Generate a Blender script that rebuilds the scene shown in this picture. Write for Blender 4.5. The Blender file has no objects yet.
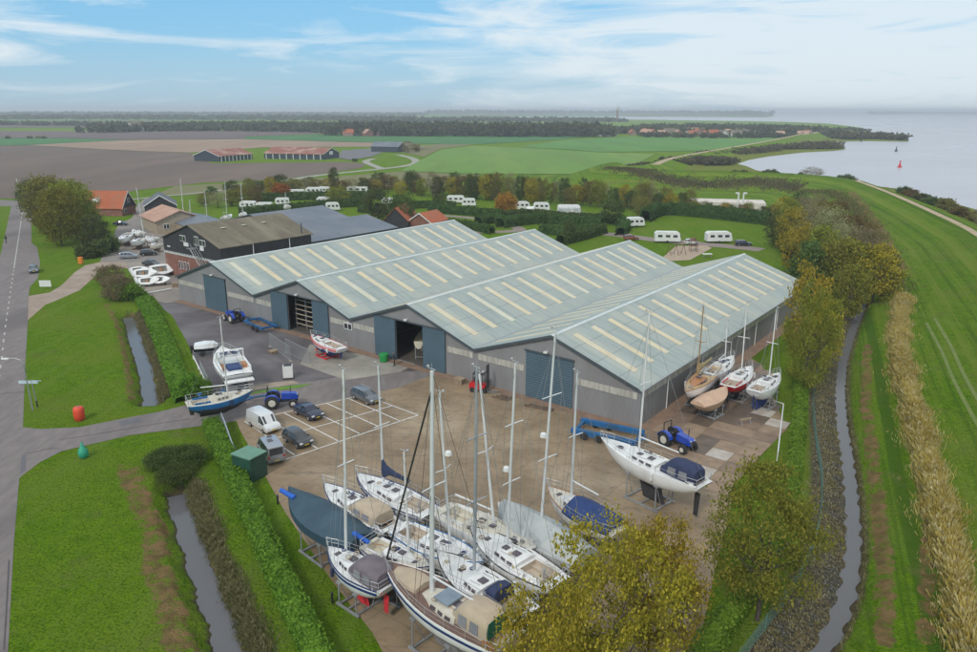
import bpy, math, random
import numpy as np
from mathutils import Vector, Matrix
random.seed(7); RNG = np.random.default_rng(11)
S = bpy.context.scene; COL = S.collection
PI = math.pi
# ------------------------------------------------ camera model (drone 30 m up)
F, CX, CY, H = 740.0, 488.5, 326.0, 30.0
PITCH = math.atan(216 / 740.0); ROLL = math.radians(0.17)
def ray(u, v):
    x, y = u - CX, CY - v
    c, s = math.cos(ROLL), math.sin(ROLL)
    x, y = x * c - y * s, x * s + y * c
    return (x, F * math.cos(PITCH) + y * math.sin(PITCH), -F * math.sin(PITCH) + y * math.cos(PITCH))
def at(u, v, z=0.0):
    d = ray(u, v); t = (H - z) / -d[2]
    return Vector((d[0] * t, d[1] * t, z))
def zabove(base, top):                       # height reached at pixel `top` above the ground point `base`
    d = ray(*top); t = math.hypot(base[0], base[1]) / math.hypot(d[0], d[1])
    return H + d[2] * t
def toppoint(base, top):
    d = ray(*top); t = math.hypot(base[0], base[1]) / math.hypot(d[0], d[1])
    return Vector((d[0] * t, d[1] * t, H + d[2] * t))
cam = bpy.data.cameras.new('camera'); co = bpy.data.objects.new('camera', cam); COL.objects.link(co)
cam.sensor_width = 36; cam.lens = 36 * F / 977.0; cam.clip_start = 0.5; cam.clip_end = 60000
co.matrix_world = Matrix.Translation((0, 0, H)) @ Matrix.Rotation(PI / 2 - PITCH, 4, 'X') @ Matrix.Rotation(ROLL, 4, 'Z')
S.camera = co
# ------------------------------------------------ materials
MATS = {}
def nd(nt, t, **kw):
    n = nt.nodes.new(t)
    for k, v in kw.items(): setattr(n, k, v)
    return n
def noise(nt, coord, scale, detail=3.0, rough=0.55):
    n = nd(nt, 'ShaderNodeTexNoise'); n.inputs['Scale'].default_value = scale
    n.inputs['Detail'].default_value = detail; n.inputs['Roughness'].default_value = rough
    nt.links.new(coord, n.inputs['Vector']); return n
def mixc(nt, fac, a, b):
    m = nd(nt, 'ShaderNodeMix', data_type='RGBA')
    for sock, val in ((m.inputs[0], fac), (m.inputs[6], a), (m.inputs[7], b)):
        if isinstance(val, bpy.types.NodeSocket): nt.links.new(val, sock)
        elif isinstance(val, (int, float)): sock.default_value = val
        else: sock.default_value = (*val, 1)
    return m.outputs[2]
def ramp(nt, fac, a, b):
    r = nd(nt, 'ShaderNodeMapRange'); r.inputs[1].default_value = a; r.inputs[2].default_value = b
    nt.links.new(fac, r.inputs[0]); return r.outputs[0]
def mul(nt, a, b, op='MULTIPLY'):
    m = nd(nt, 'ShaderNodeMath', operation=op)
    for s, v in ((m.inputs[0], a), (m.inputs[1], b)):
        if isinstance(v, (int, float)): s.default_value = v
        else: nt.links.new(v, s)
    return m.outputs[0]
def new_mat(name):
    m = bpy.data.materials.new(name); m.use_nodes = True; nt = m.node_tree
    return m, nt, nt.nodes['Principled BSDF']
def pm(name, c1, c2=None, scale=1.0, rough=0.6, metal=0.0, bump=0.0, bscale=None, c3=None, s3=0.1, rib=0.0, ribscale=10, ribaxis='X', spec=0.5, stretch=None, trans=0.0, coat=0.0):
    """plain procedural surface: two noise-mixed tones (+ a third in broad patches), optional ribs"""
    if name in MATS: return MATS[name]
    m, nt, b = new_mat(name)
    tc = nd(nt, 'ShaderNodeTexCoord').outputs['Object']
    vec = tc
    if stretch:
        mp = nd(nt, 'ShaderNodeMapping'); mp.inputs['Scale'].default_value = stretch
        nt.links.new(tc, mp.inputs['Vector']); vec = mp.outputs[0]
    if c2 is None: c2 = tuple(min(1, c * 0.82) for c in c1)
    n = noise(nt, vec, scale)
    col = mixc(nt, ramp(nt, n.outputs[0], 0.35, 0.65), c1, c2)
    if c3 is not None:
        n3 = noise(nt, vec, s3, 5.0)
        col = mixc(nt, ramp(nt, n3.outputs[0], 0.48, 0.66), col, c3)
    nt.links.new(col, b.inputs['Base Color'])
    b.inputs['Roughness'].default_value = rough; b.inputs['Metallic'].default_value = metal
    b.inputs['Specular IOR Level'].default_value = spec
    if coat: b.inputs['Coat Weight'].default_value = coat
    if trans: b.inputs['Transmission Weight'].default_value = trans
    hgt = None
    if rib:
        w = nd(nt, 'ShaderNodeTexWave', bands_direction=ribaxis); w.inputs['Scale'].default_value = ribscale
        nt.links.new(tc, w.inputs['Vector'])
        bp = nd(nt, 'ShaderNodeBump'); bp.inputs['Strength'].default_value = rib; bp.inputs['Distance'].default_value = 0.04
        nt.links.new(w.outputs['Fac'], bp.inputs['Height']); nt.links.new(bp.outputs[0], b.inputs['Normal'])
    elif bump:
        nb = noise(nt, vec, bscale or scale * 4, 4.0)
        bp = nd(nt, 'ShaderNodeBump'); bp.inputs['Strength'].default_value = bump; bp.inputs['Distance'].default_value = 0.1
        nt.links.new(nb.outputs[0], bp.inputs['Height']); nt.links.new(bp.outputs[0], b.inputs['Normal'])
    MATS[name] = m; return m
def leafmat(name, dark, mid, light, scale=0.9, rnd=0.25):
    if name in MATS: return MATS[name]
    m, nt, b = new_mat(name)
    tc = nd(nt, 'ShaderNodeTexCoord').outputs['Object']
    n1 = noise(nt, tc, scale, 2.0); n2 = noise(nt, tc, scale * 7, 2.0)
    col = mixc(nt, ramp(nt, n1.outputs[0], 0.36, 0.62), dark, mid)
    col = mixc(nt, ramp(nt, n2.outputs[0], 0.46, 0.68), col, light)
    oi = nd(nt, 'ShaderNodeObjectInfo')
    hs = nd(nt, 'ShaderNodeHueSaturation')
    nt.links.new(col, hs.inputs['Color'])
    nt.links.new(mul(nt, mul(nt, oi.outputs['Random'], rnd * 0.3), 0.5 - rnd * 0.15, 'ADD'), hs.inputs['Hue'])
    nt.links.new(mul(nt, mul(nt, oi.outputs['Random'], rnd * 1.6), 1.0 - rnd * 0.8, 'ADD'), hs.inputs['Value'])
    nt.links.new(hs.outputs[0], b.inputs['Base Color'])
    b.inputs['Roughness'].default_value = 0.65; b.inputs['Specular IOR Level'].default_value = 0.12
    tr = nd(nt, 'ShaderNodeBsdfTranslucent'); nt.links.new(hs.outputs[0], tr.inputs['Color'])
    mx = nd(nt, 'ShaderNodeMixShader'); mx.inputs[0].default_value = 0.3
    nt.links.new(b.outputs[0], mx.inputs[1]); nt.links.new(tr.outputs[0], mx.inputs[2])
    nt.links.new(mx.outputs[0], nt.nodes['Material Output'].inputs['Surface'])
    MATS[name] = m; return m
# ------------------------------------------------ mesh builder and bookkeeping
def tag(o, label=None, cat=None, group=None, kind=None):
    if label: o['label'] = label
    if cat: o['category'] = cat
    if group: o['group'] = group
    if kind: o['kind'] = kind
    return o
def empty(name, loc, rz=0.0, label=None, cat=None, group=None):
    o = bpy.data.objects.new(name, None); COL.objects.link(o); o.empty_display_size = 0.3
    o.location = loc; o.rotation_euler = (0, 0, rz); return tag(o, label, cat, group)
def copy_tree(o, parent=None, loc=None, rz=None, scale=None, label=None):
    c = o.copy(); COL.objects.link(c); c.parent = parent
    if loc is not None: c.location = loc
    if rz is not None: c.rotation_euler.z = rz
    if scale is not None: c.scale = scale
    if label: c['label'] = label
    for ch in o.children: copy_tree(ch, c)
    return c
class MB:
    def __init__(s): s.v = []; s.f = []; s.m = []; s.k = 0
    def add(s, vs, fs, k=None):
        o = len(s.v); s.v += [tuple(v) for v in vs]
        k = s.k if k is None else k
        for f in fs: s.f.append([i + o for i in f]); s.m.append(k)
        return s
    def box(s, c, d, rz=0.0, k=None, taper=1.0):
        x, y, z = d[0] / 2, d[1] / 2, d[2] / 2; vs = []
        cr, sr = math.cos(rz), math.sin(rz)
        for sz in (-1, 1):
            t = taper if sz > 0 else 1
            for sx, sy in ((-1, -1), (1, -1), (1, 1), (-1, 1)):
                px, py = sx * x * t, sy * y * t
                vs.append((c[0] + px * cr - py * sr, c[1] + px * sr + py * cr, c[2] + sz * z))
        return s.add(vs, [(3, 2, 1, 0), (4, 5, 6, 7), (0, 1, 5, 4), (1, 2, 6, 5), (2, 3, 7, 6), (3, 0, 4, 7)], k)
    def tube(s, a, b, r0, r1=None, n=6, k=None):
        a, b = Vector(a), Vector(b); r1 = r0 if r1 is None else r1
        d = (b - a)
        if d.length < 1e-6: return s
        d.normalize(); u = d.orthogonal().normalized(); w = d.cross(u); vs = []
        for p, r in ((a, r0), (b, r1)):
            for i in range(n):
                t = 2 * PI * i / n; vs.append(p + u * (r * math.cos(t)) + w * (r * math.sin(t)))
        fs = [(i, (i + 1) % n, n + (i + 1) % n, n + i) for i in range(n)] + [tuple(range(n))[::-1], tuple(range(n, 2 * n))]
        return s.add(vs, fs, k)
    def path(s, pts, r, n=5, k=None):
        for a, b in zip(pts, pts[1:]): s.tube(a, b, r, r, n, k)
        return s
    def loft(s, rings, closed=False, cap=True, k=None):
        n = len(rings[0]); vs = [p for r in rings for p in r]; fs = []
        for i in range(len(rings) - 1):
            for j in range(n if closed else n - 1):
                a = i * n + j; b = i * n + (j + 1) % n
                fs.append((a, b, b + n, a + n))
        if cap: fs += [tuple(range(n))[::-1], tuple(range((len(rings) - 1) * n, len(rings) * n))]
        return s.add(vs, fs, k)
    def prism(s, poly, z0, z1, k=None):
        n = len(poly); vs = [(p[0], p[1], z0) for p in poly] + [(p[0], p[1], z1) for p in poly]
        fs = [tuple(range(n))[::-1], tuple(range(n, 2 * n))] + [(i, (i + 1) % n, n + (i + 1) % n, n + i) for i in range(n)]
        return s.add(vs, fs, k)
    def prismY(s, poly, y0, y1, k=None):       # polygon in x,z pushed along y
        n = len(poly); vs = [(p[0], y0, p[1]) for p in poly] + [(p[0], y1, p[1]) for p in poly]
        fs = [tuple(range(n)), tuple(range(n, 2 * n))[::-1]] + [((i + 1) % n, i, n + i, n + (i + 1) % n) for i in range(n)]
        return s.add(vs, fs, k)
    def ball(s, c, r, n=8, k=None, sz=1.0):
        rings = []
        for i in range(1, n):
            t = PI * i / n
            rings.append([(c[0] + r * math.sin(t) * math.cos(2 * PI * j / n), c[1] + r * math.sin(t) * math.sin(2 * PI * j / n), c[2] - r * sz * math.cos(t)) for j in range(n)])
        return s.loft(rings, True, True, k)
    def wheel(s, c, r, w, k=None, n=18):        # axle along y, rounded tread
        rings = []
        for dy, rr in ((-.5, .62), (-.5, .9), (-.36, 1), (.36, 1), (.5, .9), (.5, .62)):
            rings.append([(c[0] + r * rr * math.cos(2 * PI * j / n), c[1] + dy * w, c[2] + r * rr * math.sin(2 * PI * j / n)) for j in range(n)])
        return s.loft(rings, True, True, k)
    def build(s, name, mats, parent=None, smooth=False, fix=True):
        me = bpy.data.meshes.new(name); me.from_pydata(s.v, [], s.f)
        for m in (mats if isinstance(mats, (list, tuple)) else [mats]): me.materials.append(m)
        me.polygons.foreach_set('material_index', s.m)
        if fix:
            import bmesh
            bm = bmesh.new(); bm.from_mesh(me); bmesh.ops.recalc_face_normals(bm, faces=bm.faces); bm.to_mesh(me); bm.free()
        if smooth is True: me.polygons.foreach_set('use_smooth', [True] * len(me.polygons))
        elif smooth: me.polygons.foreach_set('use_smooth', [True] * len(me.polygons)); me.set_sharp_from_angle(angle=math.radians(smooth))
        me.update(); o = bpy.data.objects.new(name, me); COL.objects.link(o); o.parent = parent
        return o
def np_mesh(name, V, Fq, mats, parent=None, mi=None, smooth=False):
    me = bpy.data.meshes.new(name); n = Fq.shape[1]
    me.vertices.add(len(V)); me.vertices.foreach_set('co', V.astype(np.float32).ravel())
    me.loops.add(Fq.size); me.loops.foreach_set('vertex_index', Fq.astype(np.int32).ravel())
    me.polygons.add(len(Fq)); me.polygons.foreach_set('loop_start', np.arange(0, Fq.size, n, dtype=np.int32))
    me.polygons.foreach_set('loop_total', np.full(len(Fq), n, dtype=np.int32))
    for m in (mats if isinstance(mats, (list, tuple)) else [mats]): me.materials.append(m)
    if mi is not None: me.polygons.foreach_set('material_index', mi.astype(np.int32))
    if smooth: me.polygons.foreach_set('use_smooth', np.ones(len(Fq), dtype=bool))
    me.update(calc_edges=True)
    o = bpy.data.objects.new(name, me); COL.objects.link(o); o.parent = parent; return o
# ------------------------------------------------ hall frame (facade line of the four halls)
FA = at(180, 300); FB = at(639, 427); FL = (FB - FA).length
UX = (FB - FA).normalized(); WX = Vector((-UX.y, UX.x, 0))
HROT = math.atan2(UX.y, UX.x)
def hl(u, w, z=0.0): return FA + UX * u + WX * w + Vector((0, 0, z))
# ------------------------------------------------ terrain
def pxl(pts, z=0.0): return np.array([tuple(at(u, v, z))[:2] for u, v in pts])
def seg_dist(P, L, closed=False):
    """distance of points P (n,2) to polyline L, and fraction along it"""
    L = np.asarray(L, float)
    if closed: L = np.vstack([L, L[:1]])
    best = np.full(len(P), 1e18); side = np.zeros(len(P)); tt = np.zeros(len(P))
    for i in range(len(L) - 1):
        a, b = L[i], L[i + 1]; d = b - a; l2 = (d ** 2).sum()
        t = np.clip(((P - a) @ d) / l2, 0, 1); q = a + t[:, None] * d
        e = P - q; dist = (e ** 2).sum(1)
        m = dist < best
        best[m] = dist[m]; side[m] = (d[0] * e[m, 1] - d[1] * e[m, 0]); tt[m] = i + t[m]
    return np.sqrt(best), np.sign(side), tt
def inside(P, L):
    L = np.asarray(L); r = np.zeros(len(P), bool); n = len(L)
    for i in range(n):
        x1, y1 = L[i]; x2, y2 = L[(i + 1) % n]
        if y1 == y2: continue
        c = ((y1 > P[:, 1]) != (y2 > P[:, 1])) & (P[:, 0] < (x2 - x1) * (P[:, 1] - y1) / (y2 - y1) + x1)
        r ^= c
    return r
CREST = np.array([(20, -60), (35, 0), (45, 25), (62, 65), (80, 105), (99, 149), (110, 184), (123, 231), (132, 270), (129, 290), (117, 303), (95, 312), (63, 318), (50, 325), (52, 345), (60, 362)], float)
FARDYKE = np.vstack([[(60, 362)], pxl([(655, 165), (672, 158.5), (700, 153), (735, 147), (775, 140), (800, 134.5), (830, 130.5), (850, 127.8)], 4)])
sea_px = [(742, 166), (733, 164), (745, 160), (765, 156.5), (800, 152.5), (830, 151), (843, 149.3), (838, 147), (828, 144.5), (832, 141.8), (860, 141.2), (905, 141.6), (907, 140), (895, 138), (880, 135), (866, 131),
          (862, 128), (830, 124), (800, 122.5), (760, 121.5), (700, 120.7), (640, 119.8), (560, 118.6), (480, 118), (430, 117.5), (425, 116.6), (520, 116.2), (600, 116.4), (690, 116.8), (765, 117.4), (772, 116), (770, 114.4)]
SEA = np.vstack([[(14000, -3000), (60, -300), (60, -60), (70, 0), (90, 60), (110, 100), (128, 145), (140, 182), (154, 231), (166, 300), (150, 360), (140, 400)], pxl(sea_px, -0.6), [(3000, 10500), (14000, 9000)]])
DITCH1 = pxl([(176, 496), (184, 520), (194, 550), (206, 585), (223, 630), (240, 680)], -1.0)
DITCH2 = pxl([(129, 318), (137, 345), (145, 368), (149, 390), (151, 408)], -1.0)
CANAL = pxl([(866, 300), (858, 318), (850, 340), (843, 365), (841, 395), (843, 425), (848, 455), (853, 500), (855, 545), (850, 590), (838, 625), (822, 655), (800, 700)], -1.0)
def height(P):
    P = np.asarray(P, float); n = len(P)
    z = np.zeros(n)
    near = (np.abs(P[:, 0]) < 600) & (P[:, 1] < 1400) & (P[:, 1] > -100)
    idx = np.where(near)[0]; Q = P[idx]; zz = np.zeros(len(Q))
    rag = 0.14 * np.sin(Q[:, 1] * 2.3 + Q[:, 0] * 1.1) + 0.10 * np.sin(Q[:, 1] * 5.1 - Q[:, 0] * 2.7)
    for L, w, dep, s in ((DITCH1, 0.22, 1.4, 0.8), (DITCH2, 0.22, 1.4, 0.75)):
        d, _, _ = seg_dist(Q, L); zz = np.minimum(zz, -dep + np.maximum(0, d + rag - w) * s)
    d, side, _ = seg_dist(Q, CANAL)
    k = np.where(side < 0, 0.42, 0.62)      # gentle geotextile bank on the yard side
    zz = np.minimum(zz, -1.25 + np.maximum(0, d + rag * .8 - 0.12) * k)
    d, side, t = seg_dist(Q, CREST)
    w = np.where(side > 0, 19.0, 20.0)
    e = np.clip((d - 2.0) / w, 0, 1); prof = 6.0 * (1 - e) ** 1.15
    zz = np.maximum(zz, np.where(e < 1, prof, -9))
    d, side, t = seg_dist(Q, FARDYKE)
    e = np.clip((d - 2.5) / 16.0, 0, 1)
    zz = np.maximum(zz, np.where(e < 1, 4.0 * (1 - e) ** 1.1, -9))
    z[idx] = zz
    cand = (P[:, 0] > 40) | (P[:, 1] > 900)
    idx = np.where(cand)[0]; Q = P[idx]
    ins = inside(Q, SEA); q = idx[ins]
    d, _, _ = seg_dist(P[q], SEA, True)
    z[q] = np.where(z[q] > 0.3, z[q] - 0.2 * d, -np.minimum(3.0, d * 0.25))
    return z
def hz(x, y): return float(height([(x, y)])[0])
# ------------------------------------------------ world, sun, render settings
S.view_settings.view_transform = 'Standard'; S.view_settings.look = 'None'; S.view_settings.gamma = 1
S.view_settings.exposure = 0.36; S.view_settings.use_curve_mapping = False
S.render.engine = 'CYCLES'
SUN_EL, SUN_AZ = math.radians(42), math.radians(205)     # azimuth clockwise from +Y
w = bpy.data.worlds.new('World'); S.world = w; w.use_nodes = True; nt = w.node_tree
bg = nt.nodes['Background']; bg.inputs['Strength'].default_value = 0.13
sky = nd(nt, 'ShaderNodeTexSky', sky_type='NISHITA'); sky.sun_disc = False
sky.sun_elevation = SUN_EL; sky.sun_rotation = SUN_AZ; sky.air_density = 1.0; sky.dust_density = 0.6; sky.ozone_density = 2.0
tc = nd(nt, 'ShaderNodeTexCoord').outputs['Generated']
mp = nd(nt, 'ShaderNodeMapping'); mp.inputs['Scale'].default_value = (2.2, 2.2, 17); mp.inputs['Rotation'].default_value = (0.0, math.radians(-7), 0)
nt.links.new(tc, mp.inputs['Vector'])
n1 = noise(nt, mp.outputs[0], 2.1, 8, 0.62); n1.inputs['Distortion'].default_value = 0.9
n2 = noise(nt, mp.outputs[0], 0.8, 4, 0.5)
sep = nd(nt, 'ShaderNodeSeparateXYZ'); nt.links.new(tc, sep.inputs[0])
bias = mul(nt, ramp(nt, sep.outputs['X'], -0.12, 0.35), 0.20)                  # thicker veil to the right
lb = mul(nt, ramp(nt, sep.outputs['X'], -0.30, -0.55), 0.10)
s1 = mul(nt, mul(nt, n1.outputs[0], 0.7), mul(nt, n2.outputs[0], 0.45), 'ADD')
s1 = mul(nt, mul(nt, s1, bias, 'ADD'), lb, 'ADD')
cl = ramp(nt, s1, 0.60, 0.78)
hazeband = mul(nt, ramp(nt, sep.outputs['Z'], 0.09, 0.0), 0.62)
high = ramp(nt, sep.outputs['Z'], 0.22, 0.6)                                       # unseen bright overcast overhead, added to keep the light soft
col = mixc(nt, 0.78, sky.outputs[0], (0.95, 2.9, 4.7))
col = mixc(nt, hazeband, col, (3.0, 3.75, 4.1))
col = mixc(nt, mul(nt, cl, 0.8), col, (5.0, 5.4, 5.6))
col = mixc(nt, mul(nt, high, 0.8), col, (5.0, 5.25, 5.4))
nt.links.new(col, bg.inputs['Color'])
sun = bpy.data.lights.new('sun', 'SUN'); sun.energy = 1.5; sun.angle = math.radians(10); sun.color = (1, 0.95, 0.88)
so = bpy.data.objects.new('sun', sun); COL.objects.link(so)
sd = Vector((math.sin(SUN_AZ) * math.cos(SUN_EL), math.cos(SUN_AZ) * math.cos(SUN_EL), math.sin(SUN_EL)))
so.rotation_euler = (-sd).to_track_quat('-Z', 'Y').to_euler()
# haze: one closed box of thin even air
hb = MB(); hb.box((0, 6500, 21), (30000, 17000, 60)); m = bpy.data.materials.new('haze_air'); m.use_nodes = True; ht = m.node_tree
for n_ in list(ht.nodes):
    if n_.type != 'OUTPUT_MATERIAL': ht.nodes.remove(n_)
pv = nd(ht, 'ShaderNodeVolumePrincipled'); pv.inputs['Color'].default_value = (0.86, 0.93, 1.0, 1); pv.inputs['Density'].default_value = 0.00024
pv.inputs['Anisotropy'].default_value = 0.0
ht.links.new(pv.outputs[0], [n_ for n_ in ht.nodes if n_.type == 'OUTPUT_MATERIAL'][0].inputs['Volume'])
tag(hb.build('haze', m), kind='stuff')
# ------------------------------------------------ ground
def terrain():
    fine = np.radians(np.arange(-46, 46.01, 0.22)); coarse = np.radians(np.arange(50, 310.1, 5.0))
    ang = np.concatenate([fine, coarse])               # measured clockwise from +Y
    r = [14.0]
    while r[-1] < 13800: r.append(r[-1] * 1.0105 + 0.0)
    r = np.array([2.0, 8.0] + r); na, nr = len(ang), len(r)
    A, R = np.meshgrid(ang, r)
    X = (np.sin(A) * R).ravel(); Y = (np.cos(A) * R).ravel()
    P = np.stack([X, Y], 1); Z = height(P)
    V = np.stack([X, Y, Z], 1)
    V = np.vstack([V, [[0, 0, 0]]])
    i, j = np.meshgrid(np.arange(nr - 1), np.arange(na), indexing='ij'); j2 = (j + 1) % na
    Fq = np.stack([i * na + j, (i + 1) * na + j, (i + 1) * na + j2, i * na + j2], -1).reshape(-1, 4)
    cap = np.array([[len(V) - 1, k, (k + 1) % na, (k + 1) % na] for k in range(0, na)])
    m = MATS['terrain']
    o = np_mesh('ground', V, Fq, m, smooth=True)
    n = len(P); dry = np.zeros(n); geo = np.zeros(n); mud = np.zeros(n)
    q = np.where((np.abs(X) < 160) & (Y < 500) & (Y > -50))[0]; Q = P[q]
    def soft(d, a, b): return np.clip((b - d) / (b - a), 0, 1)
    D = np.zeros(len(Q))
    for L, wd in ((pxl([(126, 468), (140, 500), (155, 530), (158, 570), (172, 610), (182, 652), (186, 700)]), 1.35), (pxl([(106, 304), (118, 325), (126, 360), (131, 400)]), .7),
                  (pxl([(868, 345), (866, 400), (872, 450), (878, 500), (885, 560), (884, 640)]), .9), (pxl([(908, 420), (930, 520), (925, 640)]), 0.8),
                  (pxl([(600, 186), (700, 189), (790, 192), (850, 205), (880, 240), (900, 280)]), 2.0)):
        D = np.maximum(D, soft(seg_dist(Q, L)[0], wd * 0.5, wd * 1.6))
    for L in (DITCH1, DITCH2):
        d, sd_, _ = seg_dist(Q, L); D = np.maximum(D, np.where(sd_ > 0, soft(d, 1.2, 2.6), soft(d, 0.6, 1.0)))
    d, sd_, _ = seg_dist(Q, CANAL)
    G = np.where(sd_ < 0, soft(d, 3.2, 3.6) * (Q[:, 1] < 112), 0); D = np.maximum(D, np.where(sd_ > 0, soft(d, 0.7, 1.2), 0))
    M = np.clip((-0.72 - Z[q]) / 0.2, 0, 1) * (1 - G)
    dry[q], geo[q], mud[q] = D, G, M
    # bare, scrubby shoreline and foreshore
    q = np.where((X > 60) & (Y > 120) & (Y < 1500))[0]
    d, _, _ = seg_dist(P[q], SEA, True); dc, sc, _ = seg_dist(P[q], np.vstack([CREST, FARDYKE[1:]]))
    fs = np.clip((dc - 7) / 5, 0, 1) * (sc < 0) * np.clip((80 - d) / 40, 0, 1)
    dry[q] = np.maximum(dry[q], fs * 0.9)
    crd = np.zeros(n) + 60; q = np.where((X > -20) & (X < 260) & (Y < 420) & (Y > -60))[0]; crd[q] = seg_dist(P[q], CREST)[0]
    for nm, arr in (('dry', dry), ('geo', geo), ('mud', mud), ('crest', crd)):
        a = o.data.attributes.new(nm, 'FLOAT', 'POINT'); full = np.zeros(len(V)); full[:n] = arr
        a.data.foreach_set('value', full.astype(np.float32))
    tag(o, kind='structure')
def terrain_mat():
    m, nt, b = new_mat('terrain'); MATS['terrain'] = m
    tc = nd(nt, 'ShaderNodeTexCoord').outputs['Object']
    a, c, e = noise(nt, tc, 0.9, 5, 0.65), noise(nt, tc, 0.09, 4), noise(nt, tc, 5.0, 4, 0.7)
    far = noise(nt, tc, 0.004, 3)
    col = mixc(nt, ramp(nt, a.outputs[0], 0.34, 0.66), (0.098, 0.212, 0.004), (0.185, 0.325, 0.008))
    col = mixc(nt, ramp(nt, c.outputs[0], 0.42, 0.68), col, (0.20, 0.28, 0.025))
    col = mixc(nt, mul(nt, ramp(nt, e.outputs[0], 0.46, 0.62), 0.75), col, (0.032, 0.082, 0.006))
    e2 = noise(nt, tc, 2.2, 5, 0.75)
    col = mixc(nt, mul(nt, ramp(nt, e2.outputs[0], 0.50, 0.66), 0.6), col, (0.185, 0.275, 0.04))
    col = mixc(nt, mul(nt, ramp(nt, far.outputs[0], 0.45, 0.6), 0.35), col, (0.11, 0.19, 0.03))
    # mowing stripes running with the fall of the land
    mpg = nd(nt, 'ShaderNodeMapping'); mpg.inputs['Rotation'].default_value = (0, 0, math.radians(-25)); mpg.inputs['Scale'].default_value = (0.9, 0.05, 1)
    nt.links.new(tc, mpg.inputs['Vector']); st = noise(nt, mpg.outputs[0], 0.7, 3)
    col = mixc(nt, mul(nt, ramp(nt, st.outputs[0], 0.5, 0.66), 0.45), col, (0.18, 0.27, 0.04))
    at_ = nd(nt, 'ShaderNodeAttribute', attribute_name='crest'); cx = nd(nt, 'ShaderNodeCombineXYZ'); nt.links.new(at_.outputs['Fac'], cx.inputs['X'])
    wob = noise(nt, tc, 0.02, 2); nt.links.new(mul(nt, wob.outputs[0], 1.5), cx.inputs['Y'])
    mw = noise(nt, cx.outputs[0], 0.30, 4, 0.75); lim = ramp(nt, at_.outputs['Fac'], 42, 30)
    col = mixc(nt, mul(nt, mul(nt, ramp(nt, mw.outputs[0], 0.50, 0.58), 0.75), lim), col, (0.21, 0.275, 0.04))
    col = mixc(nt, mul(nt, mul(nt, ramp(nt, mw.outputs[0], 0.47, 0.40), 0.7), lim), col, (0.055, 0.125, 0.012))
    wp = noise(nt, tc, 0.22, 6, 0.7)
    col = mixc(nt, mul(nt, ramp(nt, wp.outputs[0], 0.56, 0.70), 0.6), col, (0.17, 0.18, 0.055))
    def att(nm):
        x = nd(nt, 'ShaderNodeAttribute', attribute_name=nm); return x.outputs['Fac']
    dn = noise(nt, tc, 0.75, 8, 0.8)
    dryf = ramp(nt, mul(nt, mul(nt, att('dry'), 0.5), dn.outputs[0], 'ADD'), 0.925, 1.01)
    dcol = mixc(nt, ramp(nt, a.outputs[0], 0.4, 0.6), (0.30, 0.19, 0.09), (0.17, 0.125, 0.05))
    col = mixc(nt, dryf, col, dcol)
    gn = noise(nt, tc, 0.8, 5, 0.7); gn2 = noise(nt, tc, 0.5, 5)
    gcol = mixc(nt, ramp(nt, gn.outputs[0], 0.42, 0.56), (0.13, 0.125, 0.105), (0.20, 0.155, 0.075))
    gcol = mixc(nt, ramp(nt, gn2.outputs[0], 0.55, 0.68), gcol, (0.22, 0.19, 0.04))
    gcol = mixc(nt, ramp(nt, e.outputs[0], 0.52, 0.44), gcol, (0.07, 0.065, 0.05))
    gcol = mixc(nt, ramp(nt, e.outputs[0], 0.60, 0.68), gcol, (0.46, 0.45, 0.40))
    col = mixc(nt, att('geo'), col, gcol)
    col = mixc(nt, att('mud'), col, (0.10, 0.08, 0.05))
    nt.links.new(col, b.inputs['Base Color']); b.inputs['Roughness'].default_value = 0.9; b.inputs['Specular IOR Level'].default_value = 0.03
    bp = nd(nt, 'ShaderNodeBump'); bp.inputs['Strength'].default_value = 1.0; bp.inputs['Distance'].default_value = 0.45
    nt.links.new(e.outputs[0], bp.inputs['Height']); nt.links.new(bp.outputs[0], b.inputs['Normal'])
terrain_mat(); terrain()
def poly_obj(name, pts, z, mat, kind='structure', drape=False):
    mb = MB(); vs = []
    for p in pts:
        vs.append((p[0], p[1], z + (hz(p[0], p[1]) if drape else 0)))
    mb.add(vs, [list(range(len(vs)))])
    o = mb.build(name, mat); 
    if o.data.polygons and o.data.polygons[0].normal.z < 0: o.data.flip_normals()
    return tag(o, kind=kind)
def sheet(name, px, z, mat): return poly_obj(name, [tuple(at(u, v, z))[:2] for u, v in px], z, mat)
def smooth_line(pts, step):
    pts = [Vector((p[0], p[1])) for p in pts]; out = []
    n = len(pts)
    for i in range(n - 1):
        p0, p1, p2, p3 = pts[max(0, i - 1)], pts[i], pts[i + 1], pts[min(n - 1, i + 2)]
        k = max(1, int((p2 - p1).length / step))
        for j in range(k):
            t = j / k
            out.append(0.5 * ((2 * p1) + (-p0 + p2) * t + (2 * p0 - 5 * p1 + 4 * p2 - p3) * t * t + (-p0 + 3 * p1 - 3 * p2 + p3) * t ** 3))
    out.append(pts[-1]); return out
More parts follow.
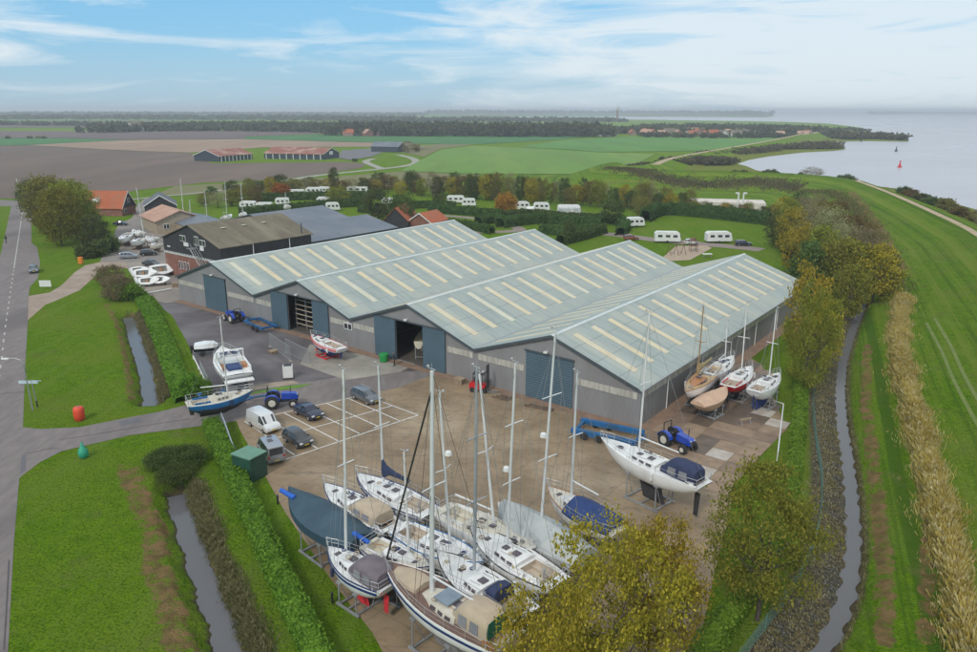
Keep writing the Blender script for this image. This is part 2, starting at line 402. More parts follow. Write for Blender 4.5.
def strip(name, line, width, z, mat, drape=True, step=2.0, kind='structure', cols=4):
    L = smooth_line(line, step); mb = MB(); rows = []; 
    for i, p in enumerate(L):
        d = (L[min(i + 1, len(L) - 1)] - L[max(i - 1, 0)]).normalized(); nrm = Vector((-d.y, d.x))
        wv = width(i / (len(L) - 1)) if callable(width) else width
        rows.append([p + nrm * (wv * (k / (cols - 1) - 0.5)) for k in range(cols)])
    P = np.array([(q.x, q.y) for r in rows for q in r]); Z = height(P) if drape else np.zeros(len(P))
    vs = [(P[i, 0], P[i, 1], Z[i] + z) for i in range(len(P))]
    fs = [(i * cols + j, i * cols + j + 1, (i + 1) * cols + j + 1, (i + 1) * cols + j) for i in range(len(rows) - 1) for j in range(cols - 1)]
    mb.add(vs, fs); o = mb.build(name, mat, smooth=True)
    if o.data.polygons[0].normal.z < 0: o.data.flip_normals()
    return tag(o, kind=kind)
# water
def water_mat(name, c, rough, bscale, bump):
    m, nt, b = new_mat(name); MATS[name] = m
    tc = nd(nt, 'ShaderNodeTexCoord').outputs['Object']
    n = noise(nt, tc, bscale, 4); n2 = noise(nt, tc, bscale * 0.02, 3)
    b.inputs['Base Color'].default_value = (*c, 1); b.inputs['IOR'].default_value = 1.33
    nt.links.new(mul(nt, mul(nt, n2.outputs[0], 0.25), rough - 0.1, 'ADD'), b.inputs['Roughness'])
    bp = nd(nt, 'ShaderNodeBump'); bp.inputs['Strength'].default_value = bump; bp.inputs['Distance'].default_value = 0.12
    nt.links.new(n.outputs[0], bp.inputs['Height']); nt.links.new(bp.outputs[0], b.inputs['Normal'])
    return m
water_mat('estuary', (0.42, 0.42, 0.45), 0.28, 0.5, 0.35); water_mat('ditchwater', (0.12, 0.12, 0.125), 0.10, 1.5, 0.05)
poly_obj('estuary_water', [(14400, -3500), (10, -500), (10, -60), (40, -10), (80, 60), (100, 100), (118, 145), (128, 182), (142, 231), (150, 290), (110, 340), (90, 380), (70, 420), (70, 9000), (-900, 10800), (3000, 11500), (14400, 9500)], -0.6, MATS['estuary'])
DW = -0.95
for L, wv in ((DITCH1, 1.8), (DITCH2, 1.7)): strip('ditch_water', L, wv, DW, MATS['ditchwater'], drape=False)
strip('canal_water', CANAL, 2.2, DW - 0.10, MATS['ditchwater'], drape=False)
# roads and yards
ROAD = pm('road_asphalt', (0.21, 0.18, 0.17), (0.165, 0.142, 0.135), 1.5, 0.85, bump=0.25, bscale=20, c3=(0.135, 0.115, 0.11), s3=0.12, stretch=(1, .35, 1))
YARD = pm('yard_asphalt', (0.118, 0.098, 0.10), (0.088, 0.074, 0.076), 0.5, 0.62, bump=0.12, bscale=15, c3=(0.16, 0.145, 0.145), s3=0.13)
DRIVE = pm('drive_clinker', (0.33, 0.25, 0.19), (0.27, 0.205, 0.16), 1.0, 0.9, bump=0.2, bscale=12, c3=(0.38, 0.31, 0.25), s3=0.2)
GRAVEL = pm('farmyard_gravel', (0.24, 0.215, 0.195), (0.19, 0.17, 0.155), 0.8, 0.9, bump=0.2, bscale=10, c3=(0.30, 0.255, 0.21), s3=0.1)
WHITE = pm('road_marking', (0.72, 0.72, 0.70), (0.6, 0.6, 0.58), 2.0, 0.7)
FADE = pm('worn_marking', (0.52, 0.5, 0.47), (0.40, 0.385, 0.36), 2.5, 0.75)
def concrete_mat():
    m, nt, b = new_mat('yard_concrete'); MATS['yard_concrete'] = m
    tc = nd(nt, 'ShaderNodeTexCoord').outputs['Object']
    mp = nd(nt, 'ShaderNodeMapping'); mp.inputs['Rotation'].default_value = (0, 0, -HROT)
    nt.links.new(tc, mp.inputs['Vector'])
    a, c, e = noise(nt, tc, 0.25, 6, 0.62), noise(nt, tc, 1.4, 5, 0.7), noise(nt, tc, 0.1, 5)
    col = mixc(nt, ramp(nt, a.outputs[0], 0.36, 0.64), (0.300, 0.215, 0.128), (0.195, 0.138, 0.082))
    col = mixc(nt, ramp(nt, e.outputs[0], 0.5, 0.66), col, (0.355, 0.275, 0.18))
    col = mixc(nt, mul(nt, ramp(nt, c.outputs[0], 0.52, 0.66), 0.6), col, (0.15, 0.115, 0.07))
    mp2 = nd(nt, 'ShaderNodeMapping'); mp2.inputs['Rotation'].default_value = (0, 0, -HROT - 0.5); mp2.inputs['Scale'].default_value = (0.12, 1.6, 1); nt.links.new(tc, mp2.inputs['Vector'])
    tr_ = noise(nt, mp2.outputs[0], 0.9, 5, 0.6)
    col = mixc(nt, mul(nt, ramp(nt, tr_.outputs[0], 0.56, 0.68), 0.45), col, (0.14, 0.105, 0.07))
    vor = nd(nt, 'ShaderNodeTexBrick'); vor.inputs['Scale'].default_value = 0.12; vor.inputs['Mortar Size'].default_value = 0.006; vor.offset = 0.0
    vor.inputs['Color1'].default_value = (1, 1, 1, 1); vor.inputs['Color2'].default_value = (0.9, 0.9, 0.9, 1); vor.inputs['Mortar'].default_value = (0.6, 0.6, 0.6, 1)
    nt.links.new(mp.outputs[0], vor.inputs['Vector'])
    mx = nd(nt, 'ShaderNodeMix', data_type='RGBA', blend_type='MULTIPLY'); mx.inputs[0].default_value = 0.55
    nt.links.new(col, mx.inputs[6]); nt.links.new(vor.outputs['Color'], mx.inputs[7])
    nt.links.new(mx.outputs[2], b.inputs['Base Color']); 
    nt.links.new(mul(nt, mul(nt, a.outputs[0], 0.5), 0.4, 'ADD'), b.inputs['Roughness'])
    return m
CONC = concrete_mat()
sheet('main_road', [(11.5, 205), (31.5, 205), (31.5, 243), (37, 247), (40, 262), (38, 278), (30, 287), (28.5, 296), (28, 320), (25.5, 360), (23, 425), (20, 470), (14, 540), (8, 652), (4, 760), (-5, 1000), (-224, 1000), (-160, 760), (-70, 420), (-22, 300), (1, 253)], 0.012, ROAD)
sheet('cross_road', [(-80, 202), (-60, 199.5), (0, 200), (33, 201.5), (31.5, 206), (11.5, 206), (0, 206.5), (-80, 209)], 0.016, ROAD)
sheet('yard_road', [(22, 427), (40, 429), (80, 427), (120, 419), (160, 411.5), (190, 404), (205, 399), (215, 380), (428, 365), (436, 373), (400, 388), (347.6, 398.4), (272, 415), (236, 421), (200, 426), (130, 435), (62, 451), (40, 462), (19, 478)], 0.018, ROAD)
sheet('asphalt_yard', [(150, 299), (172, 315.5), (186, 340), (197, 364), (209, 389), (220, 387), (252, 381), (300, 383), (332, 378), (372, 373), (410, 371.5), (434, 368.8), (430, 366.5), (180, 297), (158, 287)], 0.024, YARD)
sheet('drive', [(28.6, 296), (50, 292.5), (62, 285), (75, 272), (85, 265.5), (100, 262), (118, 257), (125, 254), (135, 266), (125, 268.5), (112, 267.5), (99, 271), (93, 278), (80, 290), (62, 298), (45, 305), (28, 320)], 0.02, DRIVE)
sheet('farmyard', [(100, 262), (104, 252), (112, 240), (118, 225), (132, 218), (137, 205), (147, 197), (168, 203), (185, 225), (170, 245), (190, 300), (166, 303), (150, 299.5), (140, 285), (128, 270), (125, 262)], 0.026, GRAVEL)
CONC_PX = [(236, 420), (272, 414), (347.6, 397.4), (400, 387), (440, 372), (446, 374.5), (639, 428), (700, 385), (745, 354), (762, 365), (778, 409), (788, 428), (764, 452), (735, 480), (728, 520), (715, 570), (700, 640), (660, 720), (460, 740), (398, 680), (372, 632), (330, 578), (285, 512), (262, 470), (240, 430)]
sheet('concrete_yard', CONC_PX, 0.022, CONC)
sheet('pale_apron', [(310, 344), (345, 352), (390, 357), (415, 364), (400, 372), (345, 380), (300, 364)], 0.030, pm('pale_concrete', (0.30, 0.275, 0.235), (0.22, 0.20, 0.17), 0.6, 0.8, c3=(0.36, 0.33, 0.28), s3=0.3))
sheet('verge_concrete', [(218, 393), (262, 383.5), (293, 380.5), (300, 383), (262, 389), (225, 398)], 0.034, pm('verge_paving', (0.36, 0.29, 0.22), (0.28, 0.23, 0.18), 0.8, 0.8))
tag(sheet('verge_grass', [(255, 391.5), (285, 386), (312, 383.5), (300, 387.5), (270, 391.5), (240, 395)], 0.04, pm('verge_turf', (0.09, 0.20, 0.02), (0.14, 0.26, 0.03), 2.0, 0.9, bump=0.5)), kind='structure')
# brown plinth strip at the foot of the halls
SOIL = pm('brick_edge_paving', (0.26, 0.165, 0.11), (0.20, 0.13, 0.09), 1.0, 0.9, bump=0.2)
for a, b_ in ((0, FL),):
    poly_obj('edge_paving', [hl(a, 0)[:2], hl(b_, 0)[:2], hl(b_, -1.3)[:2], hl(a, -1.3)[:2]], 0.038, SOIL)
poly_obj('edge_paving', [hl(FL, 0)[:2], hl(FL + 1.6, 0)[:2], hl(FL + 1.6, 57)[:2], hl(FL, 57)[:2]], 0.038, SOIL)
# loose slabs in the side yard
SL = [pm('slab_tan', (0.30, 0.21, 0.14), (0.22, 0.155, 0.105), 0.9, 0.7), pm('slab_dark', (0.15, 0.11, 0.08), (0.105, 0.08, 0.06), 0.9, 0.5), pm('slab_pale', (0.46, 0.42, 0.37), (0.36, 0.31, 0.26), 0.9, 0.7), pm('slab_brown', (0.24, 0.16, 0.11), (0.17, 0.12, 0.085), 0.9, 0.6)]
sm = MB(); random.seed(4)
side = np.array([(638, 431), (700, 388), (745, 356), (762, 365), (778, 409), (788, 428), (764, 452), (735, 480), (725, 500), (690, 490), (660, 455)])
sidew = [tuple(at(*p))[:2] for p in side]
for i in range(0, 9):
    for j in range(-6, 20):
        c = hl(FL + 2.4 + i * 2.05, j * 2.05 + 1)
        if not inside(np.array([(c.x, c.y)]), sidew)[0]: continue
        k = random.choice([0, 0, 3, 3, 3, 1, 1, 0, 2]) if j > -2 else random.choice([0, 0, 3, 2])
        if i < 3 and j > 2: k = random.choice([1, 1, 3])
        q = [hl(FL + 2.4 + i * 2.05 + a, j * 2.05 + 1 + b_) for a, b_ in ((-1, -1), (1, -1), (1, 1), (-1, 1))]
        sm.add([(p.x, p.y, 0.045 + random.random() * 0.004) for p in q], [(0, 1, 2, 3)], k)
tag(sm.build('yard_slabs', SL), kind='structure')
# parking bay lines
z_ = lambda x, y: (250 + x / 5.43, 380 + y / 5.43)
pl = MB()
def line(mb, a, b, wd, z):
    a, b = Vector(a[:2]), Vector(b[:2]); d = (b - a).normalized(); n = Vector((-d.y, d.x)) * wd / 2
    mb.add([(*(a - n), z), (*(b - n), z), (*(b + n), z), (*(a + n), z)], [(0, 1, 2, 3)])
zz = 0.032
tl, tr, bl, br = at(*z_(-30, 225)), at(*z_(645, 75)), at(*z_(195, 432)), at(*z_(912, 192))
line(pl, tl, at(*z_(560, 95)), 0.12, zz); line(pl, bl, br, 0.12, zz)
mid0, mid1 = at(*z_(95, 330)), at(*z_(775, 140)); line(pl, mid0, mid1, 0.12, zz + .004)
for a, b_ in (((-30, 225), (243, 410)), ((75, 200), (365, 372)), ((185, 180), (480, 333)), ((300, 152), (595, 292)), ((415, 127), (700, 255)), ((530, 100), (810, 222)), ((650, 95), (912, 192))):
    line(pl, at(*z_(*a)), at(*z_(*b_)), 0.12, zz + .008)
tag(pl.build('parking_lines', WHITE), kind='structure')
# centre dashes
cd = MB(); cl_ = [(22.5, 208), (21, 222), (17.5, 245), (11.5, 285), (5, 330), (-1, 380), (-8, 430), (-20, 520)]
cw = smooth_line([at(*p) for p in cl_], 0.4); acc = 0
for a, b_ in zip(cw, cw[1:]):
    if a.y > 142 or acc % 4.0 < 1.5: line(cd, a, b_, 0.16, 0.024)
    acc += (b_ - a).length
for k in range(4):
    p = at(17 + k * 3.6, 207.6); line(cd, p - Vector((.5, 0, 0)), p + Vector((.5, 0, 0)), 0.8, 0.028)
tag(cd.build('road_markings', FADE), kind='structure')
crk = pm('tar_seam', (0.075, 0.07, 0.07), None, 2, .6); sm2 = MB()
for pts in ([(0, 394), (8, 393.2), (16, 392.6), (24.5, 391.8)], [(26, 454), (38, 451.5), (50, 448.5), (57, 448.8)], [(9, 560), (7, 600), (4, 650)], [(60, 440), (110, 432), (150, 425), (190, 419)], [(215, 345), (250, 352), (290, 368)], [(240, 330), (262, 345), (300, 372)]):
    q = [at(*p) for p in pts]
    for a_, b2 in zip(q, q[1:]): line(sm2, a_, b2, .07, .036)
tag(sm2.build('road_seams', crk), kind='structure')
sheet('road_patch', [(118, 421.5), (140, 417.5), (144, 421), (122, 425.5)], .03, pm('tar_patch', (0.13, 0.125, 0.135), None, 2, 0.7))
sheet('road_patch', [(21.8, 455), (25.5, 453.5), (25.5, 470), (20, 474)], 0.03, pm('tar_patch', (0.13, 0.125, 0.135), None, 2, 0.7))
# dyke crest track
PATH = pm('crest_track', (0.46, 0.34, 0.22), (0.38, 0.285, 0.19), 0.6, 0.9, c3=(0.30, 0.27, 0.12), s3=0.3)
strip('crest_track', [CREST[i] for i in range(3, 9)], 1.7, 0.06, PATH)
strip('dyke_track', FARDYKE[1:7], 4.0, 0.10, PATH, step=8)
strip('dyke_track', FARDYKE[6:], 8.0, 0.10, PATH, step=12)
strip('vehicle_track', pxl([(925, 330), (940, 360), (952, 390), (972, 430), (1000, 480)], .6), .35, .03, pm('worn_track', (0.15, 0.19, 0.04), (0.11, 0.155, 0.03), 0.6, .9))
strip('vehicle_track', pxl([(933, 328), (949, 358), (962, 388), (983, 428), (1012, 478)], .6), .35, .03, MATS['worn_track'])
# campsite roads, playground sand, winding farm track
CAMP = pm('camp_track', (0.27, 0.215, 0.19), (0.22, 0.18, 0.16), 0.6, 0.9)
strip('camp_road', [tuple(at(*p))[:2] for p in ((596, 233), (625, 236), (660, 240.5), (700, 244), (735, 247), (762, 250))], 5.0, 0.03, CAMP, drape=False)
strip('camp_road', [tuple(at(*p))[:2] for p in ((395, 218), (420, 215), (460, 217), (490, 221), (520, 230), (470, 233))], 3.4, 0.03, CAMP, drape=False)
sheet('playground_sand', [(662, 258), (676, 246), (706, 245.5), (712, 248), (690, 260), (672, 261)], 0.045, pm('sand', (0.42, 0.32, 0.23), (0.34, 0.26, 0.19), 1, 0.9))
TRK = pm('farm_track', (0.34, 0.33, 0.27), (0.28, 0.27, 0.22), 0.3, 0.9)
strip('farm_track', [tuple(at(*p))[:2] for p in ((283, 181.5), (320, 175.5), (380, 169.3), (405, 166.2), (416, 162.8), (412, 158.5), (398, 155))], 5.0, 0.12, TRK, drape=False, step=8)
strip('farm_track', [tuple(at(*p))[:2] for p in ((382, 169), (368, 163.5), (366, 161.2), (374, 159))], 4.5, 0.13, TRK, drape=False, step=8)
strip('farm_track', [tuple(at(*p))[:2] for p in ((120, 201), (170, 196), (210, 192), (240, 188))], 2.6, 0.13, TRK, drape=False, step=8)
# fields
def fieldmat(n, c1, c2, sc=0.02, st=(1, 0.15, 1)): return pm(n, c1, c2, sc, 0.95, stretch=st, c3=tuple((a + b) / 2 * 0.85 for a, b in zip(c1, c2)), s3=sc * 3)
PL = fieldmat('ploughed', (0.165, 0.115, 0.085), (0.12, 0.085, 0.065)); TAN = fieldmat('stubble', (0.33, 0.225, 0.15), (0.27, 0.185, 0.13))
GR = fieldmat('winter_wheat', (0.035, 0.15, 0.03), (0.045, 0.17, 0.03)); PAS = fieldmat('pasture', (0.105, 0.225, 0.02), (0.15, 0.25, 0.03)); PUR = fieldmat('fallow', (0.145, 0.10, 0.095), (0.115, 0.08, 0.075))
OLV = fieldmat('rough_grass', (0.15, 0.15, 0.05), (0.19, 0.165, 0.065))
sheet('ploughed_field', [(-160, 148), (28, 145.3), (140, 151.5), (190, 153), (212, 163.5), (345, 162), (366, 164), (362, 168), (285, 179), (200, 183), (140, 190), (110, 195), (30, 199), (-80, 197), (-260, 196)], 0.05, PL)
sheet('stubble_field', [(28, 145.1), (125, 140.2), (245, 139.3), (420, 144), (400, 146.5), (262, 147.5), (190, 152.6), (140, 151.2)], 0.16, TAN)
sheet('green_field', [(-160, 138), (60, 138.2), (125, 140), (28, 145), (-160, 147.5)], 0.3, GR)
sheet('fallow_field', [(-160, 130.5), (115, 131.5), (330, 130.5), (335, 133.5), (245, 136.5), (245, 139), (125, 139.8), (60, 138), (-160, 137.8)], 0.22, PUR)
sheet('green_field', [(245, 136.8), (335, 134.2), (600, 136.3), (560, 139.5), (480, 144.2), (420, 143.7), (245, 139.1)], 0.28, GR)
sheet('green_field', [(618, 137), (690, 136.4), (790, 136.6), (765, 143), (735, 147.5), (700, 151), (600, 152), (560, 149), (520, 147), (560, 140.5)], 0.24, fieldmat('meadow', (0.065, 0.205, 0.02), (0.10, 0.23, 0.025)))
sheet('pasture_field', [(470, 146), (520, 147.4), (600, 152.4), (655, 154), (640, 162), (600, 174), (480, 174), (400, 171), (425, 158), (440, 150)], 0.2, PAS)
sheet('rough_strip', [(344, 151), (430, 145), (470, 141), (500, 141), (440, 149), (424, 157), (400, 152), (380, 148)], 0.18, OLV)
sheet('farmyard_hardstanding', [(338, 158), (342, 150.5), (372, 148.5), (388, 150), (372, 156.5), (350, 160)], 0.26, pm('hardstanding', (0.17, 0.155, 0.165), (0.13, 0.12, 0.125), 0.2, 0.8))
sheet('rough_strip', [(175, 186), (290, 180.5), (400, 171.5), (480, 175), (440, 186), (330, 192), (230, 193), (150, 197)], 0.08, OLV)
for pts, mt, z in (([(-200, 122), (150, 121), (300, 123), (230, 127), (-200, 128)], PUR, 0.5), ([(-200, 117), (260, 117), (330, 119), (120, 120.5), (-200, 121)], PAS, 0.7), ([(340, 119.3), (560, 119.8), (600, 123), (400, 123)], PAS, 0.6), ([(-100, 114.6), (180, 114.4), (330, 115.3), (100, 116.2)], GR, 1.0)):
    sheet('far_field', pts, z, mt)
# ------------------------------------------------ the four halls
ROOF = pm('hall_roof', (0.355, 0.40, 0.375), (0.275, 0.325, 0.305), 0.9, 0.55, rib=0.35, ribscale=1.6, ribaxis='Y', c3=(0.40, 0.42, 0.37), s3=0.25, stretch=(0.25, 1.6, 0.25))
def roof_laps(m):
    nt = m.node_tree; b = nt.nodes['Principled BSDF']; src = b.inputs['Base Color'].links[0].from_socket
    tc = nd(nt, 'ShaderNodeTexCoord').outputs['Object']
    w1 = nd(nt, 'ShaderNodeTexWave', bands_direction='X'); w1.inputs['Scale'].default_value = 0.118; nt.links.new(tc, w1.inputs['Vector'])
    w2 = nd(nt, 'ShaderNodeTexWave', bands_direction='Y'); w2.inputs['Scale'].default_value = 0.31; nt.links.new(tc, w2.inputs['Vector'])
    col = mixc(nt, mul(nt, ramp(nt, w1.outputs['Fac'], 0.012, 0.0), 0.5), src, (0.16, 0.19, 0.18))
    col = mixc(nt, mul(nt, ramp(nt, w2.outputs['Fac'], 0.05, 0.0), 0.28), col, (0.20, 0.23, 0.22))
    mp = nd(nt, 'ShaderNodeMapping'); mp.inputs['Scale'].default_value = (0.10, 2.2, 0.1); nt.links.new(tc, mp.inputs['Vector'])
    n = noise(nt, mp.outputs[0], 1.0, 6, 0.7); n2 = noise(nt, tc, 0.15, 3)
    col = mixc(nt, mul(nt, mul(nt, ramp(nt, n.outputs[0], 0.52, 0.72), 0.55), ramp(nt, n2.outputs[0], 0.35, 0.65)), col, (0.235, 0.25, 0.205))
    nt.links.new(col, b.inputs['Base Color'])
roof_laps(ROOF)
SKYL = pm('skylight_sheet', (0.62, 0.57, 0.42), (0.56, 0.48, 0.33), 0.7, 0.45, c3=(0.64, 0.54, 0.34), s3=0.5)
SKYP = pm('skylight_sheet_pale', (0.60, 0.58, 0.46), (0.54, 0.52, 0.40), 0.7, 0.45)
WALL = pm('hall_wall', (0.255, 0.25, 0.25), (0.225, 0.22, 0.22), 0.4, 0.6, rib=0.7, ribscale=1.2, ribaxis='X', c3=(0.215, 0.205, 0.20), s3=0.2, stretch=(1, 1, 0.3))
WALLS_ = pm('hall_side_wall', (0.22, 0.215, 0.215), (0.19, 0.185, 0.185), 0.4, 0.6, rib=0.7, ribscale=1.2, ribaxis='Y', stretch=(1, 1, 0.3))  # front sheeting with the darker tone of the shaded side in its colour
DOOR = pm('hall_door', (0.075, 0.125, 0.16), (0.065, 0.11, 0.14), 0.5, 0.5, rib=0.5, ribscale=1.5, ribaxis='X')
DOORH = pm('hall_roller_door', (0.075, 0.125, 0.16), (0.065, 0.11, 0.14), 0.5, 0.5, rib=0.9, ribscale=1.2, ribaxis='Z')
TRIM = pm('dark_trim', (0.07, 0.09, 0.10), (0.06, 0.075, 0.085), 1, 0.5)
STRIPM = pm('dirty_lightband', (0.52, 0.50, 0.44), (0.36, 0.34, 0.29), 1.6, 0.5, stretch=(2, 2, 0.3), c3=(0.30, 0.28, 0.235), s3=1.2)
PVC = pm('white_plastic', (0.74, 0.74, 0.72), (0.66, 0.66, 0.63), 2, 0.45)
METAL = pm('galvanised_steel', (0.42, 0.43, 0.43), (0.33, 0.34, 0.34), 3, 0.45, metal=0.6)
DARKIN = pm('dark_interior', (0.035, 0.03, 0.028), (0.02, 0.018, 0.016), 0.5, 0.8)
BLACK = pm('black_plastic', (0.02, 0.02, 0.022), (0.03, 0.03, 0.03), 3, 0.5)
GLASS = pm('window_glass', (0.025, 0.03, 0.035), (0.035, 0.04, 0.05), 1, 0.06, spec=0.8)
HW, PKZ, EVZ, HLEN = FL / 4, 7.62, 4.05, 57.4
HLAB = ['leftmost grey storage hall with one closed slate blue sliding door', 'second grey storage hall from the left, its slate blue doors open on stacked boat racks',
        'third grey storage hall, open doorway with a cream hull and machinery inside', 'rightmost grey storage hall with closed roller door and long exposed side wall']
def roofz(x): return PKZ - (PKZ - EVZ) * abs(x) / (HW / 2)
def hall(i):
    c = hl(HW * (i + 0.5), 0)
    r = empty('storage_hall', c, HROT, HLAB[i], 'warehouse', 'adjoining green roofed storage halls')
    h = HW / 2; u0 = HW * (i + 0.5)
    door = [(7.9, 13.5), (24.7, 36.8), (45.7, 57.3), (68.8, 74.7)][i]; a, b = door[0] - u0, door[1] - u0; dz = 5.2
    # gable wall with a real opening; doors run on a rail outside
    oa, ob = (a, b) if i in (0, 3) else ((28.2 - u0, 33.7 - u0) if i == 1 else (49.2 - u0, 53.9 - u0))
    mb = MB()
    def top(x): return roofz(x) - 0.14
    T = 0.12
    xs0, xs1 = -h + (0.0 if i else 0.0), h
    mb.prismY([(xs0, 0), (oa, 0), (oa, top(oa)), (xs0, top(xs0))], 0, T)
    mb.prismY([(ob, 0), (xs1, 0), (xs1, top(xs1)), (ob, top(ob))], 0, T)
    pk = [(oa, dz), (ob, dz), (ob, top(ob))] + ([(0, top(0))] if oa < 0 < ob else []) + [(oa, top(oa))]
    mb.prismY(pk, 0, T)
    mb.build('front_wall', WALL, r)
    back = MB(); back.prismY([(-h, 0), (h, 0), (h, top(h)), (0, top(0)), (-h, top(-h))], HLEN - T, HLEN); back.build('rear_wall', WALL, r)
    if i in (0, 3):
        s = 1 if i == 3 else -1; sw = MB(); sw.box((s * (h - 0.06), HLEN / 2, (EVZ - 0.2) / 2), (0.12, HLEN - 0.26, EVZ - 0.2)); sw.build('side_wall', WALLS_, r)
        if i == 3:
            bnd = MB(); bnd.box((h + 0.03, HLEN / 2, 3.25), (0.06, HLEN - 1, 0.62)); bnd.build('light_band', STRIPM, r)
            for k in range(6):
                d = MB(); y = 6 + k * 9.2; d.tube((h + 0.14, y, 0.05), (h + 0.14, y, 3.72), 0.06); d.build('downpipe', PVC, r)
            g = MB(); g.box((h + 0.34, HLEN / 2, EVZ - 0.12), (0.16, HLEN, 0.14)); g.build('gutter', METAL, r)
    # roof slopes
    th, ov = 0.12, 0.35
    for s in (-1, 1):
        e = h - 0.02 + (0.30 if (i == 3 and s > 0) or (i == 0 and s < 0) else 0.0)
        ez = roofz(e)
        m = MB(); m.prismY([(0, PKZ), (s * e, ez), (s * e, ez - th), (0, PKZ - th)], -ov, HLEN + 0.2); m.build('roof_slope', ROOF, r)
        n = 15; dxn = (PKZ - EVZ) / h
        for k in range(n):
            y = 2.6 + k * 3.72
            x0, x1 = (1.1, h - 1.9) if s > 0 else (1.4, h - 1.0)
            q = MB(); wd = 0.44
            z0, z1 = roofz(x0) + 0.035, roofz(x1) + 0.035
            vs = [(s * x0, y - wd, z0), (s * x1, y - wd, z1), (s * x1, y + wd, z1), (s * x0, y + wd, z0)]
            q.add(vs + [(a_[0], a_[1], a_[2] - 0.05) for a_ in vs], [(0, 1, 2, 3), (7, 6, 5, 4), (0, 4, 5, 1), (1, 5, 6, 2), (2, 6, 7, 3), (3, 7, 4, 0)])
            q.build('skylight', SKYL if (k * 7 + i * 3) % 5 or i == 3 else SKYP, r)
    m = MB(); m.prismY([(-0.28, PKZ - 0.06), (0, PKZ + 0.07), (0.28, PKZ - 0.06), (0.2, PKZ - 0.09), (0, PKZ + 0.02), (-0.2, PKZ - 0.09)], -ov - .02, HLEN + 0.22)
    m.build('ridge_cap', pm('ridge_capping', (0.58, 0.62, 0.61), (0.5, 0.55, 0.54), 1, 0.5), r)
    m = MB()
    for s in (-1, 1): m.prismY([(0, PKZ + 0.02), (s * h, EVZ + 0.02), (s * h, EVZ - 0.26), (0, PKZ - 0.26)], -ov - 0.05, -ov)
    m.build('barge_board', TRIM, r)
    if i < 3:
        m = MB(); m.box((h, HLEN / 2, EVZ + 0.03), (0.5, HLEN + .4, 0.06)); m.build('valley_gutter', METAL, r)
    # light bands on the gable
    for (p, q_) in (((-h + 0.5, a - 0.4) if a - 0.4 > -h + 1.4 else None), ((b + 0.4, h - 0.5) if h - 0.5 > b + 1.4 else None)) if True else ():
        pass
    for seg in ((-h + 0.4, a - 0.3), (b + 0.3, h - 0.4)):
        if seg[1] - seg[0] < 1: continue
        m = MB(); m.box(((seg[0] + seg[1]) / 2, -0.03, 3.15), (seg[1] - seg[0], 0.05, 0.7)); m.build('light_band', STRIPM, r)
    if i == 0:
        m = MB(); m.box(((a + b) / 2, -0.16, dz / 2 + 0.06), (b - a, 0.1, dz)); m.build('sliding_door', DOOR, r)
    elif i == 3:
        m = MB(); m.box(((a + b) / 2, -0.06, dz / 2), (b - a - 0.02, 0.1, dz)); m.build('roller_door', DOORH, r)
    else:
        for (p, q_) in ((a, oa), (ob, b)):
            m = MB(); m.box(((p + q_) / 2, -0.16, dz / 2 + 0.06), (q_ - p + 0.1, 0.1, dz)); m.build('sliding_door', DOOR, r)
    m = MB(); m.box(((a + b) / 2, -0.2, dz + 0.16), (b - a + 0.3, 0.14, 0.12)); m.build('door_rail', TRIM, r)
    m = MB(); m.box(((oa + ob) / 2 - 0.3, -0.35, dz + 0.42), (0.42, 0.3, 0.18)); m.tube(((oa + ob) / 2 - 0.3, -0.3, dz + 0.42), ((oa + ob) / 2 - 0.3, 0.0, dz + 0.6), 0.03); m.build('floodlight', PVC, r)
    if i == 1:
        m = MB(); x = 38.6 - u0 + 2.0
        m.box((x, -0.07, 2.85), (1.5, 0.08, 0.9)); o = m.build('window', PVC, r)
        g = MB(); g.box((x - 0.36, -0.13, 2.85), (0.55, 0.04, 0.66)); g.box((x + 0.36, -0.13, 2.85), (0.55, 0.04, 0.66)); g.build('pane', GLASS, o)
    if i in (1, 2):
        fl = MB(); fl.box((0, 10, 0.035), (HW - 0.6, 19, 0.03)); fl.build('floor', pm('hall_floor', (0.10, 0.085, 0.07), (0.075, 0.065, 0.055), 0.6, 0.8), r)
    return r
for i in range(4): hall(i)
# things inside the open halls
def rack(u, w, label):
    r = empty('boat_rack', hl(u, w), HROT, label, 'rack')
    m = MB()
    for x in (-2.2, 0, 2.2):
        for y in (0, 1.6): m.box((x, y, 2.2), (0.12, 0.12, 4.4))
    m.build('upright', METAL, r)
    for z in (0.7, 1.4, 2.1, 2.8, 3.5, 4.2):
        m = MB(); m.box((0, 0, z), (4.8, 0.14, 0.12)); m.box((0, 1.6, z), (4.8, 0.14, 0.12)); m.build('shelf_beam', pm('raw_timber', (0.42, 0.37, 0.29), (0.30, 0.26, 0.20), 3, 0.8), r)
rack(30.1, 1.6, 'tall pale storage rack just inside the open doors of the second hall')
m = MB(); rr = []
for k in range(9):
    t = k / 8; b = 0.75 * math.sin(PI * min(1, t * 0.75 + 0.22)) ** 0.6
    rr.append([(b * math.sin(a), -2.4 + t * 4.8, 2.6 - 1.0 * math.cos(a) + 0.5 * t * t) for a in np.linspace(-PI / 2, PI / 2, 9)])
m.loft(rr); o = m.build('dinghy_hull', pm('cream_hull', (0.60, 0.55, 0.42), (0.5, 0.46, 0.36), 1, 0.4), smooth=40)
o.location = hl(50.6, 3.4); o.rotation_euler.z = HROT + 0.5; tag(o, 'cream boat hull raised on supports inside the open doorway of the third hall', 'boat')
m = MB()
for x, y in ((-.6, -1.6), (.6, -1.6), (-.6, 1.6), (.6, 1.6)): m.box((x, y, 0.83), (0.12, 0.12, 1.56))
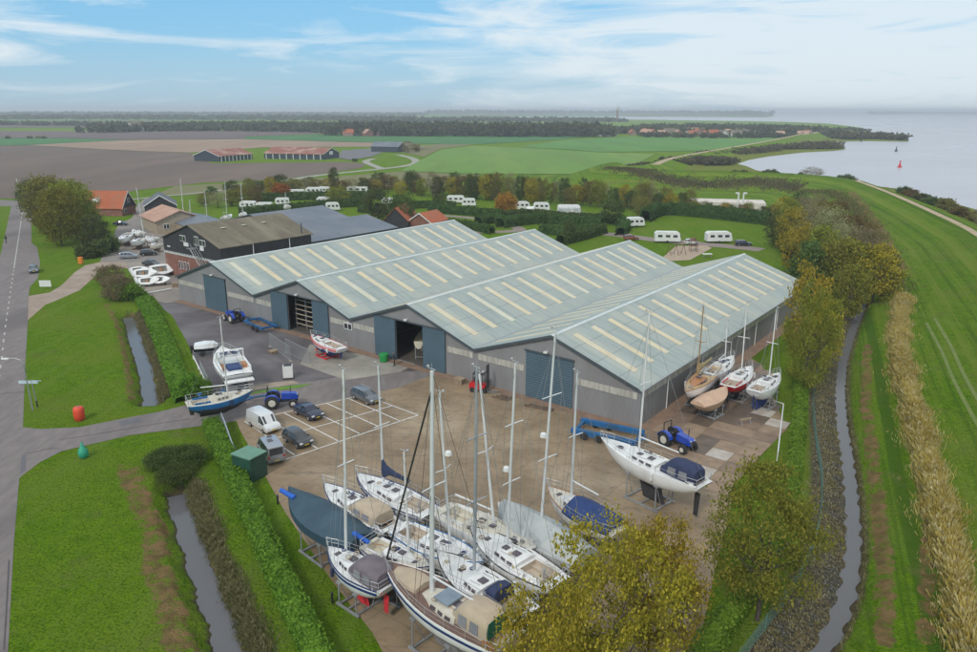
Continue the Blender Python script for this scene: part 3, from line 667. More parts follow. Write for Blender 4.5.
m.box((0, 0, .3), (.1, 3.1, .1)); m.box((0, -1.6, .3), (1.1, .1, .1)); m.box((0, 1.6, .3), (1.1, .1, .1)); m.box((0, -1.6, 1.60), (1.4, 0.12, 0.12)); m.box((0, 1.6, 1.66), (1.4, 0.12, 0.12)); o = m.build('hull_stand', METAL); o.location = hl(50.6, 3.4); o.rotation_euler.z = HROT + 0.5
tag(o, 'steel stand holding up the cream hull inside the third hall', 'stand')
# ------------------------------------------------ other buildings
BRICK = pm('red_brick', (0.235, 0.10, 0.07), (0.18, 0.08, 0.058), 2.5, 0.85, c3=(0.27, 0.135, 0.10), s3=0.6)
BTIM = pm('black_timber', (0.022, 0.022, 0.026), (0.034, 0.034, 0.038), 1, 0.75, rib=0.5, ribscale=2.0, ribaxis='Z')
BROOF = pm('brown_sheet_roof', (0.165, 0.14, 0.095), (0.13, 0.105, 0.075), 0.6, 0.85, rib=0.3, ribscale=1.5, ribaxis='Y', c3=(0.21, 0.185, 0.13), s3=0.25, stretch=(0.3, 1.5, 1))
GROOF = pm('grey_sheet_roof', (0.145, 0.165, 0.20), (0.12, 0.14, 0.17), 0.4, 0.55, rib=0.3, ribscale=1.5, ribaxis='Y', c3=(0.17, 0.185, 0.21), s3=0.15)
RTILE = pm('orange_tiles', (0.42, 0.115, 0.045), (0.33, 0.09, 0.04), 1.5, 0.85, bump=0.3, bscale=8, c3=(0.30, 0.13, 0.075), s3=0.4)
PTILE = pm('faded_tiles', (0.46, 0.27, 0.19), (0.38, 0.22, 0.16), 1.2, 0.85, c3=(0.5, 0.34, 0.26), s3=0.4)
PWALL = pm('sand_brick', (0.40, 0.33, 0.24), (0.33, 0.27, 0.20), 1.5, 0.85)
WOODW = pm('white_woodwork', (0.72, 0.72, 0.70), None, 2, 0.6)
def gable_house(name, loc, rz, wx, ly, ez, pz, wall, roof, label, cat, group=None, trim=None, ov=0.3, wall2=None, split=0, open_front=False, pkx=0.0):
    """gable faces -y in its own frame; wx across, ly deep"""
    r = empty(name, loc, rz, label, cat, group); h = wx / 2
    m = MB(); m.prismY([(-h, 0), (h, 0), (h, ez - .02), (pkx, pz - .02), (-h, ez - .02)] if not split else [(-h, split), (h, split), (h, ez - .02), (pkx, pz - .02), (-h, ez - .02)], 0, ly); m.build('wall', wall, r)
    if split: m = MB(); m.box((0, ly / 2, split / 2), (wx - 0.08, ly - .08, split - 0.004)); m.build('lower_wall', wall2, r)
    for s in (-1, 1):
        hx = h if not pkx else h
        sl = (pz - ez) / abs(s * h - pkx); ex = s * (h + ov); e2 = ez - sl * ov
        m = MB(); m.prismY([(pkx, pz), (ex, e2), (ex, e2 + 0.12), (pkx, pz + 0.14)], -ov, ly + ov); m.build('roof_slope', roof, r)
    if trim:
        for s in (-1, 1):
            sl = (pz - ez) / h; ex = s * (h + ov); e2 = ez - sl * ov
            m = MB(); m.prismY([(pkx, pz + 0.16), (ex, e2 + 0.14), (ex, e2 - 0.16), (pkx, pz - 0.16)], -ov - 0.06, -ov); m.build('barge_board', trim, r)
    return r
def window(parent, x, y, z, wd, hh, face='-y', n=2, frame=WOODW):
    m = MB(); g = MB(); pw = wd / n
    if face == '-y':
        m.box((x, y - 0.05, z), (wd, 0.1, hh))
        for k in range(n): g.box((x - wd / 2 + pw * (k + .5), y - 0.115, z), (pw - 0.16, 0.03, hh - 0.2))
    else:
        m.box((x + 0.05, y, z), (0.1, wd, hh))
        for k in range(n): g.box((x + 0.115, y - wd / 2 + pw * (k + .5), z), (0.03, pw - 0.16, hh - 0.2))
    o = m.build('window', frame, parent); g.build('pane', GLASS, o); return o
# black timber barn over brick
bw = 18.4
bn = gable_house('boatyard_barn', hl(-11.2, 9.5), HROT, bw, 19.8, 7.0, 10.1, BTIM, BROOF, 'black timber barn over a red brick lower storey, with brown sheet roof', 'barn', wall2=BRICK, split=4.3, ov=0.35)
window(bn, -2.3, 0, 7.5, 1.8, 1.1); window(bn, 2.1, 0, 7.5, 1.3, 1.6, n=2); window(bn, 4.0, 0, 7.3, 1.7, 1.1)
for x in (-4.8, -3.9, -3.0, -2.0): window(bn, x + 0.5, 0.06, 2.4, 0.5, 1.5, n=1)
m = MB()
for k in range(38): m.box((-8.9 + k * 0.48, -0.09, 4.45), (0.2, 0.06, 0.42))
m.box((0, -0.04, 4.3), (bw, 0.05, 0.16)); m.build('white_valance', WOODW, bn)
for q_, s_ in (((-7.4, -0.05, 5.5), (0.9, 0.06, 0.25)), ((-1.4, -0.05, 6.5), (1.5, 0.06, 0.7)), ((3.6, -0.05, 6.3), (1.2, 0.06, 0.8))): m = MB(); m.box(q_, s_); m.build('sign_board', WOODW, bn)
st = MB(); a, b = Vector((2.0, -0.9, 6.2)), Vector((7.6, -0.9, 0.1))
for dy in (-0.45, 0.45):
    st.tube(a + Vector((0, dy, 0)), b + Vector((0, dy, 0)), 0.07); st.tube(a + Vector((0, dy, 1)), b + Vector((0, dy, 1)), 0.03)
for k in range(18):
    p = a.lerp(b, (k + .5) / 18); st.box(p, (0.28, 0.9, 0.04)); 
    if k % 4 == 0: st.tube(p + Vector((0, -.45, 0)), p + Vector((0, -.45, 1)), 0.025)
st.box((1.4, -0.65, 6.16), (1.4, 1.3, 0.08)); st.build('outside_stair', METAL, bn)
for k in range(3):
    m = MB(); x = 4.4; y = 5.0 + k * 4.4; z = 7.0 + (10.1 - 7.0) * (1 - x / (bw / 2)) + 0.17
    m.box((x - 1.6, y, z + 0.55), (0.9, 0.8, 0.06)); m.build('rooflight', SKYP, bn)
m = MB(); m.box((5.4, 0, 0), (0, 0, 0)); m.tube((9.4, 6.5, 4.4), (9.4, 6.5, 7.0), 0.07); m.tube((9.4, 14.5, 4.4), (9.4, 14.5, 7.0), 0.07); m.build('downpipe', PVC, bn)
m = MB(); m.tube((8.7, 18.0, 6.9), (8.7, 18.0, 9.2), 0.14); m.build('flue', TRIM, bn)
# grey low halls behind
gh = gable_house('low_workshop', hl(-21.4, 31), HROT, 20.5, 31, 3.4, 5.5, pm('workshop_wall', (0.05, 0.05, 0.055), (0.07, 0.07, 0.07), 1, 0.7), GROOF, 'long low workshop with blue grey sheet roof behind the black barn', 'workshop')
for k in range(16): 
    m = MB(); m.box((10.29, 1.5 + k * 1.9, 2.5), (0.08, 1.2, 0.8)); m.build('window', PVC, gh)
gable_house('low_workshop', hl(-42.2, 44), HROT, 20.6, 22, 3.4, 5.7, pm('workshop_wall', (0.05, 0.05, 0.055)), GROOF, 'shorter blue grey roofed workshop at the far left of the long workshop', 'workshop')
# houses with tiled roofs seen past the workshop
o1 = gable_house('brick_house', at(396, 229), HROT + 0.5, 6.5, 11, 2.2, 5.4, BTIM, RTILE, 'low house with bright orange tiles and black gable beyond the workshop', 'house')
gable_house('brick_house', at(420, 229.5), HROT + 0.15, 7.0, 8, 2.0, 4.2, BRICK, RTILE, 'brick house with red tiles and white barge boards, right of the black gable', 'house', trim=WOODW)
# farmhouse, black shed, faded tile building on the left
fr = math.radians(12)
fb = Vector((-103.6, 214.2, 0)); fd = Vector((math.cos(fr), math.sin(fr), 0))
fh = gable_house('farmhouse', Vector((-106.2, 219.2, 0)), math.radians(85), 7.4, 12, 2.4, 6.8, BTIM, RTILE, 'farmhouse with bright orange tiled roof and black gable beside the big trees', 'house', trim=WOODW, wall2=BRICK, split=2.4)
window(fh, 0.3, 0, 4.2, 1.2, 1.3); m = MB(); m.box((-2.7, 8.0, 4.4), (1.5, 1.6, 1.2)); m.build('dormer', WOODW, fh)
window(fh, -1.8, 0.05, 1.3, 1.2, 1.2)
sh = gable_house('black_shed', Vector((-95.2, 215.6, 0)), math.radians(24), 8.6, 11, 3.2, 6.0, BTIM, pm('slate_roof', (0.10, 0.105, 0.12), (0.13, 0.135, 0.15), 2, 0.7), 'black boarded shed with slate roof and white barge boards', 'shed', trim=WOODW)
m = MB(); m.box((0, -0.04, 1.4), (4.4, 0.1, 2.8)); m.build('door', TRIM, sh)
ph = gable_house('tiled_shed', Vector((-78.0, 187.0, 0)), math.radians(38), 11.5, 15, 3.2, 5.4, PWALL, PTILE, 'sand brick building with faded pink tiled roof behind the black barn', 'building', ov=0.5)
window(ph, -3.5, 0, 1.8, 1.4, 1.2)
gable_house('lean_to', Vector((-66.0, 178.0, 0)), math.radians(38), 10, 24, 2.6, 3.8, PWALL, GROOF, 'low blue grey roofed outbuilding right of the faded tile roof', 'building')
# far sheds in the fields
RUST = pm('rusty_tiles', (0.30, 0.105, 0.075), (0.22, 0.09, 0.07), 0.5, 0.85, c3=(0.40, 0.28, 0.22), s3=0.15)
BLUEB = pm('blue_black_wall', (0.03, 0.045, 0.065), (0.04, 0.055, 0.075), 0.5, 0.7)
def far_shed(loc, rz, wx, ly, label, n, side=1):
    r = gable_house('field_barn', loc, rz, wx, ly, 3.3, 6.6, BLUEB, RUST, label, 'barn', 'black barns out in the ploughed fields', trim=PVC, ov=0.5)
    for k in range(n):
        m = MB(); m.box((side * (wx / 2 + 0.2), 1.5 + k * (ly - 3) / (n - 1), 1.6), (0.35, 0.45, 3.3)); m.build('post', PVC, r)
    return r
far_shed(Vector((-168.6, 452.0, 0)), math.radians(-25), 20, 28, 'black sided barn with rusty tiled roof, the left one on the ploughed field', 9)
b2 = far_shed(Vector((-100.2, 481.0, 0)), math.radians(77), 24, 40, 'black sided barn with rusty tiled roof and a white sign on its right gable', 9, -1)
m = MB(); m.box((0, -0.08, 3.6), (5.0, 0.12, 2.2)); m.build('sign_board', PVC, b2)
fs3 = gable_house('field_barn', Vector((-64, 560, 0)), math.radians(70), 14, 22, 4.0, 7.0, BLUEB, GROOF, 'small black barn with pale grey roof beyond the rusty roofed ones', 'barn', 'black barns out in the ploughed fields', trim=PVC)
# ------------------------------------------------ boats
GEL = pm('white_gelcoat', (0.82, 0.82, 0.80), (0.76, 0.76, 0.74), 0.8, 0.25, coat=0.3, c3=(0.60, 0.59, 0.55), s3=0.35)
GELG = pm('grey_gelcoat', (0.50, 0.51, 0.51), (0.43, 0.44, 0.44), 0.8, 0.35, c3=(0.36, 0.36, 0.35), s3=0.35)
CREAM = pm('cream_gelcoat', (0.66, 0.60, 0.50), (0.58, 0.53, 0.43), 0.8, 0.35)
DECK = pm('deck_paint', (0.78, 0.78, 0.76), (0.70, 0.70, 0.685), 1.4, 0.5, c3=(0.60, 0.60, 0.58), s3=0.8)
DECKC = pm('cream_deck', (0.62, 0.58, 0.48), (0.54, 0.50, 0.41), 1.4, 0.6)
TEAK = pm('teak', (0.21, 0.125, 0.095), (0.15, 0.09, 0.07), 2.5, 0.7, rib=0.5, ribscale=3.5, ribaxis='Y')
VARN = pm('varnished_wood', (0.42, 0.18, 0.06), (0.32, 0.13, 0.045), 3, 0.3)
NAVY = pm('navy_stripe', (0.02, 0.04, 0.14), None, 1, 0.35)
NAVYC = pm('navy_canvas', (0.028, 0.04, 0.10), (0.02, 0.028, 0.07), 2, 0.8, bump=0.5, bscale=3)
BLUEC = pm('bright_blue_canvas', (0.02, 0.13, 0.55), (0.015, 0.09, 0.42), 2, 0.7, bump=0.5, bscale=3)
ROYAL = pm('royal_blue_canvas', (0.018, 0.045, 0.16), (0.012, 0.035, 0.12), 2, 0.75, bump=0.6, bscale=2)
PETROL = pm('petrol_tarpaulin', (0.035, 0.075, 0.105), (0.025, 0.055, 0.08), 1, 0.6, bump=0.9, bscale=1.6, c3=(0.05, 0.10, 0.135), s3=0.5)
GREYC = pm('pale_grey_tarpaulin', (0.42, 0.44, 0.43), (0.35, 0.37, 0.365), 0.7, 0.7, bump=0.8, bscale=1.2, c3=(0.30, 0.33, 0.33), s3=0.4)
BEIGE = pm('beige_canvas', (0.47, 0.38, 0.27), (0.40, 0.32, 0.23), 1.3, 0.8, bump=0.4, bscale=2)
MAUVE = pm('mauve_canvas', (0.17, 0.135, 0.155), (0.13, 0.105, 0.125), 1.3, 0.7, bump=0.4, bscale=2)
TANC = pm('sand_tarpaulin', (0.58, 0.39, 0.27), (0.49, 0.33, 0.235), 0.9, 0.8, bump=0.5, bscale=1.6)
GREENC = pm('green_canvas', (0.01, 0.13, 0.075), None, 2, 0.7)
RED = pm('red_antifoul', (0.62, 0.03, 0.04), (0.5, 0.025, 0.035), 1, 0.6)
REDP = pm('red_paint', (0.58, 0.015, 0.02), (0.5, 0.012, 0.02), 1, 0.35)
BLUEP = pm('blue_hull_paint', (0.02, 0.14, 0.36), (0.016, 0.12, 0.31), 1, 0.35)
AFB = pm('black_antifoul', (0.025, 0.023, 0.025), (0.05, 0.045, 0.045), 1, 0.8)
AFN = pm('navy_antifoul', (0.015, 0.03, 0.14), (0.02, 0.04, 0.16), 1, 0.7)
AFG = pm('grey_antifoul', (0.20, 0.19, 0.18), (0.13, 0.12, 0.115), 1, 0.8)
ALU = pm('mast_aluminium', (0.70, 0.71, 0.71), (0.64, 0.65, 0.65), 1, 0.45, metal=0.15)
ALUW = pm('white_mast', (0.74, 0.74, 0.72), None, 1, 0.4)
ALUG = pm('dull_mast', (0.40, 0.43, 0.46), None, 1, 0.45, metal=0.3)
SPRUCE = pm('wooden_mast', (0.36, 0.22, 0.11), (0.30, 0.18, 0.09), 1, 0.45)
STEEL = pm('stainless_steel', (0.55, 0.55, 0.55), None, 1, 0.5, metal=0.5)
WIRE = pm('rigging_wire', (0.30, 0.30, 0.30), None, 1, 0.5, metal=0.3)
HATCH = pm('smoked_hatch', (0.06, 0.045, 0.055), (0.09, 0.07, 0.08), 1, 0.12, spec=0.7)
CLEARP = pm('clear_pvc', (0.22, 0.22, 0.24), (0.30, 0.30, 0.32), 0.8, 0.15)
RUSTS = pm('rusty_steel', (0.20, 0.10, 0.065), (0.13, 0.075, 0.055), 2, 0.85)
BLUES = pm('blue_trailer_paint', (0.015, 0.13, 0.32), (0.012, 0.10, 0.26), 1.4, 0.45, c3=(0.03, 0.09, 0.18), s3=0.8)
GREYS = pm('grey_cradle_paint', (0.28, 0.29, 0.30), (0.20, 0.20, 0.20), 1.6, 0.6)
def cradle_label(lab):
    w_ = lab.split(); keep = 12
    while keep < len(w_) and w_[keep - 1].strip(',') in ('the', 'a', 'and', 'of', 'its', 'to', 'on', 'over', 'with', 'beside', 'in'): keep -= 1
    return 'steel cradle under the ' + ' '.join(w_[:keep]).rstrip(',')
class Hull:
    def __init__(s, L, B, zd, free=1.0, dm=None, stern=0.68, rise=0.35, full=2.1):
        s.L, s.B, s.zd, s.free = L, B, zd, free; s.dm = dm or (free + 0.055 * L + 0.05); s.stern, s.rise, s.full = stern, rise, full
    def hb(s, t):
        if t < 0.42: q = 1 - (1 - t / 0.42) ** 1.8; return s.B / 2 * (s.stern + (1 - s.stern) * q)
        q = (t - 0.42) / 0.58; return s.B / 2 * max(0.0, 1 - q ** s.full) ** 0.92 + 0.02
    def sh(s, t): return s.zd + s.rise * max(0, (t - 0.3) / 0.7) ** 1.8 + 0.05 * (1 - t) ** 3
    def zb(s, t):
        if t > 0.4: k = 1 - ((t - 0.4) / 0.6) ** 2.6 * 0.70
        else: k = 1 - ((0.4 - t) / 0.4) ** 1.8 * 0.62
        return s.zd - s.dm * k
    def x(s, t): return (t - 0.5) * s.L
    def ring(s, t, n=10):
        pts = []; hb, sh, zb = s.hb(t), s.sh(t), s.zb(t)
        for j in range(-n, n + 1):
            a = abs(j) / n; y = hb * math.sin(a * PI / 2) ** 0.62; zf = (1 - math.cos(a * PI / 2)) ** 0.85; z = zb + (sh - zb) * zf
            rake = -0.085 * s.L * (1 - zf) * max(0, (t - 0.55) / 0.45) ** 2 + 0.05 * s.L * (1 - zf) * max(0, (0.2 - t) / 0.2) ** 2
            pts.append((s.x(t) + rake, math.copysign(y, j) if j else 0.0, z))
        return pts
def win_side(mb, x0, x1, y, z0, z1, sgn, lean=0.06):
    vs = [(x0, sgn * y, z0), (x1, sgn * y, z0), (x1 - 0.08, sgn * (y - lean), z1), (x0 + 0.08, sgn * (y - lean), z1)]
    mb.add(vs + [(p[0], p[1] + sgn * 0.02, p[2]) for p in vs], [(0, 1, 2, 3), (7, 6, 5, 4), (0, 4, 5, 1), (1, 5, 6, 2), (2, 6, 7, 3), (3, 7, 4, 0)])
def arch_rings(x0, x1, w0, w1, z, h0, h1, n=4, m=9, sq=0.55, crown=0.0):
    out = []
    for i in range(n + 1):
        t = i / n; x = x0 + (x1 - x0) * t; w_ = w0 + (w1 - w0) * t; h = h0 + (h1 - h0) * t + crown * math.sin(PI * t)
        out.append([(x, -w_ * math.copysign(abs(math.cos(PI * k / (m - 1))) ** sq, math.cos(PI * k / (m - 1))), z + h * math.sin(PI * k / (m - 1)) ** sq) for k in range(m)])
    return out
def rail(mb, pts, h, r=0.016):
    top = [(p[0], p[1], p[2] + h) for p in pts]; mb.path(top, r)
    midp = [(p[0], p[1], p[2] + h * 0.5) for p in pts]; mb.path(midp, r * 0.6)
    for p, q in zip(pts, top): mb.tube(p, q, r)
def yacht(label, bow, stern, zd, B=None, mast=None, hullm=GEL, deckm=DECK, afm=AFG, stripe=None, boot=None, cat='sailing yacht', cabin=True, hood=None, boomcover=None, tarp=None, keel='fin', keelm=None,
          mastm=ALU, mizzen=None, radar=False, spreaders=1, rise=0.35, toerail=None, group='boats laid up ashore on cradles', wheel=False, arch=False, name='sailing_yacht', free=1.0, extra=None, cockpit=(0.08, 0.34), rigging=True,
          stern_w=0.68, cab=(0.36, 0.70), cradlem=GREYS, cradle=True, wlk=.86, hatchm=HATCH, gz=.22, boomz=1.0, lean=True, genoa=None, cablabel=None, low=False):
    bow, stern = Vector(bow[:2]), Vector(stern[:2]); L = (bow - stern).length; B = B or 0.27 * L + 0.55
    c = (bow + stern) / 2; hd = math.atan2(bow.y - stern.y, bow.x - stern.x)
    r = empty(name, (c.x, c.y, 0), hd, label, cat, group); H_ = Hull(L, B, zd, free=free, stern=stern_w, rise=rise)
    Minv = (Matrix.Translation((c.x, c.y, 0)) @ Matrix.Rotation(hd, 4, 'Z')).inverted()
    # hull
    ts = [0, .04, .08, .14, .2, .27, .34, .42, .5, .58, .66, .74, .81, .87, .92, .96, 1.0]
    m = MB(); rings = [H_.ring(t) for t in ts]; n = len(rings[0]); m.loft(rings, cap=False)
    m.add(rings[0], [tuple(range(n))])
    wl = zd - free * wlk
    for i, f in enumerate(m.f):
        z = sum(m.v[k][2] for k in f) / len(f)
        m.m[i] = 1 if z < wl else 0
    o = m.build('hull', [hullm, afm], r, smooth=50)
    if stripe:
        s_ = MB()
        for sg in (-1, 1):
            rr = []
            for t in ts[1:-1]:
                y = H_.hb(t) * 0.992 + 0.018; z = H_.sh(t); rr.append([(H_.x(t), sg * y, z - 0.10), (H_.x(t), sg * (y + .012), z - 0.26), (H_.x(t), sg * (y - 0.03), z - 0.26), (H_.x(t), sg * (y - .03), z - 0.10)])
            s_.loft(rr, True)
        s_.build('stripe', stripe, o)
    # deck with a real cockpit well
    m = MB(); c0, c1 = cockpit; cw = 0.27 * B
    tsd = sorted(set(ts + [c0, c1]))
    has_c = tarp != 'full' and cockpit[1] > cockpit[0]
    for a, b in zip(tsd, tsd[1:]):
        q = []
        for t in (a, b):
            hb, z = H_.hb(t) - 0.02, H_.sh(t) + 0.015; w_ = min(cw, hb * 0.8)
            q.append([(H_.x(t), -hb, z), (H_.x(t), -w_, z + 0.035), (H_.x(t), w_, z + 0.035), (H_.x(t), hb, z)])
        m.add(q[0] + q[1], [(0, 1, 5, 4), (2, 3, 7, 6)] + ([] if (has_c and a >= c0 - 1e-6 and b <= c1 + 1e-6) else [(1, 2, 6, 5)]))
    m.build('deck', deckm, r)
    if has_c:
        m = MB(); x0, x1 = H_.x(c0), H_.x(c1); zt, zf = zd + 0.06, zd - 0.42; w0 = min(cw, (H_.hb(c0) - .02) * .8)
        V = [(x0, -w0, zt), (x1, -cw, zt), (x1, cw, zt), (x0, w0, zt), (x0, -w0 * .6, zf), (x1, -cw * .6, zf), (x1, cw * .6, zf), (x0, w0 * .6, zf)]
        V2 = [(x0, -w0 * .98, zt - .3), (x1, -cw * .98, zt - .3), (x1, cw * .98, zt - .3), (x0, w0 * .98, zt - .3), (x0, -w0 * .55, zt - .3), (x1, -cw * .55, zt - .3), (x1, cw * .55, zt - .3), (x0, w0 * .55, zt - .3)]
        o_ = 0; m.add(V[:4] + V2, [(0, 4, 5, 1), (2, 6, 7, 3), (3, 7, 4, 0), (1, 5, 6, 2), (4, 8, 9, 5), (7, 6, 10, 11)])
        m.add(V2[4:] + V[4:], [(0, 4, 5, 1), (2, 6, 7, 3), (0, 3, 7, 4), (1, 5, 6, 2), (4, 5, 6, 7)])
        m.build('cockpit', pm('cockpit_teak', (0.52, 0.45, 0.36), (0.42, 0.34, 0.26), 2, 0.7) if deckm is not DECKC else DECKC, r, fix=False)
        for sg in (-1, 1): m = MB(); m.box(((x0 + x1) / 2 + .1, sg * (cw + 0.09), zt + 0.09), ((x1 - x0) * .86, 0.09, 0.2)); m.build('coaming', hullm if deckm is not TEAK else VARN, r)
        m = MB()
        for sg in (-1, 1): m.tube((x0 + (x1 - x0) * .65, sg * (cw + .24), zt), (x0 + (x1 - x0) * .65, sg * (cw + .24), zt + .16), .07, .05, 8)
        m.build('winch', STEEL, r)
        if wheel:
            m = MB(); xw = x0 + (x1 - x0) * .3
            m.tube((xw, 0, zf), (xw, 0, zd + .45), .08); 
            for k in range(14):
                a, b = 2 * PI * k / 14, 2 * PI * (k + 1) / 14; m.tube((xw - .12, .42 * math.cos(a), zd + .4 + .42 * math.sin(a)), (xw - .12, .42 * math.cos(b), zd + .4 + .42 * math.sin(b)), .018)
            for k in range(3): a = PI * k / 3; m.tube((xw - .12, .42 * math.cos(a), zd + .4 + .42 * math.sin(a)), (xw - .12, -.42 * math.cos(a), zd + .4 - .42 * math.sin(a)), .01)
            m.build('steering_wheel', STEEL, r)
        else:
            m = MB(); m.tube((x0 + .1, 0, zd + .1), (x0 + 1.0, .12, zd + .28), .03); m.build('tiller', VARN, r)
    m = MB()
    for sg in (-1, 1):
        rr = [[(H_.x(t), sg * (H_.hb(t) - .05), H_.sh(t)), (H_.x(t), sg * (H_.hb(t) - .05), H_.sh(t) + .07), (H_.x(t), sg * (H_.hb(t)), H_.sh(t) + .07), (H_.x(t), sg * H_.hb(t), H_.sh(t))] for t in ts[1:]]
        m.loft(rr, True)
    m.build('toe_rail', toerail or ALU, r)
    zc = None
    if cabin and tarp != 'full':
        a, b = cab; m = MB(); x0, x1 = H_.x(a), H_.x(b); hc = 0.42 if not low else 0.3; zc = zd + hc; rr = []
        for t, k in ((a, 1), (a + (b - a) * .35, 1), (a + (b - a) * .7, .82), (a + (b - a) * .92, .45), (b + .06, .06)):
            w_ = min(H_.hb(t) * 0.66, B * 0.33) * (0.35 + .65 * k) ; z0 = H_.sh(t) - .02
            rr.append([(H_.x(t), -w_, z0), (H_.x(t), -w_ * .88, z0 + hc * k), (H_.x(t), -w_ * .4, z0 + hc * k + .05 * k), (H_.x(t), w_ * .4, z0 + hc * k + .05 * k), (H_.x(t), w_ * .88, z0 + hc * k), (H_.x(t), w_, z0)])
        m.loft(rr); cb = m.build('cabin', cablabel or deckm if deckm is not TEAK else DECKC, r, smooth=35)
        for k in range(3):
            ta = a + (b - a) * (.1 + .22 * k); tb = ta + (b - a) * .15
            for sg in (-1, 1):
                wa, wb = (min(H_.hb(q) * 0.66, B * .33) * (1 if q < a + (b - a) * .4 else .93) for q in (ta, tb))
                vs = [(H_.x(ta), sg * (wa * .97 + .02), H_.sh(ta) + .12), (H_.x(tb), sg * (wb * .97 + .02), H_.sh(tb) + .12), (H_.x(tb), sg * (wb * .90 + .02), H_.sh(tb) + .30), (H_.x(ta), sg * (wa * .90 + .02), H_.sh(ta) + .30)]
                wn = MB(); wn.add(vs + [(p[0], p[1] + sg * .02, p[2]) for p in vs], [(0, 1, 2, 3), (7, 6, 5, 4), (0, 4, 5, 1), (1, 5, 6, 2), (2, 6, 7, 3), (3, 7, 4, 0)]); wn.build('window', HATCH, cb)
        hz0 = zd + hc + .06
        for q, s_ in ((a + (b - a) * .28, .5), (a + (b - a) * .62, .42), (b + 0.09, .45)):
            m = MB(); zq = H_.sh(q) + (hc + .07 if q < b - .1 else .03) * (1 if q < a + (b - a) * .4 else (.86 if q < b else 1)); m.box((H_.x(q), 0, zq), (s_, s_, .06), 0.0); m.build('hatch', hatchm, cb)
        for sg in (-1, 1): m = MB(); m.path([(H_.x(a + (b - a) * f), sg * B * .17, hz0 + .07 + .04 * math.sin(f * 9)) for f in (.15, .3, .45, .6)], .022); m.build('grab_rail', VARN if deckm is TEAK or toerail is VARN else STEEL, cb)
    # pulpit, pushpit, stanchions
    if rigging:
        m = MB(); P = lambda t, sg: (H_.x(t), sg * (H_.hb(t) - .05), H_.sh(t) + .05)
        rail(m, [P(.9, 1), P(.96, 1), (H_.x(1.0) + .1, 0, H_.sh(1) + .05), P(.96, -1), P(.9, -1)], .58, .022); m.build('pulpit', STEEL, r)
        m = MB(); rail(m, [P(.1, 1), P(.02, 1), P(.02, -1), P(.1, -1)], .58, .022); m.build('pushpit', STEEL, r)
        for sg in (-1, 1): m = MB(); rail(m, [P(t, sg) for t in (.1, .22, .36, .5, .64, .78, .9)], .55, .014); m.build('guard_rail', STEEL, r)
        # fenders, coiled lines and other loose gear left on deck
        rg = random.Random(label)
        for k in range(rg.choice([1, 2, 2])):
            t = rg.uniform(.2, .8); sg = rg.choice((-1, 1)); m = MB(); q = (H_.x(t), sg * (H_.hb(t) + .13), H_.sh(t) - .25); m.tube((q[0], q[1], q[2] - .3), (q[0], q[1], q[2] + .25), .11, .11, 8); m.build('fender', rg.choice([NAVYC, PVC, PVC]), r)
        for k in range(3):
            t = rg.uniform(.45, .9); m = MB(); q = (H_.x(t), rg.uniform(-.5, .5) * H_.hb(t), H_.sh(t) + .12 + (.42 if cab[0] < t < cab[1] else 0)); rr_ = rg.uniform(.1, .2)
            m.path([(q[0] + rr_ * math.cos(a_ * .7), q[1] + rr_ * math.sin(a_ * .7), q[2] + a_ * .004) for a_ in range(18)], .025, 4); m.build('coiled_line', rg.choice([ROYAL, AFB, BEIGE]), r)
    if mast:
        base, top = mast[0], mast[1]; pb = Minv @ Vector((base.x, base.y, 0)); pt = Minv @ toppoint(base, top)
        tb = min(.85, max(.1, pb.x / L + .5)); zb = (H_.sh(tb) + (.42 if cabin and cab[0] < tb < cab[1] and tarp != 'full' else 0.03))
        if tarp == 'full': zb = H_.sh(tb) + .5
        y_ = max(-.25, min(.25, pb.y)); B0 = Vector((pb.x, y_, zb)); T0 = Vector((pt.x - (pb.x - B0.x), pt.y - (pb.y - y_), pt.z))
        if not lean: T0 = Vector((B0.x, B0.y, pt.z))
        mr = 0.088 if T0.z > 12 else 0.07
        if mizzen == 'big': mr = .135
        m = MB(); m.tube(B0, T0, mr * 1.12, mr * .8, 8); mo = m.build('mast', mastm, r, smooth=50)
        m = MB(); ax = (T0 - B0)
        fr = [.5] if spreaders == 1 else [.36, .68]
        for f in fr:
            p = B0 + ax * f
            for sg in (-1, 1): m.tube(p, p + Vector((-.12, sg * B * .27, .06)), .045, .035)
        m.build('spreader', mastm, mo)
        m = MB(); m.tube(T0, T0 + Vector((0, 0, .45)), .014); m.tube(T0 + Vector((-.28, 0, .12)), T0 + Vector((.3, 0, .12)), .025); m.ball(T0 + Vector((.3, 0, .2)), .09, 6); m.build('masthead_instruments', STEEL, mo)
        if radar:
            m = MB(); p = B0 + ax * (radar if radar is not True else .42) + Vector((.38, 0, 0)); m.tube(p - Vector((0, 0, .1)), p + Vector((0, 0, .1)), .24, .2, 12); m.ball(p + Vector((0, 0, .1)), .2, 8, sz=.4); m.tube(p - Vector((.38, 0, .12)), p - Vector((0, 0, .12)), .04); m.build('radar_dome', PVC, mo)
        m = MB(); bowp = Vector((H_.x(.98), 0, H_.sh(1) + .08)); stp = Vector((H_.x(.02), 0, H_.sh(0) + .05))
        wr = .012; fk = .93
        m.tube(B0 + ax * fk, bowp, wr if not genoa else .055, wr if not genoa else .07, 5); m.tube(T0, stp, wr, wr, 4)
        for sg in (-1, 1):
            ch = Vector((pb.x - .15, sg * (H_.hb(tb) - .06), H_.sh(tb) + .05)); last = ch
            for f in fr:
                p = B0 + ax * f + Vector((-.12, sg * B * .27, .06)); m.tube(last, p, wr, wr, 4); last = p
            m.tube(last, B0 + ax * .97, wr, wr, 4); m.tube(ch + Vector((-.3, 0, 0)), B0 + ax * fr[0], wr, wr, 4)
        m.build('rigging', WIRE if genoa is None else genoa, r)
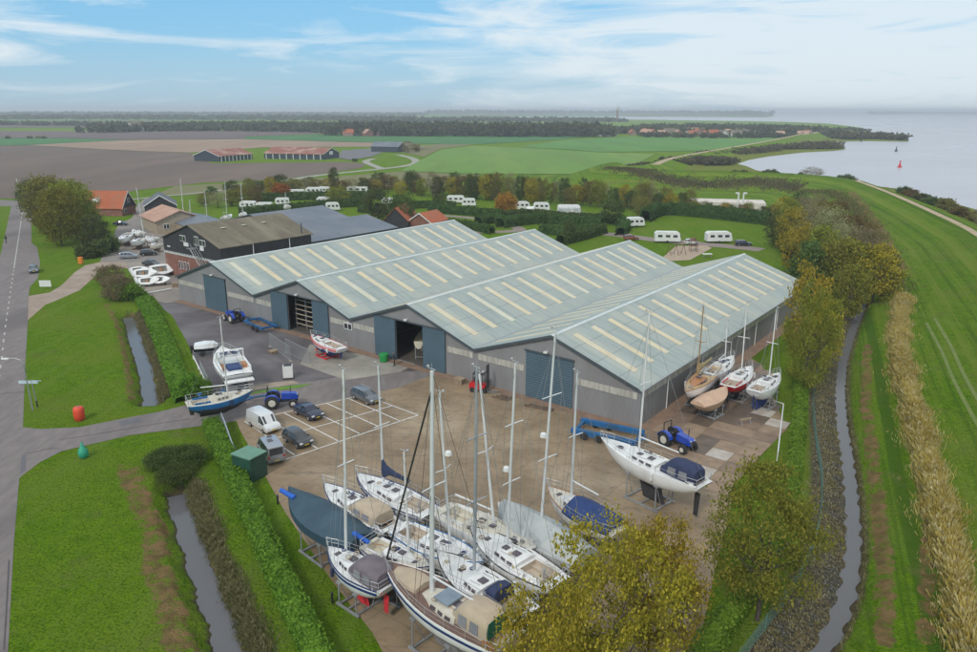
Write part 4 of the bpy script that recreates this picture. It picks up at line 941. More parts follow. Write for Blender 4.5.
        if boomz:
            g = B0 + ax.normalized() * boomz; e = Vector((max(H_.x(.10), g.x - L * .38), 0.0, g.z + .12)); m = MB(); m.tube(g, e, .065, .055, 8); bo = m.build('boom', mastm, r)
            if boomcover:
                m = MB(); n_ = 8; rr = []
                for k in range(n_ + 1):
                    t = k / n_; p = g.lerp(e, t) + Vector((0, 0, .10)); ra = (.20 - .10 * t); rz_ = ra * 1.5 + (.55 * (1 - t) ** 6)
                    rr.append([(p.x, p.y + ra * .8 * math.cos(2 * PI * j / 8), p.z + rz_ * (math.sin(2 * PI * j / 8) * (1 + .1 * math.sin(k * 2.3 + j)))) for j in range(8)])
                m.loft(rr, True); m.build('sail_cover', boomcover, bo, smooth=60)
    if mizzen and mizzen != 'big':
        mzx, mzh = mizzen; m = MB(); m.tube((H_.x(mzx), 0, zd + .3), (H_.x(mzx), 0, mzh), .065, .045, 8); mo = m.build('mizzen_mast', mastm, r)
        m = MB(); m.tube((H_.x(mzx), -B * .2, mzh * .72), (H_.x(mzx), B * .2, mzh * .72), .025); m.build('spreader', mastm, mo)
    if hood:
        hm, x0f, x1f, hh, wf = hood[:5]; full = len(hood) > 5 and hood[5]
        xa, xb = H_.x(x0f), H_.x(x1f); wd = B * wf; z0 = zd + .08
        m = MB(); rr = []
        if full: prof = [(0, .80, .86), (.12, .97, 1.0), (.55, 1.0, 1.0), (.78, .88, .9), (1.0, .34, .80)]
        else: prof = [(0, .97, 1.0), (.45, 1.0, .98), (.75, .75, .9), (1.0, .34, .78)]
        for k, hk, wk in prof:
            x = xa + (xb - xa) * k; rr.append([(x, -wd * wk * math.copysign(abs(math.cos(PI * j / 10)) ** .45, math.cos(PI * j / 10)), z0 + hh * hk * math.sin(PI * j / 10) ** .5) for j in range(11)])
        m.loft(rr); ho = m.build('spray_hood', hm, r, smooth=40)
        for sg in (-1, 1):
            for (ka, kb) in (((.60, .80),) if not full else ((.18, .42), (.5, .74))):
                x0_, x1_ = xa + (xb - xa) * ka, xa + (xb - xa) * kb; y = wd * 1.0
                y = wd * (.985 if full else .97)
                vs = [(x0_, sg * (y + .035), z0 + .18), (x1_, sg * (y * .985 + .035), z0 + .18), (x1_ - .05, sg * (y * .93 + .05), z0 + hh * .62), (x0_, sg * (y * .95 + .05), z0 + hh * .64)]
                wn = MB(); wn.add(vs + [(p[0], p[1] + sg * .02, p[2]) for p in vs], [(0, 1, 2, 3), (7, 6, 5, 4), (0, 4, 5, 1), (1, 5, 6, 2), (2, 6, 7, 3), (3, 7, 4, 0)]); wn.build('window', CLEARP, ho)
        # rear / front panes following the slope
        f0, f1 = rr[-2], rr[-1]
        for j0 in ((2, 4), (4, 6), (6, 8)):
            q = [Vector(f0[j0[0]]).lerp(Vector(f1[j0[0]]), .25), Vector(f0[j0[1]]).lerp(Vector(f1[j0[1]]), .25), Vector(f0[j0[1]]).lerp(Vector(f1[j0[1]]), .85), Vector(f0[j0[0]]).lerp(Vector(f1[j0[0]]), .85)]
            cc = sum(q, Vector()) / 4; q = [cc + (p - cc) * .86 + Vector((.05, 0, .05)) for p in q]
            wn = MB(); wn.add(q + [p - Vector((.02, 0, .02)) for p in q], [(0, 1, 2, 3), (7, 6, 5, 4), (0, 4, 5, 1), (1, 5, 6, 2), (2, 6, 7, 3), (3, 7, 4, 0)]); wn.build('window', CLEARP, ho)
    if tarp:
        tm = extra['tarp']; a, b = extra.get('span', (-.01, 1.01)); zr = extra.get('ridge', .9); drop = extra.get('drop', .3); m = MB(); rr = []; n_ = 22
        for k in range(n_ + 1):
            t = a + (b - a) * k / n_; tt = min(1, max(0, t)); hb = H_.hb(tt) + .07; sh_ = H_.sh(tt)
            rh = zr * (.35 + .65 * math.sin(PI * min(1, max(0.0, (t - a) / (b - a) * .86 + .10))) ** .6) if tarp == 'full' else zr * (.8 + .2 * math.sin(PI * (t - a) / (b - a)))
            rr.append([(H_.x(t) + random.uniform(-.01, .01), y * hb, sh_ + z + (random.uniform(-.035, .035) if -.95 < y < .95 else 0)) for y, z in
                       ((-1, -drop), (-1.02, .03), (-.82, rh * .32), (-.55, rh * .60), (-.28, rh * .82), (0, rh), (.28, rh * .82), (.55, rh * .60), (.82, rh * .32), (1.02, .03), (1, -drop))])
        m.loft(rr); m.build('tarpaulin', tm, r, smooth=35)
    # keel and rudder
    km = keelm or afm
    m = MB()
    if keel == 'fin':
        zt = H_.zb(.46) + .12; m.loft([[(x_, y_ * .5, z_) for x_, y_ in ((-.11 * L + dx, 0), (-.02 * L + dx, .16), (.07 * L + dx, .13), (.1 * L + dx, 0), (.07 * L + dx, -.13), (-.02 * L + dx, -.16))] for z_, dx in ((gz, -.05 * L), (gz + .25, -.045 * L), (zt, 0))], True)
    elif keel == 'long':
        zt = H_.zb(.4) + .15; m.loft([[(-.32 * L, -.06, z_), (-.32 * L, .06, z_), (.05 * L, .14, z_), (.2 * L - dx, .02, z_), (.2 * L - dx, -.02, z_), (.05 * L, -.14, z_)] for z_, dx in ((gz, .12 * L), (zt, 0))], True)
    if keel: m.build('keel', km, r)
    m = MB(); xr = H_.x(.06); zt = zd - free * .2 if keel == 'long' or free < .9 else H_.zb(.08) + .1
    m.loft([[(xr + .28, 0, z_), (xr + .1, .05, z_), (xr - .22 + dx, 0.01, z_), (xr - .22 + dx, -.01, z_), (xr + .1, -.05, z_)] for z_, dx in ((gz + .35, .12), (zt, 0))], True); (m.build('rudder', km, r) if keel else None)
    if cradle:
        cr = empty('boat_cradle', (c.x, c.y, 0), hd, cradle_label(label), 'cradle', 'boat cradles on the yard'); m = MB()
        a, b = -.15 * L, .13 * L; w_ = B * .42
        for y in (-w_, w_): m.box(((a + b) / 2, y, .12), (b - a + .5, .12, .14))
        for x in (a, b, (a + b) / 2): m.box((x, 0, .13), (.12, 2 * w_ - .13, .12))
        m.build('base_frame', cradlem, cr)
        for x in (a, b):
            t = x / L + .5
            for sg in (-1, 1):
                yy = H_.hb(t) * .74; j = 6
                zz_ = [p for p in H_.ring(t, 10)][10 + 5]; m = MB(); p0 = (x, sg * w_ * .96, .2); p1 = (x, sg * (abs(zz_[1]) + .07), zz_[2] - .10)
                m.tube(p0, p1, .05, .05, 6); m.tube((x, sg * w_ * .3, .2), (x, sg * (abs(zz_[1]) * .9), zz_[2] - .4), .03); m.box((p1[0], p1[1], p1[2]), (.4, .14, .12)); m.build('prop', cradlem, cr)
    return r, H_
# ------------------------------------------------ the boats in the yard
g = lambda px, z: at(px[0], px[1], z)
def BT(label, bow, stern, z, mast=None, **kw):
    mk = None
    if mast: mk = (g(mast[0], z), mast[1])
    return yacht(label, g(bow, z), g(stern, z), z, mast=mk, **kw)
BT('white yacht with beige canvas tent over its cockpit, beside the petrol blue tarpaulin', (324, 487), (394, 529), 2.9, hood=(BEIGE, .12, .50, .95, .35, True), B=2.7, cab=(.5, .74), cockpit=(.05, .2), toerail=NAVY, boomz=0)
BT('white yacht with broad navy stripe and navy sail cover, farthest back of the left group', (356.5, 477), (432, 514), 2.9, ((386.5, 486.5), (381, 365)), stripe=NAVY, boomcover=NAVYC, B=2.8, wheel=True, hood=None, toerail=NAVY)
BT('small white yacht with mauve cockpit tent and red keel, nearest the grass', (328, 551), (390, 588), 2.5, ((349, 557), (346, 369)), B=2.4, hood=(MAUVE, .05, .50, 1.15, .38, True), stripe=NAVY, keelm=RED, afm=GEL, cab=(.5, .75), cockpit=(.04, .12), boomz=0, mastm=ALUW, toerail=NAVY, free=.9)
r5, h5 = BT('white sloop with a navy line round its cabin and a bright blue rolled sail astern', (430, 571.5), (368, 543), 2.8, ((409, 558.6), (404, 452)), B=2.4, deckm=DECKC, boomcover=None, boomz=0, spreaders=1, mastm=ALUW, cockpit=(.06, .36), rigging=True, toerail=NAVY, cablabel=DECK)
p0, p1 = at(353, 532.5, 3.6), at(369, 542.5, 3.1)
bpy.context.view_layer.update()
inv = r5.matrix_world.inverted(); m = MB(); q0, q1 = inv @ p0, inv @ p1
m.tube(q0, q1, .17, .14, 8); m.build('rolled_sail', BLUEC, r5, smooth=50)
BT('white yacht with two blue cushions in its cockpit, stern beside the navy striped yacht', (484, 567), (397, 527), 3.0, ((454, 545.5), (444, 391)), B=2.7, radar=.62, toerail=BLUEP, hood=None, boomz=0, arch=True, cab=(.36, .68), wheel=True)
BT('large white yacht with black spray hood, bow beside the teak decked ketch', (437, 555.5), (528, 616), 3.1, ((480.6, 573), (483.5, 367)), B=3.0, hood=(NAVYC, .24, .38, .8, .27), mastm=ALUG, spreaders=2, low=True, boomz=0, toerail=BLACK, wheel=True, cab=(.4, .62), cockpit=(.06, .28))
BT('white cream yacht with open cockpit facing the forklift, stern foremost', (536, 552), (441, 508), 3.0, ((498, 527), (484, 372)), B=2.9, deckm=DECKC, radar=None, boomz=1.0, wheel=True, mastm=ALUW, toerail=ALU)
BT('white sloop with a low radar dome, next to the pale grey tarpaulin', (470, 531), (560, 585), 3.1, ((511, 548), (519.5, 362)), B=2.9, radar=.42, spreaders=2, low=True, boomz=0, mastm=ALU, wheel=True, hood=None, toerail=BLACK)
BT('yacht wrapped in a pale grey tarpaulin', (498, 507), (585, 559), 3.0, ((541, 531), (555.5, 331)), tarp='full', extra=dict(tarp=GREYC, span=(-.01, .93), ridge=1.15, drop=.45), hullm=GELG, B=3.2, rigging=False, boomz=0, spreaders=2, radar=.47, cab=(.4, .6))
rk, hk = BT('ketch with dark teak decks, green and beige tent and tall thick mast', (384.2, 565.5), (517, 648), 3.1, ((432, 594), (432, 371)), B=3.3, deckm=TEAK, stripe=NAVY, spreaders=1, boomz=1.1, mizzen='big', toerail=GEL, hood=(BEIGE, .13, .38, 1.35, .30, True), cab=(.34, .60), cockpit=(.05, .14), hullm=GEL, genoa=BLACK, cablabel=DECKC, keel='long')
m = MB(); xb = hk.x(.13) - .03; zt = 3.18; wd = 3.3 * .30
m.add([(xb, -wd * .86, zt + .12), (xb, wd * .86, zt + .12), (xb - .0, wd * .75, zt + 1.05), (xb, 0, zt + 1.15), (xb, -wd * .75, zt + 1.05)] + [(xb - .04, -wd * .86, zt + .12), (xb - .04, wd * .86, zt + .12), (xb - .04, wd * .75, zt + 1.05), (xb - .04, 0, zt + 1.15), (xb - .04, -wd * .75, zt + 1.05)], [(0, 1, 2, 3, 4), (9, 8, 7, 6, 5)] + [(i, (i + 1) % 5, 5 + (i + 1) % 5, 5 + i) for i in range(5)])
m.build('tent_end', GREENC, rk)
m = MB(); m.loft([[(hk.x(t), y * k, 3.1 + .05 + z) for y, z in ((-1, 0), (-.9, .34), (0, .5), (.9, .34), (1, 0))] for t, k in ((.66, .75), (.74, .85), (.82, .72), (.88, .35))]); m.build('deck_tent', BEIGE, rk, smooth=40)
m = MB(); m.box((hk.x(.47), 0, 3.72), (1.15, 1.3, .14)); m.build('sliding_hatch', pm('grey_blue_panel', (0.22, 0.27, 0.32), (0.18, 0.22, 0.27), 2, 0.4), rk)
m = MB(); m.ball((hk.x(.62), -.3, 3.95), .22, 8); m.build('fender', PVC, rk)
BT('yacht completely hidden under a petrol blue tarpaulin', (290, 495), (361, 541), 2.8, None, tarp='full', extra=dict(tarp=PETROL, ridge=.75, drop=.62), B=3.1, rigging=False, hullm=GEL)
pb_ = at(281, 490, 3.4); pe_ = at(295, 498, 3.35); m = MB(); m.tube(pb_, pe_, .17, .2, 8); o = m.build('rolled_sail', BLUEC, None, smooth=50); tag(o, 'bright blue rolled sail sticking out over the bow of the tarpaulin covered yacht', 'sail')
BT('white yacht with royal blue boom tent and varnished deck edge', (546.7, 490.5), (622, 532), 2.9, ((581, 497), (587.6, 370)), B=2.7, deckm=DECKC, tarp='half', extra=dict(tarp=ROYAL, span=(.06, .60), ridge=.95, drop=.1), toerail=VARN, boomz=1.15, cab=(.5, .74), cockpit=(.08, .3), rigging=True, cablabel=DECK)
BT('long white yacht on a low cradle with navy spray hood and black keel', (601, 441.5), (706, 486), 3.3, ((640, 455), (651, 313)), B=2.75, afm=GEL, keelm=AFB, hood=(NAVYC, .06, .36, 1.2, .32, True), wheel=False, low=True, boomz=1.15, mastm=ALUW, toerail=GEL, cab=(.40, .72), cockpit=(.04, .12), free=.95, spreaders=1)
BT('blue hulled yacht with cream deck riding on the blue trailer by the entrance road', (253, 392.5), (186, 405), 2.45, ((228, 398), (220, 318)), hullm=BLUEP, afm=AFB, deckm=DECKC, B=2.4, boomz=.9, mastm=ALUW, keel='long', cradle=False, free=.95, gz=.95, wlk=.55, stripe=None, toerail=GEL, rise=.3, cab=(.42, .68))
BT('wooden yacht with cream deck, varnished cabin and brown mast beside the hall wall', (685, 395), (715, 367), 2.6, ((696, 381), (702.5, 306)), deckm=pm('ochre_deck', (0.52, 0.38, 0.20), (0.44, 0.31, 0.15), 1.5, .7), B=2.3, afm=pm('teal_antifoul', (0.02, 0.10, 0.15)), mastm=SPRUCE, toerail=VARN, boomz=.8, boomcover=pm('ochre_canvas', (0.42, 0.33, 0.16)), cablabel=VARN, keel='long', cab=(.5, .76), free=.9)
BT('white yacht half hidden behind the wooden one, close to the hall wall', (733, 358.5), (709, 375), 2.6, ((724, 362), (726.5, 322)), B=2.2, mastm=ALUW, boomz=.8, cab=(.4, .72))
BT('red and white yacht with bow pointing at the grass', (751, 369), (727, 387), 2.4, ((738, 373.5), (743.6, 304)), B=2.4, hullm=REDP, stripe=None, afm=AFB, boomz=.0, toerail=GEL, mastm=ALUW, cockpit=(.05, .32), free=.85)
BT('white yacht with navy keel, rightmost on the slabs', (779, 376), (753, 392), 2.5, ((763.5, 379), (771, 309)), B=2.3, keelm=AFN, afm=GEL, boomz=.0, mastm=ALUW, keel='long', cab=(.38, .72), toerail=GEL)
BT('open boat under a sand coloured tarpaulin', (726, 391), (698, 405), 1.9, None, B=2.2, tarp='full', extra=dict(tarp=TANC, ridge=.55, drop=.12), hullm=pm('varnished_cream_hull', (0.50, 0.34, 0.23), (0.44, 0.30, 0.20), 1, .5), afm=pm('varnished_cream_hull', (0.5, .34, .23)), rigging=False, toerail=RUSTS, keel=None, free=.8, cat='covered boat')
m = BT('small open sailing boat with wooden cockpit and navy keel outside the second hall', (311, 337), (343, 349.5), 1.75, None, B=2.3, stripe=RED, afm=AFN, keelm=AFN, deckm=DECK, cockpit=(.12, .5), cab=(.56, .8), low=True, toerail=REDP, cradlem=RED, free=.8, wlk=.5, cat='sailing boat')
# motor cruiser
def motor_cruiser():
    bow, stern = at(214, 338, 2.4), at(238, 376, 2.3); d = (bow - stern); d.z = 0; hd = math.atan2(d.y, d.x); c = stern + d.normalized() * 5.0; r_scale = 1.18
    r = empty('motor_cruiser', (c.x, c.y, 0), hd, 'white motor cruiser with blue windscreens standing on the dark asphalt', 'motorboat'); r.scale = (1.18, 1.12, 1.1)
    Hh = Hull(8.6, 3.1, 2.2, free=1.3, stern=.9, rise=.35, dm=1.5); m = MB(); ts = [0, .1, .25, .42, .55, .68, .78, .86, .93, 1.0]; rings = [Hh.ring(t) for t in ts]
    m.loft(rings, cap=False); m.add(rings[0], [tuple(range(len(rings[0])))])
    for i, f in enumerate(m.f):
        z = sum(m.v[k][2] for k in f) / len(f); m.m[i] = 1 if z < 1.25 else 0
    h = m.build('hull', [GEL, NAVYC], r, smooth=50)
    m = MB(); q = [[(Hh.x(t), -Hh.hb(t), Hh.sh(t) + .02), (Hh.x(t), 0, Hh.sh(t) + .09), (Hh.x(t), Hh.hb(t), Hh.sh(t) + .02)] for t in ts]
    m.loft(q, cap=False); m.build('deck', DECK, r)
    m = MB(); rr = []
    for x, w_, h_ in ((-3.3, 1.25, .45), (-.6, 1.3, .55), (.4, 1.15, .95), (1.6, .95, .45), (2.7, .5, .12)):
        rr.append([(x, -w_, 2.25), (x, -w_ * .86, 2.25 + h_), (x, w_ * .86, 2.25 + h_), (x, w_, 2.25)])
    m.loft(rr[1:]); m.build('cabin', GEL, r)
    for x0, sgn in ((1.0, 1),):
        m = MB()
        for sg in (-1, 1): m.add([(.55, sg * .12, 3.22), (1.5, sg * .12, 2.80), (1.45, sg * .72, 2.78), (.5, sg * .92, 3.18)] + [(.55, sg * .12, 3.17), (1.5, sg * .12, 2.75), (1.45, sg * .72, 2.73), (.5, sg * .92, 3.13)], [(0, 1, 2, 3), (7, 6, 5, 4), (0, 4, 5, 1), (1, 5, 6, 2), (2, 6, 7, 3), (3, 7, 4, 0)])
        m.build('windscreen', NAVY, r)
    for sg in (-1, 1):
        m = MB(); m.box((-2.0, sg * 1.33, 2.5), (3.4, .16, .55)); m.build('coaming', GEL, r)
        m = MB(); m.box((-2.0, sg * 1.05, 2.42), (1.2, .4, .3)); m.build('seat', VARN, r)
    m = MB(); m.box((-2.4, 0, 2.42), (1.5, 1.3, .3)); m.build('sun_pad', pm('navy_cushion', (0.03, 0.06, 0.17)), r)
    m = MB(); m.box((-.7, 0, 2.5), (1.5, 1.5, .12)); m.build('cockpit_cover', pm('pale_cushion', (0.45, 0.5, 0.52)), r)
    m = MB(); 
    for a, b in (((-.5, -1.35, 2.6), (-.9, -1.25, 3.7)), ((-.5, 1.35, 2.6), (-.9, 1.25, 3.7)), ((-.9, -1.25, 3.7), (-.9, 1.25, 3.7))): m.tube(a, b, .09, .09, 8)
    m.build('radar_arch', GEL, r)
    m = MB(); m.box((-4.65, 0, 1.75), (.75, 2.7, .12)); m.build('swim_platform', GEL, r)
    m = MB(); P = [(Hh.x(t), sg * (Hh.hb(t) - .08), Hh.sh(t)) for sg, tt in ((1, (.55, .7, .85, .95)), (-1, (.95, .85, .7, .55))) for t in tt]; rail(m, P, .6, .02); m.build('bow_rail', STEEL, r)
    m = MB(); m.box((-1.8, 0, .42), (4.6, 1.8, .16)); 
    for x in (-2.7, 1.2): m.box((x, -.75, .82), (.14, .14, .7)); m.box((x, .75, .82), (.14, .14, .7))
    m.build('support_frame', GREYS, r)
    for x in (-2.6, -1.7):
        for sg in (-1, 1): m = MB(); m.wheel((x, sg * 1.02, .34), .34, .22); m.build('wheel', BLACK, r)
    BW = pm('blue_tinted_glass', (0.03, 0.06, 0.20), None, 1, .15)
    for sg in (-1, 1):
        m = MB(); m.add([(-.35, sg * .08, 3.36), (1.0, sg * .08, 3.12), (.95, sg * .80, 3.05), (-.45, sg * .95, 3.30)] + [(-.35, sg * .08, 3.32), (1.0, sg * .08, 3.08), (.95, sg * .80, 3.01), (-.45, sg * .95, 3.26)], [(0, 1, 2, 3), (7, 6, 5, 4), (0, 4, 5, 1), (1, 5, 6, 2), (2, 6, 7, 3), (3, 7, 4, 0)]); m.build('windscreen', BW, r)
        m = MB(); m.tube((-.4, sg * .95, 3.28), (-.6, sg * 1.2, 2.6), .05); m.tube((1.0, sg * .8, 3.05), (1.25, sg * .9, 2.6), .04); m.build('windscreen_post', GEL, r)
motor_cruiser()
# ------------------------------------------------ vehicles
TYRE = pm('tyre_rubber', (0.02, 0.02, 0.02), (0.035, 0.033, 0.03), 4, .85)
RIM = pm('wheel_rim', (0.42, 0.42, 0.43), None, 2, .35, metal=.6)
LAMP = pm('lamp_glass', (0.7, 0.7, 0.7), None, 2, .1); TAIL = pm('tail_light', (0.45, 0.02, 0.02), None, 2, .2); PLATE = pm('number_plate', (0.70, 0.52, 0.06), None, 2, .5)
def paint(n, c): return pm('car_paint_' + n, c, tuple(x * .92 for x in c), .8, .25, metal=.25, coat=.8)
def car(label, loc, hd, paintm, kind='hatch', L=4.3, cat='car', group=None):
    r = empty('parked_car' if kind not in ('van', 'camper') else 'parked_van', loc, hd, label, cat, group); r.scale = (.86, .86, .86)
    W = .88; zs, belt = .30, .92
    if kind in ('van', 'camper'):
        W = .95; belt = 1.10; Hh = 1.95
        prof = [(-.5, .9, 1.05, .80), (-.492, 1.08, Hh - .06, .78), (-.40, 1.12, Hh, .80), (.12, 1.12, Hh, .80), (.20, 1.10, Hh - .06, .78), (.345, 1.02, 1.06, .74), (.46, .88, .90, .72), (.5, .62, .64, .66)]
        glass = [(3, 5)] if kind == 'van' else [(1, 5)]
    else:
        Hh = {'estate': 1.50, 'hatch': 1.52, 'sedan': 1.45, 'suv': 1.70}[kind]
        if kind == 'sedan': prof = [(-.5, .78, .80, .72), (-.47, .95, .97, .74), (-.34, 1.0, 1.02, .7), (-.2, .95, Hh - .05, .58), (-.05, .93, Hh, .60), (.10, .92, Hh - .04, .58), (.24, .92, .95, .68), (.42, .86, .87, .70), (.5, .62, .64, .64)]
        elif kind == 'estate': prof = [(-.5, .78, .80, .72), (-.49, .92, 1.0, .70), (-.42, .96, Hh - .10, .58), (-.2, .94, Hh, .60), (-.0, .93, Hh, .60), (.10, .92, Hh - .05, .58), (.24, .92, .95, .68), (.42, .86, .87, .70), (.5, .62, .64, .64)]
        else: prof = [(-.5, .78, .80, .72), (-.49, .95, 1.0, .70), (-.42, .98, Hh - .08, .60), (-.2, .95, Hh, .61), (.0, .93, Hh - .02, .60), (.12, .92, Hh - .12, .58), (.28, .92, .95, .68), (.43, .84, .85, .70), (.5, .60, .62, .64)]
        glass = [(1, 6)]
    rings = []
    for i, (x, zb_, zr, wr) in enumerate(prof):
        e = 0.93 if i in (0, len(prof) - 1) else 1.0; x *= L
        zl = zs + (.12 if i in (0, len(prof) - 1) else 0)
        rings.append([(x, -W * .93 * e, zl), (x, -W * e, .62), (x, -W * .97 * e, zb_), (x, -wr, zr), (x, -wr * .5, zr + .03), (x, wr * .5, zr + .03), (x, wr, zr), (x, W * .97 * e, zb_), (x, W * e, .62), (x, W * .93 * e, zl)])
    m = MB(); m.loft(rings, True, True); body = m.build('body', paintm, r, smooth=30)
    A, Z = glass[0]
    def pane(q, k=.84):
        c = sum((Vector(p) for p in q), Vector()) / len(q); q = [c + (Vector(p) - c) * k for p in q]
        n = (q[1] - q[0]).cross(q[-1] - q[0]).normalized()
        if n.dot(Vector((c.x * .2, c.y, c.z - .5))) < 0: n = -n
        gm = MB(); gm.add([p + n * .018 for p in q] + [p - n * .01 for p in q], [tuple(range(4)), (7, 6, 5, 4)] + [(i, (i + 1) % 4, 4 + (i + 1) % 4, 4 + i) for i in range(4)]); gm.build('window', GLASS, body)
    for i in range(A, Z):
        a, b = rings[i], rings[i + 1]
        if prof[i][2] - prof[i][1] > .2 or prof[i + 1][2] - prof[i + 1][1] > .2:
            for s in ((2, 3), (6, 7)): pane([a[s[0]], b[s[0]], b[s[1]], a[s[1]]], .86)
    for i in range(len(rings) - 1):
        if abs(prof[i][2] - prof[i + 1][2]) > .28:
            a, b = rings[i], rings[i + 1]; pane([a[3], b[3], b[6], a[6]], .86)
    wb = .30 * L
    for x in (-wb, wb * 1.03):
        for sg in (-1, 1):
            w_ = MB(); w_.wheel((x, sg * (W - .09), .32), .32, .2); wo = w_.build('wheel', TYRE, r, smooth=40)
            w2 = MB(); w2.tube((x, sg * (W - .02), .32), (x, sg * (W + .022), .32), .2, .19, 12); w2.build('rim', RIM, wo)
    for sg in (-1, 1):
        m = MB(); m.box((L * .478, sg * W * .72, .70), (.16, .34, .14)); m.build('headlight', LAMP, r)
        m = MB(); m.box((-L * .487, sg * W * .80, .88), (.14, .2, .28 if kind != 'sedan' else .16)); m.build('tail_light', TAIL, r)
        m = MB(); m.box((L * .2, sg * (W + .07), .98), (.12, .16, .12)); m.build('wing_mirror', paintm, r)
    for x in (L * .502, -L * .502): m = MB(); m.box((x, 0, .5), (.03, .5, .11)); m.build('number_plate', PLATE, r)
    if kind == 'camper':
        m = MB(); m.box((-.5, .1, 2.0), (.6, .5, .08)); m.box((.5, -.1, 1.99), (.45, .45, .07)); m.build('roof_hatch', HATCH, r)
    if kind in ('estate', 'suv'):
        m = MB()
        for sg in (-1, 1): m.tube((-L * .38, sg * .56, Hh + .06), (L * .06, sg * .56, Hh + .06), .022)
        m.build('roof_rail', STEEL, r)
    return r
def hd_px(a, b): A, B = at(*a), at(*b); return math.atan2(B.y - A.y, B.x - A.x)
HB = hd_px((284.1, 413.1), (338.4, 441.7))          # direction of the parking bays
SILV, DKG, NAV, WHT, BLK, GRY = paint('silver', (0.30, 0.32, 0.35)), paint('graphite', (0.045, 0.05, 0.055)), paint('navy', (0.02, 0.028, 0.06)), paint('white', (0.72, 0.72, 0.71)), paint('black', (0.018, 0.018, 0.02)), paint('grey', (0.13, 0.145, 0.16))
CG = 'cars parked in the marked bays'
def P3(u, v): p = at(u, v); return (p.x, p.y, 0.02)
car('blue grey estate car with roof rails in the farthest marked bay', P3(366, 400.5), HB, GRY, 'estate', 4.4, group=CG)
car('dark navy saloon in the bay row beside the blue tractor', P3(308.5, 416), HB, NAV, 'sedan', 4.3, group=CG)
car('dark green black small hatchback in the front row of bays', P3(298, 443.5), HB, DKG, 'hatch', 3.7, group=CG)
car('white delivery van with dark windscreen in the marked bays', P3(264, 428), HB, WHT, 'van', 4.6, 'van', CG)
car('silver grey camper van with roof hatches, its tail towards the grass', P3(271, 456), HB + PI - .25, SILV, 'camper', 4.7, 'van', CG)
car('dark grey car parked on the lay-by of the main road', P3(34, 272), hd_px((34, 262), (34.5, 278)), GRY, 'estate', 4.4)
car('dark car parked on the lawn side of the farmhouse yard', P3(121, 225.5), 0.0, NAV, 'sedan', 4.2)
YG = 'cars parked among the boats by the brick barn'
car('silver rust flecked hatchback at the left of the small boat yard', P3(128.5, 258.5), 0.25, SILV, 'hatch', 4.1, group=YG)
car('black car backed up against the boats beside the barn corner', P3(149, 255.5), .35, BLK, 'hatch', 4.0, group=YG)
car('dark grey car in front of the brick wall behind the round dinghies', P3(151.5, 266), -.4, DKG, 'sedan', 4.2, group=YG)
car('white car driving past the orange roofed houses', P3(427.5, 216.5), .1, WHT, 'sedan', 4.2)
car('small white car between two caravans on the camp road', P3(691, 244.5), .2, WHT, 'hatch', 3.8)
car('dark blue car at the right end of the camp road', P3(743, 245.8), -.05, NAV, 'estate', 4.4)
car('orange brown car partly behind the roof on the camp road', P3(631, 240), .1, paint('orange', (0.30, 0.09, 0.045)), 'estate', 4.2)
